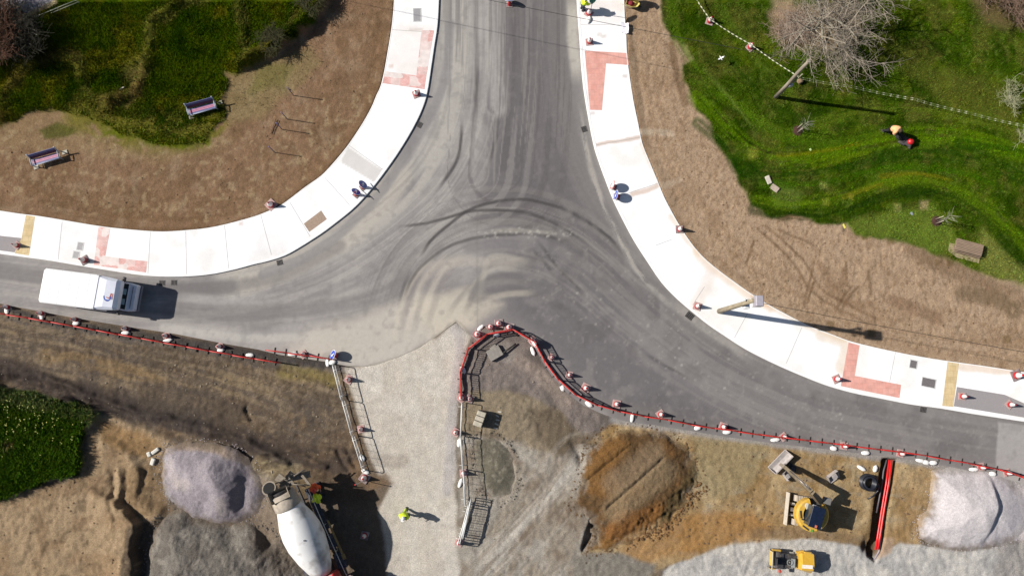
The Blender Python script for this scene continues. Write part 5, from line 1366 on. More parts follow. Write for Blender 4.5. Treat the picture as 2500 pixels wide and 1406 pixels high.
# chassis axis lies under the drum axis
t = thing("concrete_mixer_lorry", "concrete mixer lorry with a huge dirty white drum backing onto the heaps", "lorry", p0[:], hd)
t.scale = (1.05, 1.05, 1.03)
b = MB()
tilt = R(-11)
z0 = 3.05
def axp(s): return Vector((s, 0, z0 + s * math.sin(tilt)))
prof = [(.70, .25), (.82, .45), (1.16, 1.45), (1.26, 2.15), (1.24, 2.9), (1.05, 3.9), (.78, 4.75), (.55, 5.2), (.3, 5.26)]
def latheaxis(bm, prof, n=36):
    Rm = Euler((0, math.pi / 2 - tilt, 0)).to_matrix()
    bm.lathe(prof, n, (0, 0, z0), (0, math.pi / 2 - tilt, 0))
latheaxis(b, prof)
drum = b.build("mixer_drum", M("drum_white", (.74, .73, .71), .5, var=.04, scale=1.5, dirt=(.36, .33, .29), dirt_lo=.51, dirt_hi=.68, dirt_scale=.9), t)
b = MB(); latheaxis(b, [(.62, -.62), (.78, -.58), (.84, .1), (.86, .30), (.835, .36)]); b.build("drum_collar", M("cement_crust", (.36, .31, .25), .9, var=.2, scale=4, bump=.4), t)
b = MB(); latheaxis(b, [(.60, -.80), (.62, -.64), (.50, -.66), (.44, -.62)]); b.build("drum_mouth", darkmetal, t)
Rm = Euler((0, math.pi / 2 - tilt, 0)).to_matrix()
b = MB(); c_ = Rm @ Vector((-1.235, .28, 2.4)) + Vector((0, 0, z0)); b.lathe([(.05, -.02), (.05, .02)], 10, tuple(c_), (0, -.3, 0)); b.build("drum_hatch", darkmetal, drum)
# loading hopper, chutes and rear platform
b = MB()
b.loft([[(-.75, -.40, 3.35), (-.15, -.40, 3.45), (-.15, .40, 3.45), (-.75, .40, 3.35)], [(-.95, -.62, 3.85), (-.2, -.62, 3.95), (-.2, .62, 3.95), (-.95, .62, 3.85)]], cap=False)
b.build("loading_hopper", dustmetal, t)
b = MB(); b.lathe([(.42, 0), (.44, .35), (.46, .4)], 18, (-1.05, -.55, 3.0), (0, R(-25), 0)); b.build("funnel_rim", dustmetal, t)
b = MB(); b.lathe([(.1, 0), (.36, .36), (.37, .37)], 18, (-1.07, -.55, 3.05), (0, R(-25), 0)); b.build("funnel_mouth", M("black_inside", (.006, .006, .006), .9), t)
def chute(p, q, w_, name="chute"):
    p, q = Vector(p), Vector(q); dd = (q - p).normalized(); s = dd.cross(Vector((0, 0, 1))).normalized(); up = s.cross(dd)
    ring = lambda c: [tuple(c + s * w_ * math.cos(a) + up * (-w_ * math.sin(a) * .8)) for a in [math.pi * i / 6 for i in range(7)]] + [tuple(c + s * (w_ - .03) * math.cos(a) + up * (-(w_ - .03) * math.sin(a) * .8)) for a in [math.pi * (6 - i) / 6 for i in range(7)]]
    b = MB(); b.loft([ring(p), ring(q)]); return b.build(name, dustmetal, t)
chute((-.9, .1, 2.9), (-1.5, .9, 2.2), .24)
chute((-1.2, .75, 2.45), (-.9, 1.75, 1.75), .22)
b = MB()
for (p, q, r_) in (((-.3, -.9, 1.0), (-1.3, -.3, 2.9), .04), ((-.3, .9, 1.0), (-1.3, .4, 2.9), .04), ((-1.3, -.3, 2.9), (-1.3, .4, 2.9), .04), ((-1.2, .2, 2.3), (-1.3, 1.6, 2.25), .05), ((-.9, .5, 2.6), (-.3, 1.5, 2.3), .035), ((-.3, 1.5, 2.3), (-.5, .9, 1.2), .03), ((-1.35, -.9, 2.5), (-1.1, -.9, 3.1), .035), ((-.8, -1.0, 3.1), (.1, -1.0, 2.9), .03)):
    b.tube([p, q], r_, 7)
b.box((-1.0, .45, 2.55), (.5, .55, .12), rot=(0, .2, .3)); b.box((-1.45, .15, 2.75), (.5, .5, .08), rot=(.1, .1, .5)); b.box((-.75, 1.35, 2.0), (.9, .16, .14), rot=(0, 0, .25))
b.box((-1.2, .9, 1.9), (.25, .6, .3), rot=(0, 0, .1))
b.build("rear_frame", dustmetal, t)
# chassis, boxes, tanks and ladder visible beside the drum
b = MB()
for s in (-.42, .42): b.box((4.2, s, 1.0), (10.0, .1, .28))
for x in (.2, 1.8, 3.6, 5.4, 7.4, 9.0): b.box((x, 0, 1.0), (.12, .9, .2))
b.build("chassis_frame", darkmetal, t)
b = MB()
b.box((1.3, 1.05, 1.12), (2.9, .5, .05)); b.box((1.3, -1.05, 1.12), (2.9, .5, .05)); b.box((4.9, 1.05, 1.0), (1.1, .55, .6), bevel=.05); b.box((3.55, 1.0, 1.15), (.9, .5, .5), bevel=.05)
b.box((7.0, 1.05, 1.05), (1.4, .5, .6), bevel=.08); b.box((4.9, -1.05, 1.0), (2.0, .55, .6), bevel=.05)
b.build("side_lockers", M("locker_navy", (.02, .028, .05), .5, var=.4, scale=5, dirt=(.10, .09, .09)), t)
b = MB(); b.box((3.4, 1.42, 1.35), (2.3, .12, .06)); b.box((4.75, 1.42, 1.35), (.35, .22, .05)); b.build("ladder_rail", M("ochre_rail", (.30, .20, .07), .7, var=.2), t)
b = MB(); b.tube([(-.2, 1.2, 1.75), (2.4, 1.18, 1.75), (5.2, 1.18, 1.7), (8.2, 1.2, 1.65)], .022, 6)
for x in (.6, 2.4, 4.2, 5.8, 7.4): b.tube([(x, 1.2, 1.1), (x, 1.2, 1.74)], .018, 5)
b.build("hand_rail", steel, t)
for x in (.55, 1.95, 6.6, 8.0):
    for s in (-1, 1): wheel(t, (x, s * 1.02, .52), .52, .36)
b = MB(); b.box((5.55, 0, 1.9), (.55, 1.5, 1.6), bevel=.05); b.build("front_pedestal", M("pedestal_red", (.46, .03, .03), .45, var=.2, dirt=(.6, .45, .42), dirt_scale=1.5), t)
b = MB(); b.lathe([(.3, -1.0), (.38, -.9), (.38, .3), (.3, .4)], 18, (6.25, .55, 1.9), (math.pi / 2, 0, 0)); b.build("water_tank", M("tank_pink", (.62, .42, .40), .4), t)
b = MB(); b.box((7.9, 0, 1.95), (1.9, 2.35, 2.0), bevel=.18); mc = b.build("cab", M("cab_red", (.4, .03, .03), .35), t)
b = MB(); b.box((8.86, 0, 2.2), (.03, 2.0, .9)); b.build("windscreen", glass, t)

# ---- compact excavator
c = V(1966, 1246, 0, 0); trk = R(-8)
t = thing("excavator", "yellow compact excavator with dark blue cab roof on tan earth", "digger", (c.x, c.y, -.02), trk)
plat = M("track_plate", (.40, .34, .27), .9, var=.25, scale=18)
for s, nm in ((1, "track"), (-1, "track")):
    b = MB()
    y = s * .80
    b.loft([[(x_, y - .2, z_) for x_, z_ in ((-.95, .12), (-.85, .02), (.85, .02), (.95, .12), (.95, .42), (.82, .55), (-.82, .55), (-.95, .42))], [(x_, y + .2, z_) for x_, z_ in ((-.95, .12), (-.85, .02), (.85, .02), (.95, .12), (.95, .42), (.82, .55), (-.82, .55), (-.95, .42))]])
    for i in range(11): b.box((-.82 + i * .164, y, .565), (.10, .41, .045))
    b.build(nm, plat, t)
b = MB(); b.box((.1, 0, .38), (.9, 1.2, .25)); b.box((-.8, .32, .3), (1.1, .08, .12)); b.box((-.8, -.32, .3), (1.1, .08, .12)); b.cyl((-.7, 0, .40), .14, .9, 10, (0, math.pi / 2, 0)); b.build("undercarriage", M("under_dark", (.12, .10, .09), .8, var=.4), t)
b = MB(); b.loft([[(x_, -1.1, z_) for x_, z_ in ((-1.42, .0), (-1.3, .0), (-1.22, .28), (-1.36, .55))], [(x_, 1.1, z_) for x_, z_ in ((-1.42, .0), (-1.3, .0), (-1.22, .28), (-1.36, .55))]]); 
for y in (-.4, .4): b.box((-1.1, y, .25), (.5, .1, .12))
b.build("dozer_blade", M("blade_pale", (.46, .41, .34), .8, var=.15, scale=6), t)
# house: round-tailed body turned so that the boom points up-left in the photo
hx, hy = V(1972, 1250, 0, 0) - c, 0
HC = Matrix.Rotation(-trk, 2) @ Vector(((V(1968, 1249).x - c.x), (V(1968, 1249).y - c.y)))
def ell(r1, r2, n=24, off=(0, 0), cut=None):
    out = []
    for i in range(n):
        a = 2 * math.pi * i / n
        out.append((HC.x + off[0] + r1 * math.cos(a), HC.y + off[1] + r2 * math.sin(a)))
    return out
b = MB(); b.prism(ell(1.06, 1.06), .62, 1.02); b.prism(ell(.7, .7), .45, .62); b.build("slew_deck", M("deck_dark", (.05, .05, .05), .7), t)
b = MB()
# counterweight hood: ring segment open where the cab and boom stand
A0, A1 = R(95), R(395)
n = 26
def seg(a0, a1, ri, ro, z0_, z1_, n=16):
    rings = []
    for i in range(n + 1):
        a = a0 + (a1 - a0) * i / n
        ca, sa = math.cos(a), math.sin(a)
        rings.append([(HC.x + ri * ca, HC.y + ri * sa, z0_), (HC.x + ro * ca, HC.y + ro * sa, z0_), (HC.x + ro * ca, HC.y + ro * sa, z1_ - .12), (HC.x + (ro - .1) * ca, HC.y + (ro - .1) * sa, z1_), (HC.x + ri * ca, HC.y + ri * sa, z1_)])
    b.loft(rings)
seg(R(110), R(290), .70, 1.13, .72, 1.45); seg(R(-65), R(48), .78, 1.13, .72, 1.30)
b.build("body_hood", yellow, t)
b = MB(); b.box((HC.x - .42, HC.y + .55, 1.32), (.62, .5, .3), rot=(0, 0, R(-25)), bevel=.12); b.build("tank_cover", M("cover_cream", (.50, .46, .38), .6), t)
# cab
ca = R(-10)
def rot2(x, y, a): return (HC.x + x * math.cos(a) - y * math.sin(a), HC.y + x * math.sin(a) + y * math.cos(a))
cc = rot2(-.12, -.03, ca)
b = MB(); b.box((cc[0], cc[1], 1.68), (.84, 1.36, 1.35), rot=(0, 0, ca), taper=.96, bevel=.08); b.build("cab", M("cab_glass", (.02, .03, .04), .15, spec=.7), t)
b = MB(); b.box((cc[0], cc[1], 2.385), (.88, 1.42, .07), rot=(0, 0, ca), bevel=.03); rf = b.build("cab_roof", navy, t)
b = MB(); q_ = rot2(-.25, .62, ca); b.box((q_[0], q_[1], 2.1), (.5, .2, .1), rot=(0, 0, ca), bevel=.04); q_ = rot2(-.05, -.6, ca); b.build("work_lamp", M("grey_lamp", (.3, .3, .32), .5), t)
b = MB(); b.box((q_[0], q_[1], 2.46), (.12, .18, .09), rot=(0, 0, ca)); b.build("beacon", M("beacon_orange", (.5, .14, .08), .4), t)
b = MB(); q_ = rot2(.15, -1.0, ca); b.box((q_[0], q_[1], 1.4), (.16, .16, .2)); b.build("rear_light", M("green_bit", (.12, .28, .06), .5), t)
# boom, stick and ditching bucket
iR = Matrix.Rotation(-trk, 3, 'Z')
def loc(u, v, z): return iR @ (V(u, v, z) - Vector((c.x, c.y, 0)))
Bp = loc(2001, 1223, 1.25); Kp = loc(1983, 1201, 2.6); Ep = loc(1916, 1140, 1.05); Tp = loc(1905, 1133, .55)
def beam(name, a, b_, w0, w1, h0, h1, mat, par=t):
    a, b_ = Vector(a), Vector(b_); dd = (b_ - a).normalized(); s = dd.cross(Vector((0, 0, 1))).normalized(); up = s.cross(dd)
    r = lambda c_, w_, h_: [tuple(c_ + s * w_ - up * h_), tuple(c_ - s * w_ - up * h_), tuple(c_ - s * w_ + up * h_), tuple(c_ + s * w_ + up * h_)]
    m = MB(); m.loft([r(a, w0, h0), r(a.lerp(b_, .45), (w0 + w1) * .55, (h0 + h1) * .62), r(b_, w1, h1)]); return m, mat, name
for args in ((("boom", Bp, Kp, .18, .14, .2, .15, M("boom_dusty", (.17, .13, .08), .7, var=.3, scale=8))), (("stick", Kp, Ep, .14, .10, .15, .09, MATS["boom_dusty"])), (("bucket_link", Ep, Tp, .10, .09, .08, .06, dustmetal))):
    m, mt_, nm = beam(*args); m.build(nm, mt_, t)
m = MB(); m.tube([Bp + Vector((0, .1, .3)), Kp.lerp(Ep, .2) + Vector((0, 0, .25))], .05, 8); m.tube([Kp.lerp(Ep, .1) + Vector((0, 0, .2)), Kp.lerp(Ep, .85) + Vector((0, 0, .2))], .045, 8); m.tube([Kp.lerp(Ep, .1) + Vector((.05, .05, .22)), Kp.lerp(Ep, .5) + Vector((.03, .03, .24))], .02, 6); m.build("hydraulic_ram", M("ram_chrome", (.25, .22, .20), .35, .6), t)
b = MB(); b.cyl((HC.x - .75, HC.y - .35, 1.56), .05, .3, 10); b.box((HC.x - .85, HC.y - .05, 1.46), (.12, .5, .03), rot=(0, 0, .2)); b.box((HC.x - .45, HC.y - .88, 1.46), (.5, .1, .03), rot=(0, 0, -.5)); b.build("exhaust_and_vents", darkmetal, t)
q_ = loc(2019, 1222, 1.3)
m = MB(); m.box(tuple(q_), (.55, .45, .3), rot=(0, 0, R(-10)), bevel=.04); m.build("battery_box", M("grey_box", (.16, .15, .14), .7), t)
def bucket_mesh(L, D_, Hh):
    m = MB(); prof = [(-D_ * .5, Hh), (-D_ * .55, Hh * .5), (-D_ * .35, .06), (0, 0), (D_ * .4, .04), (D_ * .55, .1), (D_ * .5, .14), (0, .05), (-D_ * .3, .1), (-D_ * .48, Hh * .5), (-D_ * .43, Hh)]
    m.loft([[(x, -L / 2, z) for x, z in prof], [(x, L / 2, z) for x, z in prof]])
    for s in (-1, 1): m.loft([[(x, s * L / 2, z) for x, z in prof[:6]], [(x, s * (L / 2 - .03), z) for x, z in prof[:6]]])
    return m
m = bucket_mesh(1.75, .62, .5)
ang = math.atan2(V(1927, 1104).y - V(1882, 1150).y, V(1927, 1104).x - V(1882, 1150).x) - math.pi / 2 - trk
q_ = loc(1905, 1127, .2)
m2 = MB(); m2.T = Matrix.Translation((q_.x, q_.y, .02)) @ Matrix.Rotation(ang, 4, 'Z') @ Matrix.Rotation(R(180), 4, 'Z')
m2.add(m.v, m.f); m2.build("ditching_bucket", M("bucket_pale", (.42, .38, .36), .6, .2, var=.15, scale=6), t)
def loose_bucket(u, v, rz, s, lab, mat, L=.6):
    m = bucket_mesh(L, .5, .42); m.box((-.1, 0, .42), (.2, .25, .12)); o = m.build("digger_bucket", mat); tag(o, lab, "bucket", "spare digger buckets on the tan earth")
    o.location = G(u, v, .02); o.rotation_euler = (0, R(12), R(rz)); o.scale = (s, s, s); return o
loose_bucket(1931, 1143, 60, 1.15, "dark spare digger bucket on the right side of the digger arm", darkmetal, .5)
loose_bucket(1919, 1160, 35, 1.05, "light grey spare digger bucket on the left side of the digger arm", MATS["bucket_pale"], .55)
loose_bucket(2031, 1161, -55, 1.35, "pale tapered spare digger bucket lying alone right of the digger arm", MATS["bucket_pale"], .6)

# ---- ride-on roller at the bottom edge
c = V(1922, 1362, 0, 0)
t = thing("ride_on_roller", "small yellow ride-on roller on the stone lane at the bottom edge", "roller", (c.x, c.y, 0), R(-4))
for x in (-.95, .95):
    b = MB(); b.lathe([(.30, -.62), (.36, -.6), (.36, .6), (.30, .62)], 26, (x, 0, .36), (math.pi / 2, 0, 0)); b.build("roller_drum", M("drum_steel", (.25, .23, .21), .5, .6, var=.3), t)
b = MB()
b.loft([[(.42, -.52, .62), (.42, .60, .62), (.42, .55, 1.05), (.42, .1, 1.2), (.42, -.42, 1.05)], [(.62, -.62, .6), (.62, .68, .6), (.62, .62, 1.12), (.62, -.05, 1.3), (.62, -.5, 1.1)], [(1.42, -.78, .6), (1.42, .62, .6), (1.42, .58, 1.08), (1.42, -.12, 1.24), (1.42, -.5, 1.06)], [(1.48, -.7, .62), (1.48, .5, .62), (1.48, .46, 1.0), (1.48, -.1, 1.12), (1.48, -.42, 1.0)]])
b.build("engine_hood", M("hood_yellow", (.66, .38, .04), .22, var=.06, coat=.6), t)
b = MB(); b.box((.95, -.22, 1.262), (.72, .24, .015), rot=(0, R(2), 0)); b.build("hood_highlight", M("highlight_white", (.8, .72, .64), .3), t)  # sun highlight on the hood, laid on as a white plate
b = MB(); b.box((1.05, .62, .9), (.5, .16, .3), bevel=.04); b.box((.55, .66, .8), (.5, .12, .2), rot=(0, 0, .2)); b.box((-1.32, .1, .75), (.22, 1.0, .3), bevel=.05); b.box((-1.0, .62, .7), (.6, .12, .3), bevel=.04); b.box((-1.2, -.62, .6), (.4, .1, .2), bevel=.03); b.build("side_frame", yellow, t)
b = MB(); b.box((-.35, -.05, .55), (1.3, .9, .2)); b.box((.2, .1, .6), (.5, .5, .4)); b.build("operator_platform", darkmetal, t)
b = MB(); b.box((-.85, -.05, .85), (.45, .48, .14), bevel=.05); b.box((-1.08, -.05, 1.1), (.12, .46, .42), bevel=.05); b.build("seat", M("seat_black", (.02, .02, .025), .6), t)
b = MB(); b.tube([(-.1, -.05, .65), (-.22, -.05, 1.15)], .03, 8); b.tube([(-.22 + .16 * math.cos(a), -.05 + .18 * math.sin(a), 1.16 + .03 * math.cos(a)) for a in [2 * math.pi * i / 16 for i in range(16)]], .018, 6, closed=True); b.build("steering_wheel", M("dash_grey", (.25, .27, .27), .5), t)
b = MB(); b.box((.08, -.1, 1.0), (.28, .6, .2), rot=(0, -.3, 0), bevel=.04); b.build("console", M("console_grey", (.2, .21, .21), .5), t)
b = MB(); b.tube([(-1.5, -.55, .5), (-1.5, -.55, 1.5), (-1.5, .6, 1.5), (-1.5, .6, .5)], .035, 8); b.build("roll_bar", M("bar_cream", (.60, .55, .40), .5), t)
b = MB(); b.box((-.75, -.72, .8), (.16, .2, .2), bevel=.03); b.build("tail_lamp", M("lamp_red", (.45, .06, .04), .4), t)

# ---- coil of black duct, ducts in the trench
c = G(2117, 1176)
t = thing("duct_coil", "coil of black flexible duct lying between two white sacks", "pipe coil", c)
b = MB()
for k in range(5):
    for rr, zz in ((.52, .06 + k * .11), (.40, .06 + k * .11)):
        if k == 4 and rr > .5: continue
        b.tube([(rr * math.cos(a) + .015 * k, rr * math.sin(a) - .01 * k, zz) for a in [2 * math.pi * i / 28 for i in range(28)]], .06, 8, closed=True)
duct_b = M("duct_black", (.018, .02, .028), .35, var=.3, scale=30)
b.build("coil", duct_b, t)
b = MB(); b.tube([(.5, .1, .3), (.75, -.2, .2), (.72, -.6, .1), (.4, -.95, .06), (.0, -1.15, .04)], .05, 8); b.build("loose_end", duct_b, t)
def duct(pts, r, mat, lab, z):
    b = MB(); b.tube([V(u, v, z, z + dz) for u, v, dz in pts], r, 10); o = b.build("duct_pipe", mat); tag(o, lab, "duct pipe", "ducts laid in the trench"); return o
red_d = M("duct_red", (.70, .012, .015), .35, var=.06, scale=10)
duct([(2171, 1122, 0), (2164, 1180, -.03), (2152, 1250, -.02), (2142, 1310, .02), (2137, 1341, .04)], .066, red_d, "bright red duct pipe in the trench, left one of two", -.02)
duct([(2177, 1122, 0), (2170, 1180, -.03), (2158, 1250, -.02), (2148, 1310, .02), (2142, 1340, .04)], .066, red_d, "bright red duct pipe in the trench, right one of two", -.02)
duct([(2165, 1122, 0), (2157, 1150, .0), (2155, 1180, -.1), (2148, 1220, -.12), (2143, 1252, -.2)], .055, M("duct_dark_grey", (.09, .08, .09), .5), "dark grey pipe left of the red ducts at the trench top", -.16)
duct([(2154, 1290, -.1), (2150, 1320, -.05), (2146, 1345, .0), (2136, 1366, -.1)], .055, M("duct_grey", (.28, .24, .27), .5), "dull grey pipe bending out at the trench's lower end", -.16)

# =================================================================== STREET FURNITURE, POLES
for u, v, w_, h_, a, dark, lab in ((198, 602, .36, .5, -8, 0, "upper of two small grey covers in the lower left path"), (188, 623, .38, .45, -8, 0, "lower of two small grey covers in the lower left path"), (1019, 39, .5, .95, 2, 0, "tall pale grey cover in the top left path"),
                                (2228, 889, .46, .52, -12, 1, "square dark cover in the lower right path"), (2265, 934, .92, .58, -12, 1, "wide dark cover in the lower right path, beside the buff strip")):
    t = thing("manhole_cover", lab, "manhole cover", (*P(u, v), .121), R(a), "covers set in the paths")
    b = MB()
    for (cx_, cy_, sx, sy) in ((0, h_ / 2 + .03, w_ + .12, .06), (0, -h_ / 2 - .03, w_ + .12, .06), (w_ / 2 + .03, 0, .06, h_), (-w_ / 2 - .03, 0, .06, h_)): b.box((cx_, cy_, .004), (sx, sy, .012))
    b.build("cover_frame", M("frame_pale%d" % dark, (.5, .5, .49) if not dark else (.56, .56, .55), .7), t)
    b = MB(); b.box((0, 0, .0), (w_, h_, .01))
    if w_ > .8: b.box((0, 0, .008), (.02, h_, .006))
    b.build("cover_plate", M("plate%d" % dark, A(150, 148, 150, 1.2) if not dark else A(122, 116, 116), .6, .0, var=.15, scale=9), t)
for u, v, a, lab in ((1024, 305, 62, "small dark gully grate against the left kerb on the bend"), (683, 641, 15, "small dark gully grate against the left kerb below the bare soil patch"), (425, 690, 0, "gully grate in the road ahead of the truck, right of two"), (396, 691, 0, "faint gully grate in the road ahead of the truck, left of two"), (1426, 316, -72, "broken gully grate against the right kerb below the red paving"), (1684, 771, -38, "large dark gully hole against the right kerb by the leaning pole"), (2254, 1000, -10, "dark gully grate against the lower right kerb")):
    t = thing("gully_grate", lab, "drain grate", (*P(u, v), .012), R(a), "road gullies along the kerbs")
    big = 1.3 if u == 1684 else 1.0
    b = MB(); b.box((0, 0, 0), (.42 * big, .36 * big, .01)); b.build("grate_pit", M("pit_black", (.02, .02, .02), .9), t)
    b = MB()
    for k in range(4): b.box((-.15 * big + k * .1 * big, 0, .012), (.035, .34 * big, .014))
    for s in (-1, 1): b.box((0, s * .17 * big, .012), (.42 * big, .04, .014))
    b.build("grate_bars", M("grate_iron", A(104, 100, 98), .7, .2, var=.2), t)

# ---- wooden pole on the lawn with twisted tape
c = G(1893, 238); c.z = 0
t = thing("wooden_pole", "tall grey wooden pole standing on the lawn by the taped line", "pole", c)
b = MB(); b.tube([(0, 0, -.3), (.02, .0, 2.5), (.0, .05, 5), (.0, .06, 6.75)], [.15, .14, .125, .11], 14); b.build("pole_shaft", wood_grey, t)
b = MB(); b.box((.22, -.06, 2.65), (.26, .2, .34), bevel=.03); b.build("pole_box", M("box_grey", (.5, .5, .5), .5), t)
b = MB(); b.box((.18, -.05, 3.3), (.2, .1, .2), bevel=.02); b.tube([(.1, 0, 3.9), (.34, -.05, 3.9)], .03, 6); b.build("pole_bracket", M("bracket_brown", (.26, .2, .13), .7), t)
b = MB(); b.box((0, .06, 6.8), (.26, .26, .06), bevel=.02); b.build("pole_cap", wood_grey, t)
top1 = Vector((c.x, c.y + .05, 6.6))
w2 = V(1180, -4, 6.1)
far_ = top1 + (w2 - top1) * 1.9
b = MB(); b.tube([top1.lerp(far_, i / 16) + Vector((0, 0, -.9 * math.sin(math.pi * i / 16) * .15)) for i in range(17)], .016, 5)
o = b.build("overhead_cable", M("cable_black", (.02, .02, .02), .6)); tag(o, "thin black overhead cable crossing the road to the lawn pole", "cable")

# ---- pole on the right path with a grey box at its head
c = Vector((*P(1755, 760), .12))
t = thing("utility_pole", "leaning-looking brown wooden pole on the right path with a grey box on top", "pole", c)
b = MB(); b.tube([(0, 0, -.3), (0, 0, 3), (.01, 0, 6.2), (.01, 0, 8.3)], [.19, .17, .15, .13], 14); b.build("pole_shaft", M("pole_brown", (.30, .25, .17), .9, var=.3, scale=6, stretch=(1, 1, .15)), t)
b = MB(); b.box((.28, -.06, 8.3), (.48, .66, .72), bevel=.05); b.build("transformer_box", M("box_lead", (.34, .32, .36), .5, var=.1), t)
b = MB(); b.tube([(-.3, .1, 7.2), (.6, .25, 7.2)], .035, 6); b.tube([(0, 0, 6.6), (.34, .2, 7.5)], .03, 6); b.tube([(.2, -.3, 7.6), (.3, .4, 7.6)], .035, 6); b.build("cross_arm", M("arm_grey", (.3, .32, .32), .6), t)
for x, y in ((-.25, .1), (.15, .18), (.5, .24), (.22, -.28)):
    b = MB(); b.lathe([(.05, 0), (.07, .05), (.05, .1), (.07, .13), (.04, .18)], 10, (x, y, 7.2)); b.build("insulator", M("porcelain", (.7, .7, .7), .3), t)
b = MB(); b.box((.3, -.14, 5.6), (.35, .3, .5), bevel=.04); b.build("junction_box", M("box_white", (.75, .75, .74), .4), t)
b = MB(); q0 = Vector((c.x, c.y, 8.0)); q1 = V(2620, 880, 7.4)
b.tube([q0.lerp(q1, i / 12) + Vector((0, 0, -.5 * math.sin(math.pi * i / 12))) for i in range(13)], .016, 5); o = b.build("overhead_cable", MATS["cable_black"]); tag(o, "thin overhead cable running right from the pole on the path", "cable")

# ---- twisted tape strung across the lawn
def tape(pts, lab, z, wid=.085, pitch=.34, twin=False):
    b = MB()
    m1, m2 = M("tape_cream", (.50, .50, .34), .5, var=.05), M("tape_gap", (.10, .13, .04), .5, var=.1)
    W = [V(u, v, zz) for u, v, zz in pts]
    for off in ((0, .13) if twin else (0,)):
        for i in range(len(W) - 1):
            a, b_ = W[i], W[i + 1]; L = (b_ - a).length; n = max(2, int(L / (pitch / 4))); dd = (b_ - a).normalized(); s = dd.cross(Vector((0, 0, 1))).normalized(); up = Vector((0, 0, 1))
            prev = None
            for k in range(n + 1):
                f = k / n; p = a.lerp(b_, f) + s * off - up * (.12 * math.sin(math.pi * f)); an = f * L / pitch * math.pi
                e = (s * math.cos(an) + up * math.sin(an)) * wid / 2
                cur = (p + e, p - e)
                if prev:
                    b.mi = 0 if (k // 2) % 2 else 1
                    if not twin: b.mi = 0
                    b.add([tuple(prev[0]), tuple(prev[1]), tuple(cur[1]), tuple(cur[0])], [(0, 1, 2, 3)])
                prev = cur
    o = b.build("barrier_tape", [m1, m2]); tag(o, lab, "barrier tape", "twisted tape strung across the lawn")
tape([(1690, -20, .9), (1733, 47, .76), (1833, 109, .76), (1950, 188, .9)], "twisted cream tape running over the two lawn cones to a stake", 0)
tape([(1950, 188, .9), (2080, 210, .8), (2230, 240, .8), (2370, 275, .8), (2500, 305, .85), (2560, 320, .85)], "double twisted dotted tape running right from the stake near the pole", 0, .05, .5, True)
c = G(1947, 194); t = thing("tape_stake", "short wooden stake with a brown bundle where the lawn tapes meet", "stake", c)
b = MB(); b.box((0, 0, .45), (.06, .06, 1.0)); b.build("stake", M("stake_pale", (.45, .4, .3), .8), t)
b = MB(); b.blob((.1, -.22, .16), (.24, .22, .16), 9, 4, .2); b.build("bundle", M("bundle_brown", (.22, .15, .09), .95, var=.3), t)

# ---- steel setting-out pins in the left verge
for i, (u, v, hh, lab) in enumerate(((717, 234, 1.65, "thin purple-blue steel pin in the left verge, highest of four"), (702, 292, 1.6, "thin purple-blue steel pin in the left verge, second from the top"), (689.5, 317, 1.55, "thin purple-blue steel pin in the left verge, third from the top"), (671.5, 373, 1.5, "thin purple-blue steel pin in the left verge, lowest of four"))):
    t = thing("steel_pin", lab, "pin", G(u, v, -.05), 0, "steel pins in the left verge")
    b = MB(); b.tube([(0, 0, 0), (0, .0, hh)], .03, 8); b.build("pin_shaft", M("pin_purple", (.14, .11, .22), .5), t)
    b = MB(); b.lathe([(.045, 0), (.05, .04), (.03, .07)], 8, (0, 0, hh)); b.build("pin_cap", M("cap_purple", (.2, .16, .32), .5), t)
for k, (u, v) in enumerate(((668, 310), (674, 312))):  # pair of thin dark bars in the verge
    b = MB(); b.tube([(0, -.55, .05), (0, .55, .08)], .022, 6); o = b.build("loose_bar", M("bar_dark", (.12, .07, .05), .8)); tag(o, "dark bar lying in the left verge, %s of two" % ("left", "right")[k], "bar"); o.location = G(u, v); o.rotation_euler = (0, 0, R(-18))

# ---- benches
frame_b = M("bench_frame", (.36, .40, .46), .5, var=.12)
pad = M("bench_pad", (.42, .39, .32), .95, var=.2, scale=5)
def make_bench():
    t = thing("park_bench", "", "bench")
    L = 2.0
    sl_p, sl_m, sl_b = M("slat_pink", (.42, .17, .26), .5, var=.12), M("slat_maroon", (.08, .018, .055), .5, var=.15), M("slat_blue", (.12, .13, .28), .5, var=.12)
    s = MB()
    for k, (y, z, m_) in enumerate(((-.27, .44, 2), (-.16, .45, 0), (-.05, .45, 0), (.06, .44, 2))):
        s.mi = m_; s.box((0, y, z), (L - .1, .10, .035), bevel=.008)
    s.build("seat", [sl_p, sl_m, sl_b], t)
    s = MB()
    for k, (y, z, m_) in enumerate(((.17, .56, 1), (.215, .68, 1), (.26, .80, 2), (.30, .90, 2))):
        s.mi = m_; s.box((0, y, z), (L - .1, .04, .10), rot=(R(-20), 0, 0), bevel=.008)
    s.build("backrest", [sl_p, sl_m, sl_b], t)
    for sx in (-1, 1):
        b = MB(); x = sx * L / 2
        b.tube([(x, -.33, 0), (x, -.33, .62), (x, -.1, .66), (x, .22, .64), (x, .34, .96)], .038, 8); b.tube([(x, .3, 0), (x, .16, .5), (x, .34, .96)], .038, 8); b.tube([(x, -.33, .40), (x, .16, .42)], .03, 8); b.lathe([(.05, 0), (.055, .03), (.03, .06)], 10, (x, .345, .95))
        b.build("end_frame", frame_b, t)
        b = MB(); b.prism([(x - .17 * (1 if sx < 0 else .6) + .0, -.50), (x + .17, -.46), (x + .17, -.22), (x - .17, -.24)] if sx < 0 else [(x + .04, .0), (x + .42, .05), (x + .42, .3), (x + .04, .28)], -.02, .05); b.build("footing", pad, t)
    b = MB(); b.tube([(-L / 2, -.34, .42), (L / 2, -.34, .42)], .03, 8); b.build("front_rail", frame_b, t)
    return t
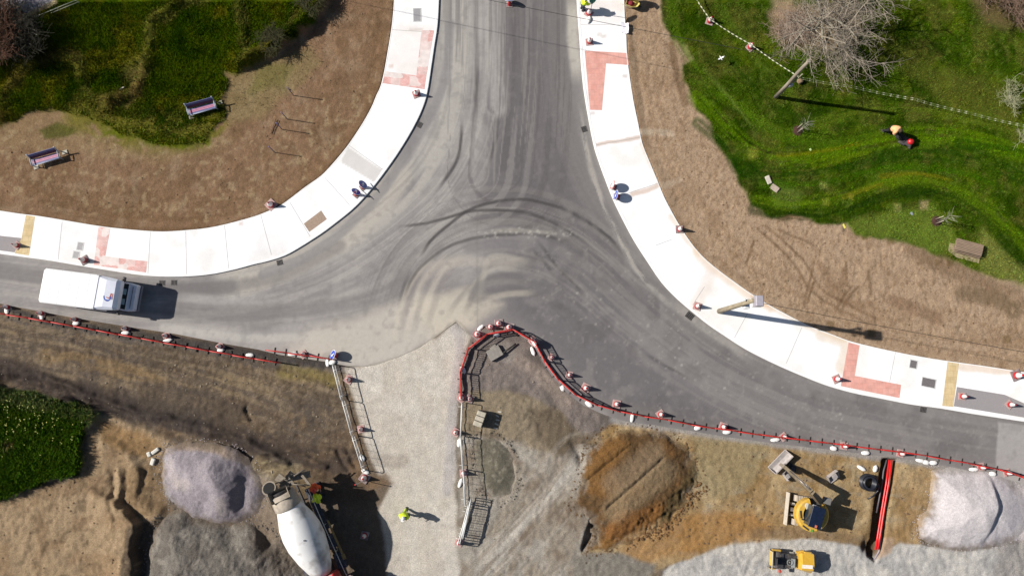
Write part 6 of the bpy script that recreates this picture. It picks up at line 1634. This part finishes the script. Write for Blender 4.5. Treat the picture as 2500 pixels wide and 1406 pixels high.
place("bench", make_bench, "metal bench with pink and maroon slats on the edge of the left meadow", G(499, 268, .0), yaw((466, 280), (533, 262)), "metal benches with pink and maroon slats")
place("bench", None, "metal bench with pink and maroon slats on bare soil at the far left", G(120, 389, .0), yaw((88, 398), (151, 380)), "metal benches with pink and maroon slats")
c = G(2358, 605, .0)
t = thing("timber_bench", "long brown slatted timber bench on the grass at the right", "bench", c, yaw((2330, 592), (2398, 610)))
slat = M("bench_timber", (.27, .19, .13), .85, var=.2, scale=8, stretch=(.15, 1, 1))
b = MB()
for k in range(8):
    b.box((0, .34 - k * .105, .46 - .008 * (k - 3) ** 2 * .3), (1.95, .09, .05), bevel=.01)
b.build("seat", slat, t)
b = MB()
for k in range(2): b.box((0, -.50 - k * .06, .34 - k * .1), (1.95, .05, .07), bevel=.01)
b.build("front_apron", slat, t)
for x in (-.8, .8):
    b = MB(); b.box((x, -.02, .2), (.1, .7, .42)); b.build("leg", M("leg_timber", (.16, .11, .08), .9), t)
b = MB(); b.box((-.05, -.42, .02), (2.3, .9, .06)); b.build("footing", M("footing_pale", A(170, 154, 120), .95, var=.2, scale=5), t)

# ---- small things on the grass and verges
def slab_rock(u, v, s, rz, lab, mat, name="stone_slab", cat="stone"):
    b = MB(); b.box((0, 0, s[2] / 2), s, bevel=min(s) * .3); o = b.build(name, mat); tag(o, lab, cat); o.location = G(u, v, -.02); o.rotation_euler = (R(8), R(-6), R(rz)); return o
ps = M("pale_stone", (.48, .43, .36), .9, var=.15, scale=6)
slab_rock(1875, 440, (.34, .62, .16), 22, "pale stone slab standing at the lawn's left edge, upper one", ps)
slab_rock(1891, 460, (.62, .42, .12), -38, "brownish stone slab at the lawn's left edge, lower one", M("tan_stone", (.36, .29, .23), .9, var=.15))
for u, v, s, rz, lab in ((379, 1100, (.62, .26, .2), 36, "white broken kerb piece on the earth beside the lilac heap, top one"), (364, 1108, (.28, .34, .2), 20, "white broken kerb piece on the earth beside the lilac heap, left one"), (374, 1126, (.3, .5, .2), -20, "white broken kerb piece on the earth beside the lilac heap, lowest one")):
    slab_rock(u, v, s, rz, lab, M("broken_concrete", (.58, .56, .50), .9, var=.15), "kerb_piece", "kerb piece")
slab_rock(296, 221, (.75, .09, .08), 28, "thin pale plank on the brown bank of the left meadow", M("plank_pale", (.5, .46, .38), .8), "plank", "plank")
slab_rock(2061, 552, (.16, .34, .06), 30, "small bright yellow scrap at the lawn's lower edge", M("yellow_scrap", (.7, .62, .12), .6), "litter", "litter")
slab_rock(1978, 366, (.14, .16, .05), 30, "tiny pale scrap on the mown stripes of the lawn", M("pale_scrap", (.55, .7, .3), .6), "litter", "litter")
slab_rock(2225, 522, (.16, .22, .06), 30, "tiny grey-blue scrap on the lawn above the soil verge", M("blue_scrap", (.3, .33, .4), .6), "litter", "litter")
# white plastic sheet caught on the path edge
b = MB(); rr = random.Random(4); n = 8
vs = []; fs = []
for i in range(n + 1):
    for j in range(n + 1):
        vs.append((i / n * .55 - .27, j / n * .8 - .4 + (.1 if i < 3 else 0), .03 + .07 * rr.random() + (.14 if i > 6 else 0)))
for i in range(n):
    for j in range(n): fs.append((i * (n + 1) + j, (i + 1) * (n + 1) + j, (i + 1) * (n + 1) + j + 1, i * (n + 1) + j + 1))
b.add(vs, fs, True); o = b.build("plastic_sheet", M("plastic_white", (.72, .7, .76), .3)); tag(o, "crumpled white plastic sheet at the back edge of the top right path", "sheet"); o.location = (*P(1524, 73), .12)
# gull low over the lawn
c = V(1760, 142, .75)
b = MB(); b.T = Matrix.Rotation(R(-62), 4, 'Z')
b.loft([[(x, w * math.cos(a), w * .8 * math.sin(a)) for a in [2 * math.pi * i / 8 for i in range(8)]] for x, w in ((-.26, .012), (-.14, .05), (0, .07), (.14, .055), (.2, .035), (.24, .03), (.28, .006))], smooth=True)
o = b.build("gull", M("gull_white", (.78, .78, .76), .7)); tag(o, "white bird gliding low over the upper lawn with its shadow beside it", "bird"); o.location = c
for s in (-1, 1):
    b = MB(); b.T = Matrix.Rotation(R(-62), 4, 'Z')
    b.add([(.08, s * .04, .02), (.12, s * .22, .07), (.0, s * .40, .05), (-.04, s * .2, .06), (-.06, s * .04, .02)], [(0, 1, 3, 4), (1, 2, 3)]); b.add([(.08, s * .04, .035), (.12, s * .22, .085), (.0, s * .40, .065), (-.04, s * .2, .075), (-.06, s * .04, .035)], [(4, 3, 1, 0), (3, 2, 1)])
    b.build("wing", MATS["gull_white"], o)
o.scale = (.72, .72, .72)
# rail by the hedge, top left
c = G(150, 30)
t = thing("metal_rail", "pale double metal rail on the grass by the top left hedge", "rail", c, yaw((98, 50), (201, 8)))
b = MB(); b.tube([(-1.6, 0, .55), (1.6, 0, .55)], .03, 8); b.tube([(-1.6, 0, .25), (1.6, 0, .25)], .03, 8); b.build("rail_bars", M("rail_pale", (.42, .42, .28), .6), t)
for x in (-1.5, 0, 1.5):
    b = MB(); b.tube([(x, 0, -.05), (x, 0, .6)], .03, 6); b.build("rail_post", MATS["rail_pale"], t)

# ---- staked saplings
def sapling(u, v, lab, seed, n=4):
    c = G(u, v); t = thing("staked_sapling", lab, "sapling", c)
    rr = random.Random(seed)
    b = MB(); b.lathe([(.42, -.02), (.36, .05), (.15, .09)], 14); b.build("mulch_ring", M("mulch_red", (.05, .02, .014), .95, var=.4, scale=14), t)
    for k in range(3):
        a = k * 2.1; b = MB(); b.tube([(.18 * math.cos(a), .18 * math.sin(a), 0), (.18 * math.cos(a), .18 * math.sin(a), 1.15)], .024, 6); b.build("stake", M("stake_light", (.5, .42, .34), .8), t)
    b = MB(); b.tube([(0, 0, 0), (.02, .02, 1.0), (.0, .05, 2.1)], [.025, .02, .012], 6); b.build("trunk", M("bark_thin", (.3, .27, .22), .9), t)
    b = MB()
    for k in range(26):
        z = rr.uniform(.9, 2.1); a = rr.uniform(0, 6.28); l = rr.uniform(.3, .6)
        b.tube([(0, .02, z), (l * .6 * math.cos(a), l * .6 * math.sin(a), z + l * .5), (l * math.cos(a), l * math.sin(a), z + l)], [.009, .007, .004], 4)
    b.build("crown", M("twig_pale", (.36, .35, .26), .9), t)
sapling(1948, 320, "young staked tree in a dark mulch ring on the middle lawn", 1)
sapling(2286, 541, "young staked tree in a dark mulch ring near the timber bench", 2)

# =================================================================== TREES AND HEDGE
def branchy(name, label, cat, base, seed, levels, trunk_h, trunk_r, spread, lens, counts, twig_mat, bark_mat, up=.35, bias=(0, 0), minr=.006, droop=0.0):
    rr = random.Random(seed); t = thing(name, label, cat, base)
    tr = MB(); cr = MB()
    def grow(p, d, L, r, lv):
        n = 4 if lv < 2 else 3
        pts = [p]; rads = [r]; cur = Vector(d)
        for i in range(n):
            cur = (cur + Vector((rr.gauss(0, .16), rr.gauss(0, .16), rr.gauss(0, .10) - droop * lv * .05))).normalized()
            pts.append(pts[-1] + cur * L / n); rads.append(max(r * (1 - .62 * (i + 1) / n), minr))
        (tr if lv < 2 else cr).tube(pts, rads, 6 if lv < 2 else (4 if lv == 2 else 3), caps=False)
        if lv < levels:
            for k in range(counts[lv]):
                f = rr.uniform(.25 if lv else .6, 1.0); i = min(int(f * n), n - 1); q = pts[i].lerp(pts[i + 1], f * n - i)
                a = rr.uniform(0, 2 * math.pi); side = Vector((math.cos(a), math.sin(a), 0))
                nd = (cur * (1 - spread) + side * spread * 1.2 + Vector((bias[0], bias[1], up * .5))).normalized()
                grow(q, nd, lens[lv + 1] * rr.uniform(.6, 1.25), max(r * .45 * rr.uniform(.7, 1.1), minr), lv + 1)
    grow(Vector((0, 0, -.1)), Vector((0, 0, 1)), trunk_h, trunk_r, 0)
    tr.build("trunk", bark_mat, t); cr.build("crown", twig_mat, t)
    return t
bark = M("bark_grey", (.25, .23, .18), .95, var=.3, scale=6)
twig = M("twig_grey", (.32, .27, .21), .95, var=.25, scale=3)
twig_br = M("twig_brown", (.20, .13, .09), .95, var=.3, scale=3)
branchy("bare_tree", "big leafless grey-brown tree spreading over the top right lawn", "tree", G(2010, 50, -.05), 5, 4, 2.2, .26, .66, [0, 3.9, 2.3, 1.3, .65], [12, 8, 7, 4], twig, bark, .2, (.16, -.16), .006)
branchy("bare_tree", "low tangled reddish-brown bush at the left foot of the big bare tree", "bush", G(1935, 72, -.05), 15, 3, .4, .10, .75, [0, 1.3, .9, .6], [16, 9, 7], M("twig_tan", (.36, .26, .2), .95, var=.2, scale=3), bark, .1, (0, 0), .008)
branchy("bare_tree", "leafless reddish-brown tree at the top right corner", "tree", G(2390, -12, -.05), 8, 4, 2.0, .22, .66, [0, 3.2, 2.0, 1.1, .55], [13, 9, 7, 4], twig_br, bark, .3, (0, -.12), .009)
branchy("bare_tree", "olive leafless tree cut off by the top edge, between two others", "tree", G(2270, -50, -.05), 28, 4, 2.0, .2, .6, [0, 2.4, 1.6, .9, .5], [9, 7, 6, 4], M("twig_olive", (.2, .18, .09), .95, var=.3), bark, .3, (0, -.05), .009)
branchy("bare_shrub", "small pale bare shrub near the right edge of the lawn", "shrub", G(2462, 238, -.03), 12, 3, .5, .06, .7, [0, 1.0, .8, .4], [8, 6, 5], M("twig_pale_olive", (.38, .38, .22), .9, var=.2), M("bark_pale", (.38, .36, .24), .9), .35, (.05, 0), .008)
branchy("bare_shrub", "pale bare shrub cut by the right edge beside the tape end", "shrub", G(2505, 330, -.03), 19, 3, .5, .07, .65, [0, 1.1, .8, .4], [7, 6, 5], MATS["twig_pale_olive"], MATS["bark_pale"], .4, (0, 0), .008)
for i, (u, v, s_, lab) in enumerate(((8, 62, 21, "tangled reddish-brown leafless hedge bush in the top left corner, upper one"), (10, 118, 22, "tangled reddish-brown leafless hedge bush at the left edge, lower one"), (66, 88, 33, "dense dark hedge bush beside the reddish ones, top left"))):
    branchy("hedge_bush", lab, "hedge", G(u, v, -.05), s_, 3, .7, .14, .72, [0, 2.0, 1.3, .8], [18, 10, 7], [M("twig_rust", (.12, .055, .03), .95, var=.3), MATS["twig_rust"], M("twig_shade", (.025, .022, .012), .95, var=.3)][i], bark, .5, (0, 0), .013)  # third bush, near-black, is added to deepen the hedge's shade
branchy("bank_shade_bramble", "dark bramble clump added as shade on the bank at the top of the left meadow", "bramble", G(768, 15, -.05), 41, 3, .2, .05, .8, [0, .8, .6, .4], [14, 9, 6], M("bramble", (.05, .048, .014), .95, var=.3), bark, .12, (0, 0), .012)  # low dark clump added to imitate shading on the bank
branchy("bank_shade_bramble", "dark bramble clump on the meadow's right bank, beside the soil", "bramble", G(668, 112, -.05), 42, 3, .2, .05, .8, [0, .8, .6, .4], [14, 9, 6], MATS["bramble"], MATS["bramble"], .12, (0, 0), .012)  # second dark clump, likewise added for the bank's shading

# =================================================================== PEOPLE
def person(label, cat_loc, rz, jacket, trousers, helmet, arms, legs=None, bend=0.0, hand=(.45, .25, .18), head_yaw=0, nohat=False):
    """joints in metres, facing +y; one skinned body, clothing as children"""
    t = thing("person", label, "person", cat_loc, rz)
    by = bend
    pel = (0, 0, .95); sp = (0, .08 * by, 1.15); ch = (0, .25 * by, 1.36 - .06 * by); nk = (0, .34 * by, 1.50 - .12 * by); hb = (0, .36 * by + .01, 1.58 - .14 * by); hd_ = (0, .40 * by + .02, 1.68 - .16 * by); tp = (0, .42 * by, 1.78 - .17 * by)
    shL = (-.19, ch[1] + .03 * by, ch[2] + .07); shR = (.19, ch[1] + .03 * by, ch[2] + .07)
    legs = legs or [(-.1, .0, .5), (-.11, -.02, .08), (.1, .02, .5), (.11, .0, .08)]
    verts = [pel, sp, ch, nk, hb, hd_, tp, shL, arms[0], arms[1], shR, arms[2], arms[3], (-.09, 0, .9), legs[0], legs[1], (legs[1][0], legs[1][1] + .17, .035), (.09, 0, .9), legs[2], legs[3], (legs[3][0], legs[3][1] + .17, .035)]
    edges = [(0, 1), (1, 2), (2, 3), (3, 4), (4, 5), (5, 6), (2, 7), (7, 8), (8, 9), (2, 10), (10, 11), (11, 12), (0, 13), (13, 14), (14, 15), (15, 16), (0, 17), (17, 18), (18, 19), (19, 20)]
    rad = [.14, .13, .15, .06, .075, .098, .07, .065, .045, .03, .065, .045, .03, .10, .065, .045, .035, .10, .065, .045, .035]
    # palms and five separate fingers
    def hand_at(wr, el, s):
        w, e = Vector(wr), Vector(el); d = (w - e).normalized(); sd = d.cross(Vector((0, 0, 1)))
        sd = sd.normalized() if sd.length > .1 else Vector((1, 0, 0)); dn = Vector((0, 0, -1))
        i0 = len(verts); palm = w + d * .07; verts.append(tuple(palm)); rad.append(.030); edges.append((9 if s < 0 else 12, i0))
        for k, (off, ln_) in enumerate(((-.030, .065), (-.010, .078), (.010, .074), (.030, .058))):
            a = palm + d * .035 + sd * off; b_ = a + d * ln_ * .5 + dn * .008; c_ = b_ + d * ln_ * .4 + dn * .028
            j = len(verts); verts.extend([tuple(a), tuple(b_), tuple(c_)]); rad.extend([.010, .009, .008]); edges.extend([(i0, j), (j, j + 1), (j + 1, j + 2)])
        a = w + d * .03 + sd * .035 * s; b_ = a + d * .03 + sd * .02 * s; j = len(verts); verts.extend([tuple(a), tuple(b_)]); rad.extend([.012, .010]); edges.extend([(i0, j), (j, j + 1)])
    hand_at(arms[1], arms[0], -1); hand_at(arms[3], arms[2], 1)
    j = len(verts); verts.append((hd_[0], hd_[1] + .115, hd_[2] - .015)); rad.append(.016); edges.append((5, j))      # nose
    def skin(name, vs, es, rs_, mat, par, root=0, sub=1):
        me = bpy.data.meshes.new(name); me.from_pydata([tuple(v) for v in vs], es, []); o = bpy.data.objects.new(name, me); COL.objects.link(o)
        m = o.modifiers.new("skin", 'SKIN'); sv = me.skin_vertices[0].data if me.skin_vertices else None
        if sv is None:
            bm = bmesh.new(); bm.from_mesh(me); bm.verts.layers.skin.verify(); bm.to_mesh(me); bm.free(); sv = me.skin_vertices[0].data
        for k, r_ in enumerate(rs_): sv[k].radius = (r_, r_); sv[k].use_root = (k == root)
        s_ = o.modifiers.new("sub", 'SUBSURF'); s_.levels = sub; s_.render_levels = sub
        dg = bpy.context.evaluated_depsgraph_get(); ev = o.evaluated_get(dg); nm = bpy.data.meshes.new_from_object(ev)
        o.modifiers.clear(); o.data = nm; nm.materials.clear(); nm.materials.append(mat)
        nm.polygons.foreach_set('use_smooth', [True] * len(nm.polygons))
        o.parent = par; return o
    skin("body", verts, edges, rad, M("skin", (.5, .3, .22), .6, var=.05), t, 0, 1)
    # clothing a little outside the body
    jv = [pel, sp, ch, (nk[0], nk[1], nk[2] - .02), shL, arms[0], tuple(Vector(arms[1]).lerp(Vector(arms[0]), .12)), shR, arms[2], tuple(Vector(arms[3]).lerp(Vector(arms[2]), .12))]
    skin("jacket", jv, [(0, 1), (1, 2), (2, 3), (2, 4), (4, 5), (5, 6), (2, 7), (7, 8), (8, 9)], [.24, .26, .28, .13, .17, .13, .10, .17, .13, .10], jacket, t)
    tv = [(0, 0, .93), (-.09, 0, .88), legs[0], (legs[1][0], legs[1][1], .13), (.09, 0, .88), legs[2], (legs[3][0], legs[3][1], .13)]
    skin("trousers", tv, [(0, 1), (1, 2), (2, 3), (0, 4), (4, 5), (5, 6)], [.16, .13, .095, .08, .13, .095, .08], trousers, t)
    for lg in (legs[1], legs[3]):
        b = MB(); b.box((lg[0], lg[1] + .06, .06), (.11, .32, .12), bevel=.04); b.build("boot", black_rub, t)
    b = MB(); b.lathe([(.150, -.01), (.146, .03), (.13, .08), (.095, .125), (.04, .145)], 20, (hd_[0], hd_[1] - .005, hd_[2] + .035))
    if not nohat: b.box((hd_[0], hd_[1] + .15, hd_[2] + .03), (.2, .1, .018), bevel=.008)
    b.build("hair" if nohat else "helmet", helmet, t)
    return t
hiv_y = M("hi_vis_yellow", (.62, .80, .03), .7, var=.08, scale=6)
hiv_o = M("hi_vis_orange", (.78, .10, .02), .7, var=.12, scale=6)
navy_t = M("trousers_dark", (.03, .035, .05), .9, var=.2)
hat_w = M("helmet_white", (.8, .8, .8), .3, var=.02)
hat_y = M("helmet_yellow", (.7, .78, .05), .35, var=.02)
person("person in bright yellow hi-vis jacket and white helmet walking on the haul road", G(993, 1250), R(165), hiv_y, M("hi_vis_trousers", (.5, .68, .04), .8, var=.1), hat_w, [(-.30, .04, 1.2), (-.22, .24, 1.08), (.30, .02, 1.2), (.26, .2, 1.0)], [(-.1, .14, .5), (-.11, .1, .08), (.1, -.06, .5), (.11, -.26, .1)], .35)
person("person in yellow-green hi-vis standing in the mixer's shadow", G(788, 1207), R(120), hiv_y, navy_t, hat_y, [(-.32, .1, 1.16), (-.22, .34, 1.1), (.32, .1, 1.16), (.2, .36, 1.12)], None, .6)
person("person in orange-red hi-vis beside the mixer's rear chute", G(776, 1180), R(200), hiv_o, navy_t, M("helmet_red", (.6, .05, .03), .4), [(-.34, .12, 1.2), (-.3, .4, 1.15), (.34, .1, 1.18), (.3, .38, 1.12)], None, .7)
person("person in pale yellow hi-vis at the top kerb beside the green sign", G(1421, 26), R(-70), hiv_y, navy_t, hat_w, [(-.28, .06, 1.18), (-.24, .2, 1.0), (.3, .2, 1.28), (.34, .42, 1.3)], None, .2)
person("person in hi-vis holding the wheelbarrow at the top edge", G(1530, 3), R(-160), hiv_y, navy_t, hat_w, [(-.28, .1, 1.14), (-.27, .34, .86), (.28, .1, 1.14), (.27, .34, .86)], None, .4)
person("person in a pale orange top bending behind the red mower on the lawn", G(2162, 324), R(-135), M("orange_top", (.80, .42, .20), .8, var=.08, scale=5), M("black_cloth", (.012, .012, .014), .9), M("hair_dark", (.05, .03, .02), .9), [(-.27, .28, 1.2), (-.22, .52, 1.0), (.27, .28, 1.2), (.22, .52, 1.0)], [(-.1, .1, .5), (-.11, .1, .08), (.1, -.1, .5), (.11, -.3, .1)], 1.15, nohat=True)

# ---- stop-go lollipop sign held at the kerb
c = Vector((*P(1438, 36), .12)); t = thing("stop_go_sign", "tall round green stop-go sign on a thin pole at the top right kerb", "road sign", c, R(50))
b = MB(); b.tube([(.12, 0, 0), (.12, 0, 2.3)], .02, 8); b.build("sign_pole", darkmetal, t)
b = MB(); b.lathe([(.40, -.012), (.41, 0), (.40, .012)], 32, (.12, 0, 2.35), (math.pi / 2 - .5, 0, 0)); dsc = b.build("sign_disc", M("sign_green", (.01, .22, .16), .4, var=.05), t)
# letters GO in white on the upper face
def text_obj(s, size, mat, par, loc, rot, name="lettering"):
    cu = bpy.data.curves.new(name, 'FONT'); cu.body = s; cu.size = size; cu.align_x = 'CENTER'; cu.align_y = 'CENTER'; cu.extrude = .002
    o = bpy.data.objects.new(name, cu); COL.objects.link(o); dg = bpy.context.evaluated_depsgraph_get(); me = bpy.data.meshes.new_from_object(o.evaluated_get(dg)); bpy.data.objects.remove(o)
    o = bpy.data.objects.new(name, me); COL.objects.link(o); me.materials.clear(); me.materials.append(mat); o.parent = par; o.location = loc; o.rotation_euler = rot; return o

# ---- wheelbarrow
c = G(1541, 17); t = thing("wheelbarrow", "yellow wheelbarrow with dark red contents on the soil at the top edge", "wheelbarrow", c, R(-14))
b = MB()
def wb(x, w, z): return [(x, -w, z), (x, w, z)]
ro = [(-.42, -.22, .42), (-.42, .22, .42), (.05, .30, .42), (.38, .2, .42), (.48, 0, .42), (.38, -.2, .42), (.05, -.30, .42)]
ri = [(x * .6 - .03, y * .6, .2) for x, y, z in ro]; rt = [(x * 1.12, y * 1.12, .62) for x, y, z in ro]; rt2 = [(x * 1.04, y * 1.04, .61) for x, y, z in ro]; rin = [(x * .64 - .03, y * .64, .24) for x, y, z in ro]
b.loft([ri, ro, rt, rt2, [(x * .95, y * .95, .45) for x, y, z in ro], rin], smooth=False); b.build("tray", M("barrow_yellow", (.62, .52, .16), .5, var=.1), t)
b = MB(); b.blob((-.12, 0, .42), (.3, .2, .1), 10, 3, .12); b.build("load", M("load_red", (.22, .02, .03), .9, var=.3), t)
b = MB()
for s in (-1, 1): b.tube([(.45, s * .1, .2), (-.3, s * .22, .35), (-.95, s * .28, .62)], .018, 6); b.tube([(-.3, s * .22, .35), (-.35, s * .22, 0)], .018, 6)
b.build("handles", steel, t)
wheel(t, (.55, 0, .19), .19, .09)

# ---- pedestrian mower
c = G(2212, 349); t = thing("lawn_mower", "walk-behind lawn mower with a red engine cover, black deck and handles", "mower", c, R(-28))
b = MB(); b.box((.0, 0, .2), (.75, .58, .18), bevel=.08); b.box((-.35, -.22, .22), (.5, .3, .12), bevel=.05); b.build("deck", M("deck_black", (.07, .06, .06), .7, var=.3), t)
b = MB(); b.lathe([(.22, 0), (.24, .1), (.18, .2), (.06, .25)], 16, (.15, .06, .28)); b.build("engine_cover", M("mower_red", (.55, .015, .02), .3, var=.08), t)
b = MB(); b.blob((-.7, 0, .36), (.32, .26, .2), 10, 5, .06); b.build("grass_bag", M("bag_black", (.015, .015, .015), .95), t)
b = MB()
for s in (-1, 1): b.tube([(-.2, s * .22, .25), (-.9, s * .24, .9), (-1.15, s * .24, 1.0)], .018, 6)
b.tube([(-1.15, -.24, 1.0), (-1.15, .24, 1.0)], .018, 6); b.build("handle_bar", darkmetal, t)
for x in (-.28, .32):
    for s in (-1, 1): wheel(t, (x, s * .32, .11), .11, .07)
